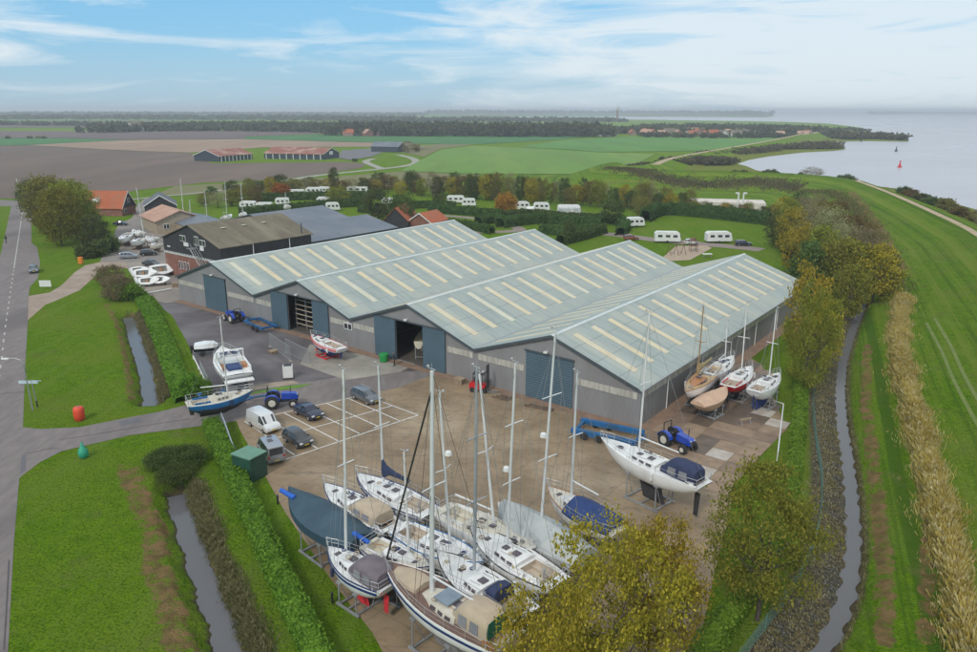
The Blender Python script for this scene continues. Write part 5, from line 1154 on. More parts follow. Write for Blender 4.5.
# tractors
TB = pm('tractor_blue', (0.012, 0.06, 0.42), (0.01, 0.05, 0.34), 1.5, .35, coat=.4)
CRM = pm('cream_rim', (0.66, 0.64, 0.55), None, 2, .5)
def tractor(label, loc, hd, blade=False, cabroof=False):
    r = empty('tractor', loc, hd, label, 'tractor')
    m = MB(); m.prismY([(.1, .85), (1.72, .80), (1.74, 1.25), (1.45, 1.42), (.1, 1.52)], -.34, .34); m.build('bonnet', TB, r)
    m = MB(); m.box((.1, 0, .68), (2.7, .42, .36)); m.build('chassis', BLACK, r)
    m = MB(); m.box((1.76, 0, 1.02), (.06, .5, .36)); m.build('grille', BLACK, r)
    for sg in (-1, 1):
        m = MB(); m.wheel((-.85, sg * .78, .72), .72, .42, n=22); w_ = m.build('rear_wheel', TYRE, r, smooth=40)
        m = MB(); m.tube((-.85, sg * .84, .72), (-.85, sg * 1.02, .72), .40, .36, 14); m.build('rim', CRM, w_)
        m = MB(); m.wheel((1.25, sg * .74, .46), .46, .3, n=20); w_ = m.build('front_wheel', TYRE, r, smooth=40)
        m = MB(); m.tube((1.25, sg * .8, .46), (1.25, sg * .91, .46), .25, .22, 12); m.build('rim', CRM, w_)
        m = MB(); rr = []
        for k in range(8):
            a = math.radians(15 + k * 22); rr.append([(-.85 + .82 * math.cos(a), sg * .56, .72 + .82 * math.sin(a)), (-.85 + .82 * math.cos(a), sg * 1.0, .72 + .82 * math.sin(a)), (-.85 + .77 * math.cos(a), sg * 1.0, .72 + .77 * math.sin(a)), (-.85 + .77 * math.cos(a), sg * .56, .72 + .77 * math.sin(a))])
        m.loft(rr, True); m.build('mudguard', TB, r)
    m = MB(); m.box((-.75, 0, 1.18), (.5, .5, .14)); m.box((-1.0, 0, 1.48), (.12, .48, .5)); m.build('seat', BLACK, r)
    m = MB(); m.tube((-.15, 0, 1.45), (-.3, 0, 1.7), .03)
    for k in range(10): a, b = 2 * PI * k / 10, 2 * PI * (k + 1) / 10; m.tube((-.3 + .05 * math.cos(a), .2 * math.sin(a), 1.7 + .16 * math.cos(a)), (-.3 + .05 * math.cos(b), .2 * math.sin(b), 1.7 + .16 * math.cos(b)), .02)
    m.build('steering_wheel', BLACK, r)
    m = MB()
    for sg in (-1, 1): m.tube((-1.25, sg * .5, 1.0), (-1.3, sg * .5, 2.15), .045)
    m.tube((-1.3, -.5, 2.15), (-1.3, .5, 2.15), .045); m.build('roll_bar', BLACK, r)
    m = MB(); m.tube((1.0, .26, 1.4), (1.0, .26, 2.1), .045); m.build('exhaust', BLACK, r)
    for sg in (-1, 1): m = MB(); m.box((1.72, sg * .24, 1.3), (.06, .14, .1)); m.build('headlight', LAMP, r)
    return r
tractor('blue tractor with cream wheels hitched to the boat trailer beside the parked cars', P3(281.5, 406), hd_px((266, 407), (294, 405)))
tractor('blue tractor coupled to an empty blue trailer close to the first hall', P3(234, 321.5), hd_px((246, 324), (228, 317)))
tractor('blue tractor standing behind the long white yacht', P3(677, 447.5), hd_px((662, 441), (692, 455)))
# forklift
def forklift():
    r = empty('forklift', P3(480.5, 391.5), hd_px((474, 391), (492, 393)), 'red forklift truck with black mast in front of the third and fourth halls', 'forklift')
    m = MB(); m.prismY([(-1.15, .35), (.6, .35), (.6, .85), (-.2, .9), (-.35, 1.15), (-1.05, 1.1), (-1.2, .8)], -.5, .5); m.build('body', REDP, r)
    m = MB()
    for x, s_ in ((.4, 1), (-.85, 1)):
        for sg in (-1, 1): m.tube((x, sg * .45, .9), (x * .8, sg * .45, 2.1), .04)
    m.box((-.15, 0, 2.13), (1.3, 1.0, .06)); m.build('overhead_guard', BLACK, r)
    m = MB()
    for sg in (-1, 1): m.box((.82, sg * .32, 1.65), (.14, .1, 3.1))
    for z in (.35, 1.4, 2.4, 3.15): m.box((.82, 0, z), (.1, .54, .1))
    m.build('mast', BLACK, r)
    m = MB()
    for sg in (-1, 1): m.box((1.4, sg * .25, .14), (1.1, .12, .05)); m.box((.9, sg * .25, .35), (.05, .12, .46))
    m.build('fork', GREYS, r)
    for x in (.5, -.8):
        for sg in (-1, 1): m = MB(); m.wheel((x, sg * .5, .3), .3, .2); m.build('wheel', TYRE, r, smooth=40)
    m = MB(); m.box((-.45, 0, 1.2), (.45, .45, .12)); m.box((-.68, 0, 1.4), (.1, .45, .4)); m.build('seat', BLACK, r)
forklift()
# boat trailers
def trailer(label, a, b, width, arms=True, mat=BLUES, tongue=3.0, beam=.26):
    A, B = at(*a), at(*b); c = (A + B) / 2; L = (B - A).length; hd = math.atan2(B.y - A.y, B.x - A.x)
    r = empty('boat_trailer', (c.x, c.y, 0.02), hd, label, 'boat trailer')
    m = MB()
    for sg in (-1, 1): m.box((0, sg * width / 2, .62), (L, beam, beam + .04))
    m.box((-L / 2 + .4, 0, .62), (.24, width - beam - .01, .26)); m.box((L / 2 - .14, 0, .62), (.24, width - beam - .01, .26))
    m.build('frame', mat, r)
    m = MB(); m.tube((L / 2, width * .4, .62), (L / 2 + tongue * .5, 0, .6), .1); m.tube((L / 2, -width * .4, .62), (L / 2 + tongue * .5, 0, .6), .1); m.tube((L / 2 + tongue * .45, 0, .6), (L / 2 + tongue, 0, .58), .11); m.build('drawbar', mat, r)
    for x in (-L * .28, -L * .06):
        for sg in (-1, 1): m = MB(); m.wheel((x, sg * (width / 2 + .3), .36), .36, .24); m.build('wheel', TYRE, r, smooth=40)
    if arms:
        for x in (-L * .3, L * .2):
            for sg in (-1, 1): m = MB(); m.tube((x, sg * width * .48, .7), (x, sg * width * .62, 1.45), .07); m.box((x, sg * width * .60, 1.5), (.5, .16, .2)); m.build('support_arm', mat, r)
    return r
trailer('blue hydraulic trailer carrying the blue hulled yacht', (193, 413), (240, 405), 1.9, tongue=3.4)
trailer('empty blue boat trailer behind the tractor by the first hall', (270, 332), (252, 323.5), 2.2, arms=False, tongue=2.2)
trailer('empty blue boat trailer with a red tail light lying along the fourth hall', (576, 431), (640, 444), 2.6, arms=False, tongue=.8, beam=.42)
# caravans and camper vans
CARV = pm('caravan_white', (0.74, 0.74, 0.71), (0.66, 0.66, 0.63), 1, .4)
def caravan(label, loc, hd, L=5.2, group='caravans on the campsite', awning=False):
    r = empty('caravan', loc, hd, label, 'caravan', group); h = L / 2
    m = MB(); m.prismY([(-h, .45), (h - .1, .45), (h, .9), (h - .35, 2.35), (h - .8, 2.58), (-h + .5, 2.58), (-h, 2.2)], -1.1, 1.1); m.build('body', CARV, r)
    m = MB()
    for sg in (-1, 1):
        for x in (-L * .3, 0, L * .28): m.box((x, sg * 1.11, 1.65), (L * .17, .05, .55))
    m.box((h - .12, 0, 1.7), (.2, 1.6, .5)); m.build('window', GLASS, r)
    m = MB(); m.tube((h - .1, .4, .5), (h + 1.0, 0, .5), .05); m.tube((h - .1, -.4, .5), (h + 1.0, 0, .5), .05); m.build('drawbar', METAL, r)
    for sg in (-1, 1): m = MB(); m.wheel((-.1, sg * 1.0, .34), .34, .2); m.build('wheel', TYRE, r)
    if awning: m = MB(); m.prismY([(-h + .3, 0), (h - .5, 0), (h - .5, 1.9), (-h + .3, 1.9)], -3.2, -1.14); m.build('awning', pm('awning_cloth', (0.30, 0.32, 0.35), (0.6, 0.6, 0.58), .8, .8), r)
    return r
CV = [(578 + 57, 227, .25, 4.6, 'white caravan alone at the left edge of the bright lawn', 0), (667, 242.5, -.1, 6.0, 'long white caravan beside the small white car, nearer the playground', 0), (718, 242.5, .05, 6.0, 'white caravan with wheel covers in front of the dark blue car', 0),
      (521.5, 210, .2, 5, 'caravan right of the orange tree', 0), (541.5, 211, 0, 5, 'caravan with a blue front behind the hedge', 0), (569, 213.5, 0, 7, 'caravan with a grey awning, widest in its row', 1), (531, 215.5, 1.4, 3.6, 'small caravan end on behind the hedge', 0),
      (249, 209.5, -.1, 5, 'leftmost caravan above the grey workshop roof', 0), (265, 211, 0, 5, 'caravan second from the left above the workshop roof', 0), (283, 206, .2, 4.6, 'cream caravan behind the brown roof', 0), (297, 197, 0, 6, 'low white caravan beside the orange shrub', 0),
      (314, 194.5, 0, 5.4, 'white caravan in the back row, left of its neighbour camper', 0), (324.5, 194, .1, 4.4, 'white camper beside the back row caravan', 0), (324, 205, .1, 4.4, 'caravan half hidden by bushes behind the workshop', 0), (333, 211, .3, 4.2, 'small white caravan just above the workshop roof ridge', 0),
      (358, 193.5, 0, 8, 'large white mobile home in the back row', 0), (456, 203.5, 0, 6, 'white caravan with dark windows right of the green hedge', 0), (388, 206.0, 0, 3.8, 'white caravan peeping over the hedge by the round trees', 0), (469, 206.5, 0, 4.5, 'low white trailer beside the dark windowed caravan', 0)]
for u, v, hd, L_, lab, aw in CV: caravan(lab, P3(u, v), hd, L_, awning=bool(aw))
# ------------------------------------------------ small boats and boats by the barn
def dinghy(label, u, v, L=3.6, hd=0.0, z=0.5, mat=GEL, inner=None, group='small boats by the brick barn', stand=True):
    p = at(u, v, z); r = empty('open_dinghy', (p.x, p.y, 0.32), hd, label, 'small boat', group); r.rotation_euler.x = math.radians(30); B = L * .60; m = MB(); n_ = []
    Hh = Hull(L, B, z + .55, free=.6, dm=.6, stern=.75, rise=.15); rings = [Hh.ring(t, 6) for t in (0, .1, .25, .45, .6, .75, .86, .94, 1.0)]; m.loft(rings, cap=False); m.add(rings[0], [tuple(range(13))]); m.build('hull', mat, r, smooth=60)
    m = MB(); ts = (.0, .1, .22, .45, .62, .75, .86, .94, 1)
    for a, b in zip(ts, ts[1:]):
        q = [[(Hh.x(t), -Hh.hb(t), Hh.sh(t) + .01), (Hh.x(t), -Hh.hb(t) * .55, Hh.sh(t) + .04), (Hh.x(t), Hh.hb(t) * .55, Hh.sh(t) + .04), (Hh.x(t), Hh.hb(t), Hh.sh(t) + .01)] for t in (a, b)]
        m.add(q[0] + q[1], [(0, 1, 5, 4), (2, 3, 7, 6)] + ([] if .1 <= a < .6 else [(1, 2, 6, 5)]))
    m.build('deck', DECK, r)
    m = MB(); m.box((Hh.x(.35), 0, z + .22), (L * .5, B * .5, .05)); m.build('floor', inner or pm('dinghy_floor', (0.16, 0.13, 0.11), (0.3, 0.28, 0.25), 2, .7), r)
    m = MB(); m.box((Hh.x(.4), 0, z + .45), (.25, B * .54, .05)); m.build('thwart', VARN, r)
    if stand: m = MB(); m.box((-L * .2, 0, z * .5), (.2, B * .6, z)); m.box((L * .2, 0, z * .5), (.2, B * .6, z)); m.build('chock', RUSTS, r)
    return r
for a in (('round white dinghy at the back left of the dinghy group', 146.5, 276, 4.0, .3, .5), ('largest white dinghy, nearest the brick wall', 163.5, 272, 4.8, .6, .6), ('white dinghy with brown floor at the front left, by the hedge', 149.5, 284, 3.4, .5, .3),
          ('white dinghy at the front right of the dinghy group', 161.5, 283, 3.3, .2, .3), ('pale blue dinghy tucked behind the front left one', 139.5, 273, 3.0, .7, .3)): dinghy(a[0], a[1], a[2], a[3], a[4], a[5])
m = MB(); m.tube(at(131, 270, .35), at(139, 285, .35), .42, .34, 8); o = m.build('upturned_canoe', GEL, smooth=50); tag(o, 'long white upturned hull lying along the hedge', 'canoe', 'small boats by the brick barn')
m = MB(); a, b = at(144.5, 293.5, .25), at(172, 288.5, .25); m.tube(a, b, .13, .1, 8); o = m.build('spare_mast', ALUW); tag(o, 'spare white mast lying on the ground in front of the dinghies', 'mast')
SB = 'sailing boats packed left of the barn'
for lab, bow, st, z, mast, mt, cr_ in (('white boat on rusty trestles, left end of the packed boats', (120, 241), (130, 233), 1.9, None, GEL, RUSTS), ('white boat second from the left among the packed boats', (131, 243.5), (144, 238), 1.9, None, GEL, RUSTS),
                      ('pinkish white boat with the tallest white mast by the barn corner', (146, 238), (157, 239), 2.0, ((152.5, 236), (145.2, 188)), GEL, RUSTS), ('white boat farther back beside the farmyard', (133, 231), (143, 234), 1.8, None, GEL, RUSTS), ('cream boat pressed against the barn corner', (149, 246), (161, 244), 1.6, None, CREAM, RUSTS)):
    BT(lab, bow, st, z, mast, B=2.4, cradlem=cr_, group=SB, rigging=False, boomz=0, keel='long', free=.85, cab=(.5, .78), mastm=ALUW, hullm=mt)
MB2 = 'sailing boats laid up behind the barn, mostly hidden'
for k, (u, vb, ut, vt, lab) in enumerate(((184.5, 222, 180.2, 179.5, 'tallest mast behind the brown roof'), (191, 223, 189.5, 200.5, 'short mast with a white flag'), (207.5, 221, 204.5, 191, 'mast nearer the left end of the roof'), (227, 217, 224.8, 182.5, 'slender mast over the middle of the roof'), (243, 214.5, 240.5, 183.5, 'mast at the right end of the roof'), (286, 206, 285.3, 193, 'short mast above the cream caravan'))):
    p = at(u, vb, 2.0); a = 0.6 + k * .3; d = Vector((math.cos(a), math.sin(a), 0)) * 3
    yacht('boat behind the barn with the ' + lab, p + d, p - d, 2.0, B=2.2, mast=(p, (ut, vt)), group=MB2, boomz=.8, keel='long', free=.85, mastm=ALUW, rigging=False, cradlem=RUSTS)
# ------------------------------------------------ yard furniture
def outboard():
    r = empty('boat_engine_trailer', P3(205.5, 354.5), .3, 'white covered dinghy with black outboard engine beside the motor cruiser', 'small boat')
    m = MB(); m.loft([[(x, -w_, 1.0), (x, -w_ * .9, 1.0 + h_), (x, w_ * .9, 1.0 + h_), (x, w_, 1.0)] for x, w_, h_ in ((-1.2, .75, .45), (0, .85, .6), (1.1, .7, .55), (1.6, .3, .3))]); m.build('cover', GEL, r)
    m = MB(); m.loft([[(x, -w_, 1.0), (x, -w_ * .5, .55), (x, w_ * .5, .55), (x, w_, 1.0)] for x, w_ in ((-1.3, .8), (0, .9), (1.1, .75), (1.7, .25))]); m.build('hull', BLACK, r)
    m = MB(); m.box((-1.55, 0, 1.05), (.4, .35, .55)); m.box((-1.6, 0, .6), (.2, .12, .6)); m.build('outboard_engine', BLACK, r)
    m = MB(); m.box((0, 0, .42), (2.4, .5, .12)); m.tube((1.2, 0, .42), (2.4, 0, .42), .05); m.build('frame', METAL, r)
    for sg in (-1, 1): m = MB(); m.wheel((-.3, sg * .75, .3), .3, .18); m.build('wheel', TYRE, r)
outboard()
def fence_panel(label, a, b, h=1.9):
    A, B = at(*a), at(*b); L = (B - A).length; r = empty('site_fence_panel', (A.x, A.y, .03), math.atan2(B.y - A.y, B.x - A.x), label, 'fence panel')
    m = MB(); m.tube((0, 0, 0), (0, 0, h), .04); m.tube((L, 0, 0), (L, 0, h), .04); m.tube((0, 0, h), (L, 0, h), .04); m.tube((0, 0, .15), (L, 0, .15), .04); m.build('frame', METAL, r)
    m = MB(); n = int(L / .18)
    for k in range(1, n): m.tube((k * L / n, 0, .15), (k * L / n, 0, h), .016, n=3)
    for k in range(1, 8): m.tube((0, 0, .15 + k * (h - .15) / 8), (L, 0, .15 + k * (h - .15) / 8), .016, n=3)
    m.build('mesh_infill', METAL, r)
    m = MB(); m.box((.1, 0, .07), (.7, .25, .13)); m.box((L - .1, 0, .07), (.7, .25, .13)); m.build('foot_block', pm('concrete_block', (0.4, 0.34, 0.27)), r)
fence_panel('mesh site fence panel leaning towards the motor cruiser, left one', (270, 347), (291, 362)); fence_panel('mesh site fence panel right of the other one, by the small open boat', (286, 353), (311, 366))
fence_panel('mesh gate panel standing upright behind the trailer tail', (201, 374), (209, 391), 1.6)
r = empty('ibc_box', P3(288.5, 378), .2, 'white upright plastic box on the asphalt road edge', 'container'); m = MB(); m.box((0, 0, .85), (1.1, .9, 1.4)); m.build('tank', PVC, r); m = MB(); m.box((0, 0, .075), (1.2, 1.0, .14)); m.box((0, 0, 1.58), (.9, .7, .05)); m.build('pallet', BLACK, r)
r = empty('metal_cabinet', P3(251, 476), HB + .25, 'dark green metal cabinet with pale green roof beside the hedge', 'cabinet')
m = MB(); m.box((0, 0, 1.06), (2.1, 1.8, 2.1)); m.build('body', pm('dark_green_metal', (0.02, 0.075, 0.05), (0.015, 0.06, 0.04), 1, .5, rib=.4, ribscale=2), r); m = MB(); m.box((0, 0, 2.16), (2.25, 1.95, .1)); m.build('roof', pm('pale_green_roof', (0.14, 0.28, 0.20)), r); m = MB(); m.box((1.08, 0, 1.05), (.05, 1.2, 1.9)); m.build('door', pm('dark_green_door', (0.018, 0.065, 0.045)), r)
r = empty('waste_drum', P3(384, 361.5), 0.3, 'bright green round drum standing outside the third hall', 'drum'); m = MB(); m.tube((0, 0, .06), (0, 0, .95), .52, .58, 14); m.build('body', pm('bright_green_plastic', (0.015, 0.28, 0.06)), r); m = MB(); m.tube((0, 0, .95), (0, 0, 1.02), .61, .55, 14); m.build('lid', pm('bright_green_plastic', (0.015, 0.28, 0.06)), r); m = MB(); m.tube((0,0,0.0),(0,0,.06),.5,.5,14); m.build('foot', BLACK, r)
# navigation buoys used as gate markers
r = empty('red_barrel_buoy', P3(80, 420), 0, 'orange red barrel shaped buoy on the grass by the entrance', 'buoy'); m = MB(); m.loft([[(q * math.cos(2 * PI * j / 14), q * math.sin(2 * PI * j / 14), z) for j in range(14)] for z, q in ((.0, .40), (.12, .48), (.5, .52), (1.0, .52), (1.3, .48), (1.4, .36))], True); m.build('float', pm('buoy_red', (0.68, 0.07, 0.025), (0.58, 0.05, 0.02), 1, .5), r, smooth=50); m = MB(); m.tube((0, 0, 1.4), (0, 0, 1.5), .08); m.build('lifting_eye', METAL, r)
r = empty('green_conical_buoy', P3(84, 457.5), 0, 'sea green pear shaped buoy on the grass by the entrance', 'buoy'); m = MB(); m.loft([[(q * math.cos(2 * PI * j / 14), q * math.sin(2 * PI * j / 14), z) for j in range(14)] for z, q in ((.0, .28), (.15, .40), (.5, .44), (.8, .36), (1.1, .16), (1.45, .07), (1.55, .03))], True); m.build('float', pm('buoy_green', (0.03, 0.33, 0.20), (0.025, 0.28, 0.17), 1, .5), r, smooth=50); m = MB(); m.tube((0, 0, 1.52), (0, 0, 1.65), .04); m.build('lifting_eye', METAL, r)
# lamp, signpost, signs
r = empty('street_lamp', P3(33, 411), 0, 'tall pale street lamp with arm over the main road', 'street lamp'); pole = at(33, 411)
lh = zabove(pole, (22, 359)); m = MB(); m.tube((0, 0, 0), (-.1, 0, lh - .6), .085, .06, 8); m.path([(-.1, 0, lh - .6), (-.35, 0, lh - .15), (-.9, 0, lh + .03), (-1.5, -.1, lh + .02)], .05, 6); m.build('pole', METAL, r); m = MB(); m.box((-1.75, -.12, lh + .02), (.7, .26, .12)); m.build('lamp_head', PVC, r)
r = empty('direction_sign', P3(37.5, 407), 0, 'signpost with a pale blue arm sign on two posts beside the lamp', 'signpost'); m = MB(); m.tube((0, 0, 0), (-.15, 0, 3.0), .06); m.build('post', METAL, r)
m = MB(); m.box((-.5, 0, 2.75), (2.0, .08, .3)); m.box((.35, 0, 2.9), (1.0, .06, .08)); m.build('sign_arm', pm('pale_blue_sign', (0.5, 0.62, 0.66)), r); m = MB(); m.tube((0, 0, 0.0), (0, 0, .7), .075); m.build('black_foot', BLACK, r)
r = empty('roadside_board', P3(46, 289), 0.1, 'small white board on the grass beside the drive', 'sign'); m = MB(); m.box((0, 0, .95), (1.9, .08, 1.1)); m.build('board', PVC, r); m = MB(); m.tube((-.7, .05, 0), (-.7, .05, 1.0), .04); m.tube((.7, .05, 0), (.7, .05, 1.0), .04); m.build('leg', METAL, r)
r = empty('information_board', P3(38.5, 221), 0.1, 'round white sign at the edge of the tree shadow', 'sign'); m = MB(); m.tube((0, 0, 0), (0, 0, 1.6), .04); m.build('post', METAL, r); m = MB(); m.tube((0, -.05, 1.7), (0, 0.0, 1.7), .45, .45, 14); m.build('sign_plate', PVC, r)
r = empty('parcel_bin', P3(81, 264), 0.1, 'orange bin beside the drive entrance bushes', 'bin'); m = MB(); m.box((0, 0, .65), (.75, .7, 1.2)); m.build('body', pm('orange_plastic', (0.75, 0.22, 0.02)), r); m = MB(); m.box((0, 0, 1.3), (.82, .78, .1)); m.build('lid', pm('orange_plastic', (0.75, 0.22, 0.02)), r)
r = empty('cycle_stand', P3(99.5, 249), 0, 'white metal frame standing on the lawn by the trees', 'frame'); m = MB(); m.path([(-1.1, 0, 0), (-1.1, 0, 1.1), (-.6, 0, .8), (.6, 0, .8), (1.1, 0, 1.1), (1.1, 0, 0)], .06); m.build('tube_frame', PVC, r)
r = empty('floodlight_mast', P3(22.5, 204), 0, 'slim grey pole beside the crossroads at the far left', 'pole'); ph_ = zabove(at(22.5, 204), (20, 179)); m = MB(); m.tube((0, 0, 0), (-.6, 0, ph_), .16, .1); m.build('pole', PVC, r)
r = empty('small_bollard', P3(278, 504), 0, 'short black bollard on the grass strip beside the concrete, farther one', 'bollard', 'black bollards on the grass strip'); m = MB(); m.tube((0, 0, 0), (0, 0, .75), .09); m.build('post', BLACK, r); m = MB(); m.tube((0,0,.75),(0,0,.8),.1,.06); m.build('cap', BLACK, r)
copy_tree(r, loc=P3(332.5, 603), label='short black bollard on the grass strip, nearer the red keeled yacht')
# white pipe rail by the slabs
r = empty('pipe_rail', P3(782, 405), 0, 'bent white pipe rail standing at the corner of the slab yard', 'rail'); a, b, c = at(771, 400, .3) - at(782, 405), at(783.5, 404, .9) - at(782, 405), at(778, 452, .9) - at(782, 405)
m = MB(); m.path([a, b, c], .06); m.tube(c, (c.x, c.y, 0), .05); m.tube(b, (b.x, b.y, 0), .05); m.build('pipe', PVC, r)
# blue grey metal ramp rail from trailer along the hedge
r = empty('rail_barrier', P3(222, 425), 0, 'pale blue grey metal barrier running from the trailer down along the hedge', 'barrier')
o0 = at(222, 425); pts = [at(219, 408, 1.3) - o0, at(224, 420, 1.3) - o0, at(231, 440, 1.2) - o0, at(236, 452, .4) - o0]
m = MB(); m.loft([[(p.x - .05, p.y, p.z), (p.x + .05, p.y, p.z), (p.x + .05, p.y, p.z - .5), (p.x - .05, p.y, p.z - .5)] for p in pts], True); m.build('rail', pm('barrier_grey', (0.33, 0.38, 0.42)), r)
m = MB()
for p in pts[:3]: m.tube((p.x, p.y, 0), (p.x, p.y, p.z - .25), .04)
m.build('post', METAL, r)
# long low rail along the asphalt edge
r = empty('edge_barrier', P3(198, 368), 0, 'low white pipe barrier along the edge of the asphalt by the motor cruiser', 'barrier'); o0 = at(198, 368)
m = MB(); A, B = at(193, 356, .5) - o0, at(209, 388, .5) - o0; m.tube(A, B, .07)
for t in (0, .33, .66, 1): p = A.lerp(B, t); m.tube((p.x, p.y, 0), (p.x, p.y, .5), .05)
m.build('pipe', PVC, r)
# playground, channel marks
r = empty('climbing_frame', P3(676, 255), .3, 'dark metal climbing frame on the sandy playground', 'playground frame'); m = MB()
for x in (-1.8, 0, 1.8):
    m.tube((x, -1, 0), (x, 0, 2.2), .06); m.tube((x, 1, 0), (x, 0, 2.2), .06)
m.tube((-1.8, 0, 2.2), (1.8, 0, 2.2), .06); m.build('frame', RUSTS, r)
for x in (-1.0, 1.0): m = MB(); m.tube((x - .2, 0, 2.2), (x - .2, 0, .5), .015); m.tube((x + .2, 0, 2.2), (x + .2, 0, .5), .015); m.box((x, 0, .5), (.5, .2, .05)); m.build('swing_seat', BLACK, r)
r = empty('play_tower', P3(693, 251.5), 0, 'small wooden play tower at the right of the sand', 'playground tower'); m = MB()
for x in (-.7, .7):
    for y in (-.7, .7): m.tube((x, y, 0), (x, y, 2.4), .06)
m.box((0, 0, 1.3), (1.4, 1.4, .1)); m.build('frame', RUSTS, r); m = MB(); m.prismY([(-.9, 2.4), (.9, 2.4), (0, 3.1)], -.9, .9); m.build('roof', RUSTS, r)
r = empty('picnic_table', P3(707, 257.5), 0, 'pale table on the grass right of the playground', 'table'); m = MB(); m.box((0, 0, .74), (2.0, .9, .08)); m.build('table_top', CARV, r)
for x in (-.7, .7): m = MB(); m.box((x, 0, .35), (.1, .7, .69)); m.build('leg', METAL, r)
for u, v, lab, mt, hh in ((899.5, 167.5, 'red buoy floating nearest the dyke on the estuary', REDP, 1.8), (896, 151.5, 'small dark buoy farther out beyond the red one', BLACK, 1.5)):
    p = at(u, v, -.6); r = empty('channel_buoy', p, 0, lab, 'buoy'); m = MB(); m.tube((0, 0, -.2), (0, 0, .7), 1.1, 1.1, 10); m.tube((0, 0, .7), (0, 0, 3.2), .8, .15, 8); m.build('float', mt, r); m = MB(); m.ball((0, 0, 3.4), .45, 8); m.build('topmark', mt, r)
for u, v, lab in ((861, 141.8, 'post beacon at the end of the wooded spit, left one'), (907.5, 141, 'post beacon standing off the tip of the wooded spit')):
    p = at(u, v, -.6); r = empty('harbour_beacon', p, 0, lab, 'beacon'); m = MB(); m.tube((0, 0, -.3), (0, 0, 7), .7, .5, 8); m.build('pile', BLACK, r); m = MB(); m.box((0, 0, 7.6), (1.6, 1.6, 1.2)); m.build('topmark', TRIM, r)
# long pale glasshouse and silos behind the hedge
r = empty('low_tent_hall', P3(737, 211), 0, 'low white roofed hall behind the long hedge', 'hall'); o0 = at(737, 211); m = MB(); a, b = at(690, 209) - o0, at(762, 211) - o0
m.loft([[(a.x, a.y - 3, 0), (a.x, a.y - 3, 2.6), (a.x, a.y, 3.4), (a.x, a.y + 3, 2.6), (a.x, a.y + 3, 0)], [(b.x, b.y - 3, 0), (b.x, b.y - 3, 2.6), (b.x, b.y, 3.4), (b.x, b.y + 3, 2.6), (b.x, b.y + 3, 0)]]); m.build('roof_cover', pm('tent_white', (0.62, 0.56, 0.50)), r)
m = MB(); m.box((a.x * .5, a.y - 3.05, 1.2), (1.4, .1, 2.2)); m.build('door', METAL, r)
for u in (737, 742): p = at(u, 213); r = empty('white_flag_pole', (p.x, p.y, 0), 0, 'white post above the low white hall, ' + ('left' if u < 740 else 'right') + ' of the pair', 'post'); m = MB(); m.tube((0, 0, 0), (0, 0, 6.2), .3, .22); m.build('post', PVC, r); m = MB(); m.box((.5 if u > 740 else -.5, 0, 6.0), (1.0, .1, .5)); m.build('arm', PVC, r)
# people
SKIN = pm('skin', (0.45, 0.27, 0.19)); CLOTH = pm('dark_clothes', (0.025, 0.025, 0.03))
def person(label, loc, hd, stride=.18, top=CLOTH):
    r = empty('person', loc, hd, label, 'person'); me = bpy.data.meshes.new('body')
    V = [(0, 0, .95), (0, 0, 1.2), (0, 0, 1.42), (0, 0, 1.52), (.01, 0, 1.68), (0, .1, .92), (stride, .1, .5), (stride * .7, .1, .07), (stride * .7 + .2, .1, .04), (0, -.1, .92), (-stride * .6, -.1, .5), (-stride * 1.6, -.1, .07), (-stride * 1.6 + .2, -.1, .04),
         (0, .19, 1.40), (-.1, .25, 1.13), (.05, .24, .88), (.08, .24, .80), (0, -.19, 1.40), (.1, -.25, 1.13), (.2, -.24, .9), (.25, -.24, .83)]
    E_ = [(0, 1), (1, 2), (2, 3), (3, 4), (0, 5), (5, 6), (6, 7), (7, 8), (0, 9), (9, 10), (10, 11), (11, 12), (2, 13), (13, 14), (14, 15), (15, 16), (2, 17), (17, 18), (18, 19), (19, 20)]
    R_ = [.15, .14, .15, .06, .1, .09, .065, .05, .045, .09, .065, .05, .045, .06, .045, .035, .04, .06, .045, .035, .04]
    me.from_pydata(V, E_, []); o = bpy.data.objects.new('body', me); COL.objects.link(o); o.parent = r
    md = o.modifiers.new('skin', 'SKIN')
    bpy.context.view_layer.objects.active = o
    if not me.skin_vertices: bpy.ops.mesh.customdata_skin_add()
    for i, q in enumerate(R_): me.skin_vertices[0].data[i].radius = (q, q * (.8 if i < 3 else 1)); me.skin_vertices[0].data[i].use_root = (i == 0)
    md2 = o.modifiers.new('sub', 'SUBSURF'); md2.levels = 1; md2.render_levels = 1; me.materials.append(top)
    m = MB(); m.ball((.03, 0, 1.69), .105, 8, sz=1.15); m.build('head', SKIN, r, smooth=60)
    m = MB(); m.ball((0.0, 0, 1.735), .112, 8); m.build('hair', BLACK, r, smooth=60)
person('person in dark clothes walking along the left edge of the main road', P3(6.5, 243), math.radians(80))
person('person in dark clothes standing at the doorway of the third hall', P3(394.5, 366), math.radians(200), .05)

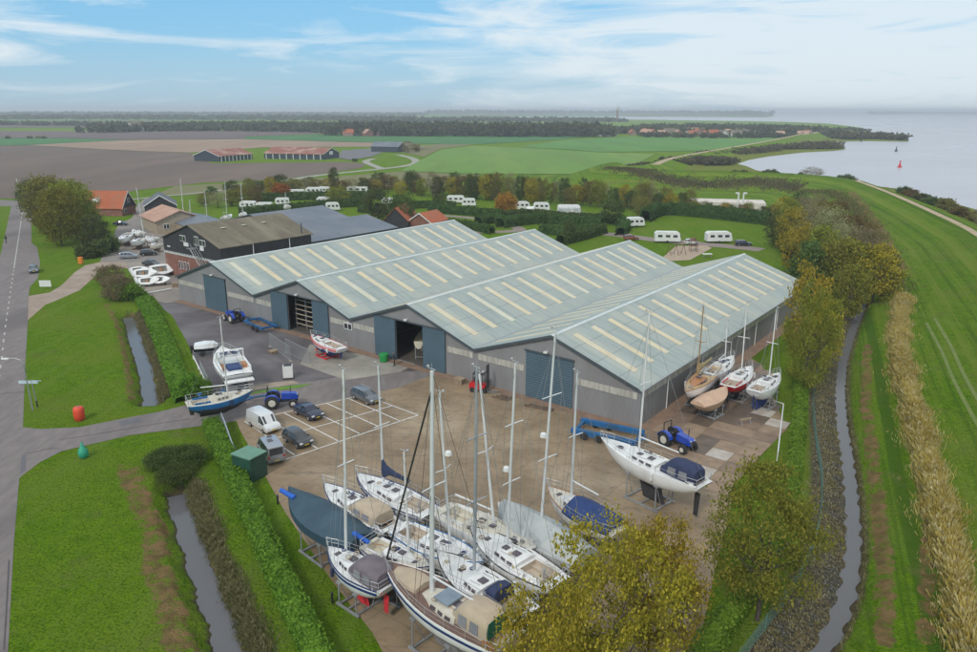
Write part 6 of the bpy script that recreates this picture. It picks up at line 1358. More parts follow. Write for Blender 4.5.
# timber, poles and pallets lying about the yard
def plank_row(label, a, b, n=3):
    A, B = at(*a), at(*b); c = (A + B) / 2; L = (B - A).length; r = empty('timber_beams', (c.x, c.y, .03), math.atan2(B.y - A.y, B.x - A.x), label, 'timber')
    for k in range(n): m = MB(); m.box((k * .15 - .2, (k - n / 2) * .42, .09), (L * (1 - .12 * k), .18, .16)); m.build('beam', pm('dark_timber', (0.16, 0.11, 0.075), (0.10, 0.07, 0.05), 3, .85), r)
plank_row('dark timber beams lying on the concrete behind the forklift', (497, 396), (513, 400)); plank_row('single timber beams lying across the concrete in front of the roller door', (528, 405), (556, 411), 2)
def pallet(label, u, v, n, rz):
    r = empty('pallet_stack', P3(u, v), rz, label, 'pallets')
    for k in range(n): 
        m = MB(); m.box((0, 0, .13 + k * .15), (1.2, .9, .03)); m.box((0, -.38, .06 + k * .15), (1.2, .1, .1)); m.box((0, 0, .06 + k * .15), (1.2, .1, .1)); m.box((0, .38, .06 + k * .15), (1.2, .1, .1)); m.build('pallet', pm('pallet_wood', (0.36, 0.27, 0.18), (0.26, 0.19, 0.13), 3, .85), r)
pallet('stack of pale pallets against the third hall near its right door leaf', 460, 383, 4, HROT); pallet('two pallets on the asphalt beside the mesh panels', 274, 352.5, 2, .8); pallet('stack of pallets by the brick wall of the barn', 176, 287, 5, .4)
r = empty('trestle', P3(745, 425), .3, 'low pale trestle standing on the slabs in front of the red yacht', 'trestle'); m = MB(); m.box((0, 0, .62), (1.3, .16, .14)); m.build('beam', pm('pallet_wood', (0.36, 0.27, 0.18)), r)
for x in (-.5, .5):
    for y in (-.3, .3): m = MB(); m.tube((x, 0, .55), (x, y, 0), .035); m.build('leg', METAL, r)
# ------------------------------------------------ vegetation
L_AUT = leafmat('leaves_yellow_green', (0.15, 0.135, 0.015), (0.33, 0.275, 0.028), (0.56, 0.43, 0.05), .55, .1)
L_WIL = leafmat('leaves_willow', (0.10, 0.13, 0.02), (0.20, 0.22, 0.03), (0.38, 0.345, 0.05), .6, .15)
L_DRK = leafmat('leaves_dark_green', (0.045, 0.075, 0.021), (0.090, 0.128, 0.030), (0.165, 0.180, 0.053), .5)
L_BRN = leafmat('leaves_brownish', (0.11, 0.09, 0.028), (0.18, 0.14, 0.04), (0.25, 0.19, 0.055), .5)
L_TWG = leafmat('bare_twigs', (0.18, 0.165, 0.08), (0.27, 0.25, 0.12), (0.37, 0.33, 0.19), .8)
L_ORG = leafmat('leaves_orange', (0.22, 0.075, 0.015), (0.36, 0.13, 0.025), (0.42, 0.18, 0.04), .5)
L_HDG = leafmat('leaves_hedge', (0.07, 0.155, 0.015), (0.125, 0.25, 0.022), (0.23, 0.37, 0.04), 1.2, .1)
L_HDD = leafmat('leaves_dark_hedge', (0.038, 0.081, 0.019), (0.065, 0.115, 0.027), (0.115, 0.162, 0.041), .8, .15)
L_RED = leafmat('reed_gold', (0.34, 0.235, 0.05), (0.50, 0.37, 0.11), (0.62, 0.53, 0.32), .3, .1)
L_SED = leafmat('sedge_brown', (0.12, 0.125, 0.045), (0.19, 0.18, 0.07), (0.36, 0.31, 0.18), .5, .1)
BARK = pm('bark', (0.10, 0.08, 0.06), (0.06, 0.05, 0.04), 3, .9, bump=.4)
def quads(C, size, stretch=1.0, up=0.0, rng=RNG):
    """leaf quads with random attitude at centres C"""
    n = len(C); a = rng.normal(size=(n, 3)); a[:, 2] += up; a /= np.linalg.norm(a, axis=1)[:, None]
    b = rng.normal(size=(n, 3)); b -= (b * a).sum(1)[:, None] * a; b /= np.linalg.norm(b, axis=1)[:, None]
    s = size * rng.uniform(.6, 1.3, n); a = a * (s * stretch)[:, None]; b = b * s[:, None]
    V = np.stack([C - a * .5 - b * .15, C + b * .5 - a * .1, C + a * .5 + b * .1, C - b * .45], 1).reshape(-1, 3)
    return V, np.arange(4 * n).reshape(n, 4)
def crown_points(R, hgt, z0, nclump, per, spread, rng, squash=1.0, hollow=.45, shape='round'):
    out = []
    lob = [(rng.uniform(0, 2 * PI), rng.uniform(.5, 1.0)) for _ in range(5)]
    for k in range(nclump):
        th = rng.uniform(0, 2 * PI); u = rng.uniform(-1, 1); rr = rng.uniform(hollow, 1) ** .5
        lobe = .78 + .22 * max(math.cos(th - l[0]) * l[1] for l in lob)
        zc = z0 + hgt * (.5 + .5 * u * (.4 + .6 * rr) ) 
        f = math.sqrt(max(0, 1 - u * u)) * .9 + .12
        if shape == 'cone': f *= 1 - .5 * (u + 1) / 2
        x, y = R * f * rr * lobe * math.cos(th), R * f * rr * lobe * math.sin(th)
        c = np.array([x, y, zc]); q = rng.normal(size=(per, 3)) * spread * np.array([1, 1, .6]) * rng.uniform(.7, 1.3)
        out.append(c + q)
    return np.vstack(out)
PROTO = {}
def tree_proto(key, mat, hgt, R, nclump, per, leaf, spread, seed, shape='round', trunk=True, hollow=.35, z0f=.22, up=0.5):
    """unit tree meshes, shared by all copies of that kind"""
    rng = np.random.default_rng(seed); random.seed(seed)
    C = crown_points(R, hgt * (1 - z0f), hgt * z0f, nclump, per, spread, rng, shape=shape, hollow=hollow)
    V, Q = quads(C, leaf, 1.35, up, rng)
    m = MB(); th = hgt * .55; top = Vector((random.uniform(-.1, .1) * R, random.uniform(-.1, .1) * R, th)); r0 = max(.10, hgt * .022)
    m.tube((0, 0, -.1), top * .5, r0, r0 * .75, 7); m.tube(top * .5, top, r0 * .75, r0 * .4, 6)
    for k in range(11):
        a = 2 * PI * k / 11 + random.uniform(-.3, .3); f = random.uniform(.35, 1); b = top * f
        e = Vector((math.cos(a) * R * random.uniform(.5, .85), math.sin(a) * R * random.uniform(.5, .85), b.z + hgt * random.uniform(.08, .34)))
        md = b.lerp(e, .5) + Vector((0, 0, -.04 * hgt)); m.tube(b, md, r0 * .38, r0 * .24, 5); m.tube(md, e, r0 * .24, r0 * .08, 4)
        for j in range(3):
            e2 = md.lerp(e, random.uniform(.2, .9)); e3 = e2 + Vector((random.uniform(-1, 1), random.uniform(-1, 1), random.uniform(.1, .9))) * R * .3; m.tube(e2, e3, r0 * .1, r0 * .04, 3)
    PROTO[key] = (m, V, Q, mat, hgt, R); return key
_mesh = {}
def tree(key, base, hgt, R, name, label, cat='tree', group=None, rz=None):
    m, V, Q, mat, h0, R0 = PROTO[key]
    r = empty(name, base, random.uniform(0, 6.28) if rz is None else rz, label, cat, group); r.scale = (R / R0, R / R0, hgt / h0)
    if key not in _mesh:
        t = m.build('trunk', BARK, r); c = np_mesh('crown', V, Q, mat, r); _mesh[key] = (t, c)
    else:
        for o in _mesh[key]:
            d = o.copy(); COL.objects.link(d); d.parent = r
    return r
for i in range(3):
    tree_proto(f'big{i}', L_AUT, 8, 4.4, 110, 125, .125, .40, 20 + i, hollow=.1)
    tree_proto(f'wil{i}', L_WIL, 8, 4.0, 115, 120, .13, .42, 30 + i, hollow=.1, z0f=.10)
    tree_proto(f'mid{i}', L_WIL, 8, 3.6, 105, 34, .27, .5, 40 + i, z0f=.08)
    tree_proto(f'drk{i}', L_DRK, 8, 3.6, 110, 36, .28, .5, 50 + i, z0f=.05)
    tree_proto(f'brn{i}', L_BRN, 8, 3.4, 95, 32, .25, .55, 60 + i, z0f=.1)
    tree_proto(f'twg{i}', L_TWG, 8, 3.4, 105, 36, .17, .6, 70 + i, z0f=.1, up=1.5)
    tree_proto(f'oak{i}', L_DRK, 12, 6.5, 170, 48, .36, .8, 80 + i, z0f=.08)
    tree_proto(f'yel{i}', L_AUT, 8, 3.6, 105, 34, .26, .5, 90 + i, z0f=.06)
tree_proto('oako', L_WIL, 12, 6.2, 165, 48, .34, .8, 89, z0f=.08); tree_proto('oakb', L_BRN, 12, 6, 150, 48, .34, .8, 99, z0f=.08)
tree_proto('org', L_ORG, 5, 3.4, 110, 50, .34, .5, 98, z0f=.05)
tree_proto('bush', L_DRK, 3, 2.2, 50, 36, .30, .35, 97, z0f=.0); tree_proto('bushb', L_BRN, 3, 2.2, 50, 36, .28, .35, 96, z0f=.0)
L_TAN = leafmat('seed_heads_tan', (0.13, 0.115, 0.05), (0.22, 0.185, 0.09), (0.34, 0.28, 0.16), .8, .1)
tree_proto('busht', L_TAN, 3, 2.2, 70, 70, .13, .35, 94, z0f=.0, up=1.5); tree_proto('bushy', L_HDG, 2.4, 2.0, 60, 60, .20, .28, 95, z0f=.0)
def T(key, base_px, top_y, Rpx, name, label, group=None, cat='tree', z=0):
    b = at(base_px[0], base_px[1], z); h = zabove(b, (base_px[0], top_y)) - z
    d = math.sqrt(b.x ** 2 + b.y ** 2 + (H - z) ** 2); R = Rpx * d / F
    return tree(key, b, max(1.5, h), R, name, label, cat, group)
# foreground trees
FT = 'autumn trees in front of the laid up yachts'
T('big0', (603, 725), 528, 66, 'autumn_tree', 'yellow green tree nearest the camera, its twigs over the sterns of the yachts', FT)
T('big1', (648, 680), 514, 46, 'autumn_tree', 'yellow green tree second from the left, below the low cradle of the long yacht', FT)
T('big2', (542, 790), 592, 56, 'autumn_tree', 'low yellow green tree covering the stern of the teak decked ketch', FT)
T('wil0', (757, 620), 462, 50, 'willow_tree', 'bushy green brown tree at the corner of the slab yard beside the long hedge')
# trees along the right side of the fourth hall, and the copse by the canal
T('wil2', (803, 395), 282, 24, 'willow_tree', 'yellow green tree leaning over the far corner of the fourth hall')
T('yel0', (801, 352), 262, 20, 'willow_tree', 'pale tree just behind the one leaning over the hall corner')
T('yel1', (816, 372), 300, 17, 'willow_tree', 'tree between the hall corner and the head of the canal')
CP = 'trees of the copse between the campsite and the canal'
cop = [(872, 303, 243, 22, 'yel2'), (850, 300, 240, 22, 'mid0'), (832, 298, 236, 20, 'mid1'), (858, 282, 228, 18, 'twg0'), (838, 278, 222, 18, 'twg1'), (818, 282, 226, 18, 'mid2'), (806, 296, 240, 18, 'drk0'), (797, 276, 222, 16, 'yel0'),
       (826, 262, 208, 16, 'twg2'), (808, 258, 205, 15, 'twg0'), (790, 256, 207, 14, 'yel1'), (842, 260, 212, 15, 'brn0'), (822, 245, 200, 13, 'brn1'), (803, 240, 196, 13, 'twg1'), (787, 240, 198, 12, 'mid0'), (880, 290, 250, 14, 'drk1'), (848, 318, 262, 16, 'mid1'),
       (834, 232, 200, 11, 'brn2'), (815, 226, 194, 10, 'twg2'), (798, 224, 192, 10, 'drk2'), (782, 226, 196, 10, 'yel2'), (862, 262, 222, 12, 'brn0'), (778, 248, 210, 12, 'drk0')]
kinds = dict(yel='yellowing', mid='olive green', twg='leafless grey brown', drk='dark green', brn='russet brown', oak='broad dark')
wh = ['by the canal head', 'at the foot of the dyke', 'in the middle of the copse', 'at the lawn side of the copse', 'at the far end of the copse']
def where(v, u): return wh[0] if v >= 296 else wh[1] if u > 845 else wh[4] if v < 240 else wh[3] if u < 812 else wh[2]
for u, v, t, R, k in cop: T(k, (u, v), t, R, 'copse_tree', f'{kinds[k[:3]]} tree {where(v, u)}', CP)
# big group by the left road
BG = 'tall trees beside the orange roofed farmhouse'
for u, v, t, R, k, lab in ((52, 232, 176, 22, 'oakb', 'brownish tree in the middle of the tall group by the road'), (78, 240, 182, 22, 'oako', 'olive green tree nearest the farmhouse in the tall group'), (62, 246, 188, 18, 'oako', 'olive green tree at the front of the tall group'), (36, 216, 179, 12, 'oak2', 'dark tree at the left end of the tall group by the crossroads'), (97, 246, 214, 12, 'oak0', 'lower dark tree to the right under the farmhouse wall')):
    T(k, (u, v), t, R, 'roadside_tree', lab, BG)
for u, v, t, R, k in ((88, 258, 244, 9, 'bush'), (100, 256, 240, 9, 'bush'), (111, 252, 236, 8, 'bush'), (92, 247, 236, 8, 'bush')): T(k, (u, v), t, R, 'shrub', 'dark shrub in the thicket between the tall trees and the boats', 'shrubs in the thicket', 'shrub')
for u, v, t, R, k, lab in ((110, 284, 266, 12, 'busht', 'tan seeding shrub at the head of the upper ditch'), (119, 300, 276, 14, 'busht', 'large tan shrub by the drive bend, nearer the ditch water'), (131, 300, 284, 10, 'bushy', 'bright green shrub beside the dinghies'), (193, 398, 376, 12, 'bushy', 'bright green shrub at the lower end of the grassy bank'), (204, 396, 380, 9, 'bushy', 'smaller bright green shrub touching the pipe barrier')):
    T(k, (u, v), t, R, 'shrub', lab, None, 'shrub')
# campsite trees
for u, v, t, R, k, lab in ((505, 214, 195, 11, 'org', 'bright orange autumn tree on the campsite'), (612, 224, 200, 13, 'drk1', 'round dark tree at the left corner of the bright lawn'), (403, 226, 193, 13, 'drk0', 'round dark tree above the black gable'), (378, 220, 189, 13, 'drk2', 'round dark tree left of the one above the black gable'), (440, 207, 194, 8, 'drk1', 'small dark tree beside the dark windowed caravan'), (337, 206, 186, 12, 'mid0', 'olive tree between the mobile home and the camper'),
                          (640, 218, 196, 10, 'brn1', 'brown tree behind the lone caravan'), (282, 200, 185, 9, 'org', 'orange shrub like tree behind the cream caravan'), (245, 205, 187, 9, 'mid1', 'olive tree at the left end of the caravan rows'), (271, 198, 177, 6, 'yel1', 'yellow green tree above the orange one'), (568, 240, 222, 7, 'drk2', 'dark bushy tree in the hedge by the hall roofs')):
    T(k, (u, v), t, R, 'campsite_tree', lab, None)
hr = random.Random(5)
HR = 'trees of the long hedgerow behind the campsite'
ks = ['drk', 'brn', 'mid', 'twg', 'drk', 'brn', 'yel']
kk = 0
for (x0, y0, x1, y1, n, hmin, hmax, R) in ((228, 194, 330, 189, 14, 7, 13, 8), (330, 192, 420, 190, 13, 10, 18, 8), (400, 194, 480, 198, 12, 12, 20, 8), (470, 198, 600, 208, 20, 16, 24, 8.5), (600, 208, 690, 214, 13, 14, 22, 8), (690, 216, 775, 220, 11, 9, 14, 7)):
    for i in range(n):
        u = x0 + (x1 - x0) * (i + hr.uniform(.1, .9)) / n; v = y0 + (y1 - y0) * i / n + hr.uniform(-2, 2); k = ks[kk % 7] + str(kk % 3); kk += 1
        T(k, (u, v), v - hr.uniform(hmin, hmax) * 1.25, R * hr.uniform(.65, 1.05), 'hedgerow_tree', kinds[k[:3]] + ' tree in the hedgerow behind the campsite', HR)
# left rough hedgerow behind the barns
for u, v, t, R, k in ((205, 206, 193, 8, 'brn0'), (218, 208, 192, 8, 'twg0'), (232, 206, 190, 8, 'mid2'), (212, 200, 186, 6, 'drk0'), (256, 206, 186, 7, 'brn1')): T(k, (u, v), t, R, 'hedgerow_tree', kinds[k[:3]] + ' bushy tree behind the masts of the barn boats', 'bushy trees behind the barn boats')
# bushes along the sea side of the dyke
SBG = 'bushes along the water side of the dyke'; cr = np.array(CREST)
for i in range(46):
    t = i / 45; j = 3.2 + t * 4.6; a = int(j); f = j - a; p = cr[a] * (1 - f) + cr[a + 1] * f; d = cr[a + 1] - cr[a]; d = d / np.linalg.norm(d); nrm = np.array([d[1], -d[0]])
    off = hr.uniform(11, 17); x, y = p + nrm * off; h_ = hr.uniform(2.0, 3.4) * (1.4 if i in (12, 20, 29, 36) else 1)
    k = hr.choice(['bush', 'bushb', 'bush', 'twg1' if h_ > 3.5 else 'bushb']); tree(k, (x, y, hz(x, y) - .1), h_, hr.uniform(1.8, 3.0), 'dyke_bush', 'scrubby bush on the water side of the grass dyke', 'bush', SBG)
for u, v, s_ in ((770, 172, 3.2), (776, 173, 2.6), (812, 173, 4.5), (802, 174, 2.5), (744, 171, 2.4), (845, 177, 3), (850, 178, 2.6), (735, 170, 2)):
    p = at(u, v, 3.5); tree('bush' if s_ < 4 else 'twg0', (p.x, p.y, max(0, hz(p.x, p.y)) - .1), s_ + 1.5, s_ * 1.1, 'dyke_bush', 'bush rising just above the far bend of the dyke', 'bush', 'bushes at the far bend of the dyke')
# ------------------------------------------------ hedges
def hedge(line, width, hgt, mat, label, dens=34, leaf=.20, step=1.0, group=None, z=0.0, cat='hedge', name='hedge', wob=.07):
    L = smooth_line(line, step); m = MB(); rr = []
    for i, p in enumerate(L):
        d = (L[min(i + 1, len(L) - 1)] - L[max(i - 1, 0)]).normalized(); n = Vector((-d.y, d.x)); w_ = width / 2 * .88 + random.uniform(-.06, .06); h = hgt * .93 + random.uniform(-.06, .06)
        rr.append([(p.x + n.x * w_ * a, p.y + n.y * w_ * a, z + h * b) for a, b in ((-1, -.02), (-1.02, .5), (-.9, .9), (-.4, 1), (.4, 1), (.9, .9), (1.02, .5), (1, -.02))])
    m.loft(rr)
    tot = sum((b - a).length for a, b in zip(L, L[1:])); n = int(tot * (width + 2 * hgt) * dens); rng = RNG
    LL = np.array([(p.x, p.y) for p in L]); cum = np.r_[0, np.cumsum(np.linalg.norm(np.diff(LL, axis=0), axis=1))]; s = rng.uniform(0, cum[-1], n); i = np.clip(np.searchsorted(cum, s) - 1, 0, len(LL) - 2)
    f = (s - cum[i]) / (cum[i + 1] - cum[i] + 1e-9); P = LL[i] + (LL[i + 1] - LL[i]) * f[:, None]; D = LL[i + 1] - LL[i]; D /= np.linalg.norm(D, axis=1)[:, None] + 1e-9; N = np.stack([-D[:, 1], D[:, 0]], 1)
    q = rng.uniform(0, width + 2 * hgt, n); side = np.where(q < hgt, -width / 2, np.where(q > hgt + width, width / 2, q - hgt - width / 2)); zz_ = np.where(q < hgt, q, np.where(q > hgt + width, q - hgt - width, hgt))
    bl = wob * np.sin(s * 1.7) * np.cos(s * .63 + 1); C = np.stack([P[:, 0] + N[:, 0] * side * (1 + bl * .5), P[:, 1] + N[:, 1] * side * (1 + bl * .5), z + zz_ * (1 + bl * .4)], 1) + rng.normal(size=(n, 3)) * leaf * .3
    C[:, 2] = np.maximum(C[:, 2], z + .05); V, Q = quads(C, leaf, 1.2, .6, rng)
    cv = np.array(m.v); allV = np.vstack([cv, V]); cf = [x for x in m.f if len(x) == 4]; F4 = np.vstack([np.array(cf), Q + len(cv)])
    o = np_mesh(name, allV, F4, mat); return tag(o, label, cat, group)
def W2(*px, z=0): return [tuple(at(u, v, z))[:2] for u, v in px]
hedge(W2((211, 428), (229, 468), (252, 518), (279, 580), (312, 650), (345, 720)), 1.45, 1.2, L_HDG, 'long clipped bright green hedge running from the trailer down beside the lower ditch', 60, .17)
hedge(W2((797, 372), (800, 400), (796, 450), (790, 490), (775, 540), (745, 600), (705, 655), (660, 715)), 1.25, 1.2, L_HDG, 'long low bright green hedge between the slab yard and the canal', 60, .17)
for px, w_, h_, lab in ((((645, 222), (662, 215), (700, 217), (770, 225)), 3.0, 3.4, 'tall dark clipped hedge behind the bright lawn'), (((775, 226), (784, 240), (790, 262)), 2.5, 3.0, 'dark clipped hedge along the right side of the bright lawn'),
                      (((500, 228), (520, 225), (545, 223), (575, 226), (602, 228)), 3.0, 2.6, 'dark clipped hedge across the middle of the campsite'), (((560, 245), (580, 240), (603, 233)), 2.4, 2.4, 'dark clipped hedge slanting beside the third hall roof'), (((505, 219), (530, 216), (565, 220), (610, 222)), 2.4, 2.0, 'dark clipped hedge in front of the three campsite caravans'),
                      (((478, 225), (497, 222), (502, 226)), 2.8, 2.2, 'short dark clipped hedge at the bend of the camp road'), (((430, 212), (480, 216), (502, 217)), 2.6, 2.2, 'dark clipped hedge behind the curved camp road'), (((240, 216), (290, 212), (330, 208), (372, 206)), 2.6, 2.4, 'dark hedge behind the blue grey workshop roofs'),
                      (((255, 202), (300, 200), (350, 199), (385, 199)), 2.6, 2.6, 'dark hedge in front of the back row caravans'), (((360, 212), (385, 214), (410, 215)), 2.6, 2.4, 'dark hedge under the two round trees'), (((395, 210), (420, 208), (455, 209)), 2.4, 2.2, 'dark clipped hedge left of the dark windowed caravan'), (((540, 233), (575, 236), (600, 231)), 2.4, 2.0, 'clipped hedge between the middle hedge and the third hall roof'), (((608, 222), (625, 228), (620, 236)), 2.2, 2.2, 'dark hedge end beside the lone caravan'), (((440, 225), (465, 228), (492, 234)), 2.2, 1.8, 'low clipped hedge just beyond the first hall roof')):
    hedge(W2(*px), w_, h_, L_HDD, lab, 10, .42, 3.0, 'clipped campsite hedges')
# raised grassy bank beside the asphalt
strip('grass_bank', W2((143, 297), (156, 315), (170, 345), (180, 372), (190, 400)), 3.0, 0.10, MATS['terrain'], drape=False)
hedge(W2((139, 296), (151, 315), (164, 345), (174, 372), (186, 402)), 2.2, .75, L_HDG, 'rough bright green bank of grass between the upper ditch and the asphalt', 45, .2, cat='grass bank', name='overgrown_bank')
# ------------------------------------------------ reeds, sedge, rough grass (stuff)
def blades(name, line, width, n, hgt, mat, label, cat, lean=.5, off=0.0, wd=.05, z=None, jit=None):
    L = np.array([(p.x, p.y) for p in smooth_line(line, 1.0)]); cum = np.r_[0, np.cumsum(np.linalg.norm(np.diff(L, axis=0), axis=1))]; s = RNG.uniform(0, cum[-1], n); i = np.clip(np.searchsorted(cum, s) - 1, 0, len(L) - 2)
    f = (s - cum[i]) / (cum[i + 1] - cum[i]); P = L[i] + (L[i + 1] - L[i]) * f[:, None]; D = L[i + 1] - L[i]; D /= np.linalg.norm(D, axis=1)[:, None]; N = np.stack([-D[:, 1], D[:, 0]], 1)
    cl = np.sin(s * .9) * .25 + np.sin(s * .37) * .25; q = RNG.normal(size=n) * .30 * (1 + cl) * RNG.uniform(.5, 1.9, n) ; B = P + N * ((q * width) + off)[:, None]
    Z = height(B); h = hgt * RNG.uniform(.5, 1.15, n) * np.clip(1.15 - np.abs(q) * .6, .3, 1.2); a = RNG.uniform(0, 2 * PI, n); w_ = wd * RNG.uniform(.7, 1.4, n)
    le = np.stack([np.cos(a), np.sin(a)], 1) * (h * lean * RNG.uniform(.2, 1, n))[:, None] + np.array([-.25, -.1]) * h[:, None] * lean
    ax = RNG.uniform(0, PI, n); wv = np.stack([np.cos(ax), np.sin(ax)], 1) * w_[:, None]
    V = np.zeros((n, 4, 3)); V[:, 0, :2] = B - wv; V[:, 1, :2] = B + wv; V[:, 2, :2] = B + le + wv * 1.6; V[:, 3, :2] = B + le - wv * .4; V[:, 0, 2] = Z - .05; V[:, 1, 2] = Z - .05; V[:, 2, 2] = Z + h * .92; V[:, 3, 2] = Z + h
    o = np_mesh(name, V.reshape(-1, 3), np.arange(4 * n).reshape(n, 4), mat); return tag(o, label, cat, None, 'stuff')
RL = pxl([(902, 306), (898, 340), (903, 380), (917, 430), (931, 485), (945, 540), (958, 600), (975, 670)])
blades('reed_bed', RL, 1.35, 46000, 1.15, L_RED, 'band of golden reeds in the grass below the dyke', 'reeds', .7, wd=.024)
blades('ditch_sedge', DITCH1, 1.0, 18000, .45, L_SED, 'brown sedge covering the hedge side bank of the lower ditch', 'sedge', .7, off=1.4, wd=.018)
tree_proto('mound', leafmat('bramble_leaves', (0.05, 0.085, 0.018), (0.085, 0.125, 0.025), (0.15, 0.18, 0.06), .6, .1), 2.0, 3.0, 150, 110, .13, .38, 93, z0f=.0, up=1.0)
for u, v, R_, h_, lab in ((166, 464, 1.9, 1.1, 'low dark green bramble mound at the culvert, left half'), (186, 463, 2.0, 1.25, 'low dark green bramble mound at the culvert, beside the hedge'), (176, 478, 1.7, .9, 'low dark green bramble mound hanging over the end of the ditch water')):
    tree('mound', at(u, v), h_, R_, 'bramble_bush', lab, 'bush', 'bramble mounds at the culvert')
blades('ditch_sedge', DITCH2, 1.2, 15000, .45, L_SED, 'brown sedge on the bank of the upper ditch', 'sedge', .7, off=1.65, wd=.02)
blades('canal_fringe', CANAL[2:], .3, 5000, .22, L_SED, 'thin brown fringe of sedge along the water edge of the canal', 'sedge', .7, off=.75, wd=.018)
blades('bank_growth', CANAL[2:], 2.6, 9000, .16, leafmat('bank_weeds', (0.17, 0.15, 0.06), (0.30, 0.25, 0.08), (0.52, 0.50, 0.42), .9, .1), 'tufts of dry weeds on the grey sheeted canal bank', 'weeds', .9, off=-2.1, wd=.022)
blades('rough_scrub', pxl([(892, 300), (880, 270), (872, 245), (850, 215), (825, 200), (790, 194)]), 4.5, 8000, .7, leafmat('scrub_olive', (0.10, 0.12, 0.035), (0.17, 0.17, 0.05), (0.24, 0.21, 0.09), .2, .1), 'rough dry grass at the foot of the dyke round the copse', 'rough grass', .7, wd=.06)
blades('rough_scrub', pxl([(610, 182), (650, 186), (700, 189), (760, 190), (800, 194)]), 8, 7000, .8, leafmat('scrub_dark', (0.10, 0.105, 0.045), (0.16, 0.145, 0.065), (0.22, 0.185, 0.10), .2, .1), 'dark rushes in the wet strip along the foot of the dyke', 'rushes', .6, wd=.15)
# tall fence of green mesh beside the canal bank
def mesh_fence(line, label, h=1.1, name='mesh_fence', mat=None, step=2.6):
    L = smooth_line(line, step); r = empty(name, (0, 0, 0), 0, label, 'fence'); 
    pm_ = MB(); 
    for i, p in enumerate(L[:90]):
        q = MB(); q.tube((p.x, p.y, -.05), (p.x, p.y, h), .035); q.build('post', mat, r)
    for a, b in zip(L, L[1:]):
        for k in range(7): pm_.tube((a.x, a.y, .06 + k * h / 6.6), (b.x, b.y, .06 + k * h / 6.6), .012, n=3)
        n_ = int((b - a).length / .25)
        for k in range(1, n_): c = a.lerp(b, k / n_); pm_.tube((c.x, c.y, .04), (c.x, c.y, h - .05), .009, n=3)
    pm_.build('wire_mesh', mat, r)
mesh_fence(W2((838, 330), (820, 365), (813, 400), (815, 440), (821, 480), (818, 530), (800, 580), (765, 630), (735, 670)), 'pale green wire mesh fence along the top of the canal bank', mat=pm('green_fence_coat', (0.12, 0.24, 0.20)))
# ------------------------------------------------ distance: woods, villages, far shores
def wood(name, pts, wdt, n, hgt, mat, label, per=26, leaf=3.2, R=5.0):
    C = []; rng = RNG; L = np.array(pts); cum = np.r_[0, np.cumsum(np.linalg.norm(np.diff(L, axis=0), axis=1))]
    s = rng.uniform(0, cum[-1], n); i = np.clip(np.searchsorted(cum, s) - 1, 0, len(L) - 2); f = (s - cum[i]) / (cum[i + 1] - cum[i]); P = L[i] + (L[i + 1] - L[i]) * f[:, None]
    P = P + np.stack([rng.uniform(-.1, .1, n) * wdt, rng.uniform(-.5, .5, n) * wdt], 1); h = hgt * rng.uniform(.6, 1.15, n)
    q = rng.normal(size=(n, per, 3)); q /= np.linalg.norm(q, axis=2)[:, :, None]; q *= rng.uniform(.4, 1, (n, per))[:, :, None]
    C = np.zeros((n, per, 3)); C[:, :, :2] = P[:, None] + q[:, :, :2] * R; C[:, :, 2] = h[:, None] * (.52 + .48 * q[:, :, 2])
    V, Q = quads(C.reshape(-1, 3), leaf, 1.1, .5, rng); o = np_mesh(name, V, Q, mat); return tag(o, label, 'wood', None, 'stuff')
FW = leafmat('far_wood', (0.054, 0.070, 0.035), (0.084, 0.097, 0.043), (0.121, 0.121, 0.061), .03, .05)
PW = lambda *px: pxl(px, 0)
wood('far_wood', PW((340, 134), (430, 134.5), (520, 135), (600, 135)), 170, 1500, 15, FW, 'long dark wood beyond the emerald field in the middle distance')
wood('far_wood', PW((545, 134.5), (620, 133), (690, 134.5), (750, 135), (790, 135.5)), 90, 620, 9, FW, 'trees standing among the houses of the distant village', R=5)
wood('far_wood', PW((640, 131), (720, 130), (790, 132), (820, 134)), 130, 480, 10, FW, 'second belt of trees behind the distant village')
wood('far_wood', PW((115, 131.5), (180, 130), (260, 130), (330, 131), (380, 130.5)), 180, 800, 12, FW, 'hazy wood left of centre beyond the fallow field', leaf=4)
wood('far_wood', PW((-120, 125), (0, 125.5), (60, 126), (130, 126.5)), 30, 240, 9, FW, 'thin tree line along the fields on the far left', leaf=3)
wood('far_wood', PW((-100, 119.5), (100, 119), (300, 119.5), (400, 121)), 420, 700, 13, FW, 'farther belt of woods beneath the horizon on the left', leaf=7, R=11)
wood('far_wood', PW((-150, 115.6), (100, 115), (330, 115.2), (420, 115.6)), 500, 700, 15, FW, 'last blue belt of woods on the left horizon', leaf=10, R=16)
wood('far_wood', PW((430, 114.4), (560, 114.2), (650, 114.4), (765, 115.6)), 300, 700, 30, FW, 'low wooded shore on the far side of the estuary', leaf=11, R=17)
wood('far_wood', PW((400, 122), (480, 121.6), (560, 121.8), (620, 122)), 120, 420, 12, FW, 'pale tree belt between the wood and the estuary', leaf=5, R=8)
SCR = leafmat('foreshore_scrub', (0.061, 0.070, 0.035), (0.101, 0.097, 0.047), (0.162, 0.128, 0.074), .06, .05)
wood('foreshore_scrub', pxl([(668, 166.5), (690, 164), (712, 163.5), (728, 163)]), 36, 260, 4.0, SCR, 'thick scrub on the foreshore between the dyke path and the bay', leaf=1.6, R=3)
wood('foreshore_scrub', pxl([(700, 158), (735, 154.5), (775, 150), (815, 146), (835, 145)]), 26, 300, 3.6, SCR, 'scrub along the far side of the bay', leaf=1.8, R=4)
wood('foreshore_scrub', pxl([(790, 149), (815, 149), (838, 148.3)]), 14, 110, 3.2, SCR, 'bushes on the small spit in the bay', leaf=1.8, R=4)
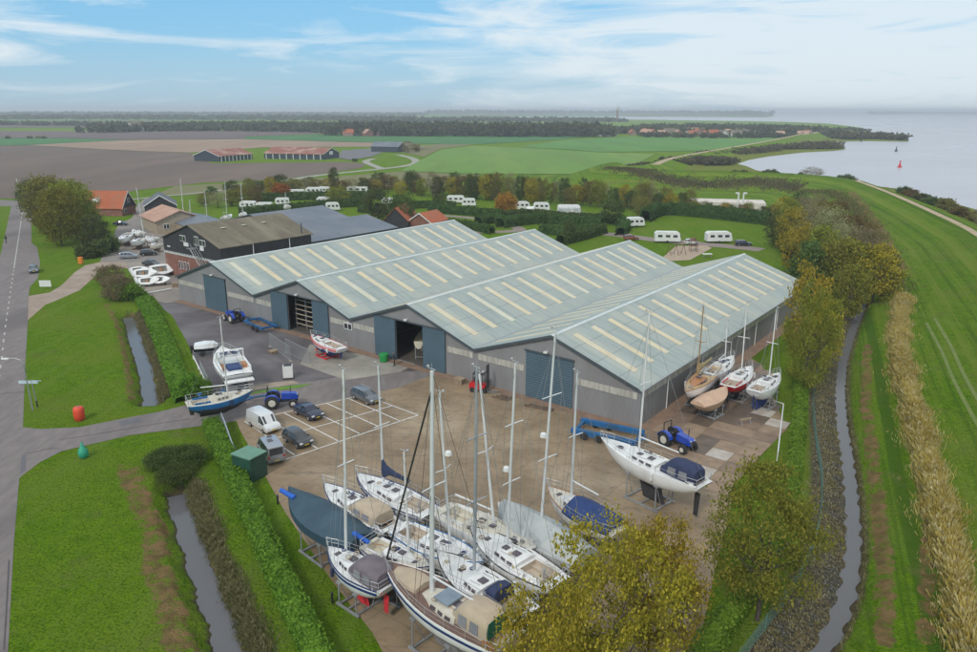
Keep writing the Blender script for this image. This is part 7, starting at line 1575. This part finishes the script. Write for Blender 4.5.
wood('foreshore_scrub', pxl([(838, 139), (860, 138.5), (880, 139), (898, 140)]), 44, 260, 7.0, SCR, 'wooded point reaching out into the estuary', leaf=2.6, R=5)
wood('foreshore_scrub', pxl([(820, 136), (845, 131), (868, 132)]), 30, 90, 6.0, SCR, 'scattered bushes on the neck of the wooded point', leaf=2.4, R=5)
wood('foreshore_scrub', pxl([(603, 178), (625, 172), (640, 168), (652, 167)]), 8, 120, 3, SCR, 'hedge like scrub running up to the end of the dyke', leaf=1.2, R=2.2)
# far right shore: low land slab across the water
def far_land(label, pts, z):
    o = poly_obj('far_shore', pts, z, MATS['terrain']); return o
far_land('', list(map(tuple, pxl([(868, 114.6), (900, 114.5), (940, 114.4), (1000, 114.6), (1060, 114.4), (1060, 113.4), (940, 113.3), (885, 113.5)], 0))), 1.2)
wood('far_wood', PW((872, 114.1), (920, 113.9), (980, 114.0), (1060, 113.8)), 260, 500, 26, FW, 'wooded far shore on the right beyond the open water', leaf=12, R=20)
far_land('', list(map(tuple, pxl([(425, 116.4), (600, 116.2), (768, 117.2), (775, 115.9), (760, 114.2), (600, 113.8), (425, 114)], 0))), 1.2)
# village houses
hv = random.Random(9); HM = [RTILE, PTILE, BROOF]; VW = [pm('village_brick', (0.28, 0.18, 0.14)), pm('village_white', (0.62, 0.60, 0.57)), BRICK]
def tiny_house(u, v, sc=1.0, k=0, group='houses of the distant village', label=None):
    p = at(u, v); r = empty('village_house', p, hv.uniform(0, 3), label or 'small tiled house among the trees of the distant village', 'house', group); w_, l_ = hv.uniform(8, 11) * sc, hv.uniform(11, 18) * sc
    m = MB(); m.prismY([(-w_ / 2, 0), (w_ / 2, 0), (w_ / 2, 4.5 * sc), (0, 8.9 * sc), (-w_ / 2, 4.5 * sc)], -l_ / 2, l_ / 2); m.build('wall', VW[k % 3], r); m = MB()
    for s in (-1, 1): m.prismY([(0, 9.2 * sc), (s * (w_ / 2 + .5), 4.3 * sc), (s * (w_ / 2 + .5), 4.0 * sc), (0, 8.9 * sc)], -l_ / 2 - .5, l_ / 2 + .5)
    m.build('roof', HM[(k * 5) % 3], r)
for k in range(46):
    u = hv.uniform(590, 808); v = hv.choice([135.6, 136.8, 134.4]) + hv.uniform(-.5, .5); tiny_house(u, v, hv.uniform(.75, .95), k)
wood('far_wood', PW((640, 137.4), (700, 138), (750, 138.2), (800, 137)), 34, 140, 6, FW, 'scattered trees in front of the village houses', leaf=2.4, R=4)
for k in range(9): tiny_house(350 + k * 9 + hv.uniform(-3, 3), 136.2 + hv.uniform(-.3, .3), .9, k, 'farmhouses in front of the long dark wood', 'small house at the edge of the long dark wood')
for u, v, k, lab in ((76, 117.2, 1, 'long white building far off on the left plain'), (136, 131.8, 1, 'small white house before the hazy wood')): tiny_house(u, v, 1.5, k, 'distant buildings on the left plain', lab)
r = empty('water_tower', at(617, 122), 0, 'slim tower rising above the distant woods', 'tower'); m = MB(); m.tube((0, 0, 0), (0, 0, 32), 3, 2.4, 10); m.build('shaft', VW[0], r); m = MB(); m.tube((0, 0, 32), (0, 0, 39), 5, 5, 10); m.build('tank', VW[1], r)
for u, v, t, R, k in ((398, 152, 143, 6, 'brn0'), (408, 153, 141, 6, 'twg1'), (416, 152, 144, 5, 'brn2'), (355, 162, 158.5, 3, 'drk0'), (30, 139, 136, 2.5, 'drk1'), (8, 139, 136, 2.5, 'drk2'), (38, 138.6, 136, 2.5, 'mid0'), (44, 138.8, 136, 2.2, 'drk0')): T(k, (u, v), t, R, 'field_tree', kinds[k[:3]] + ' tree standing out in the fields', 'lone trees out in the fields')
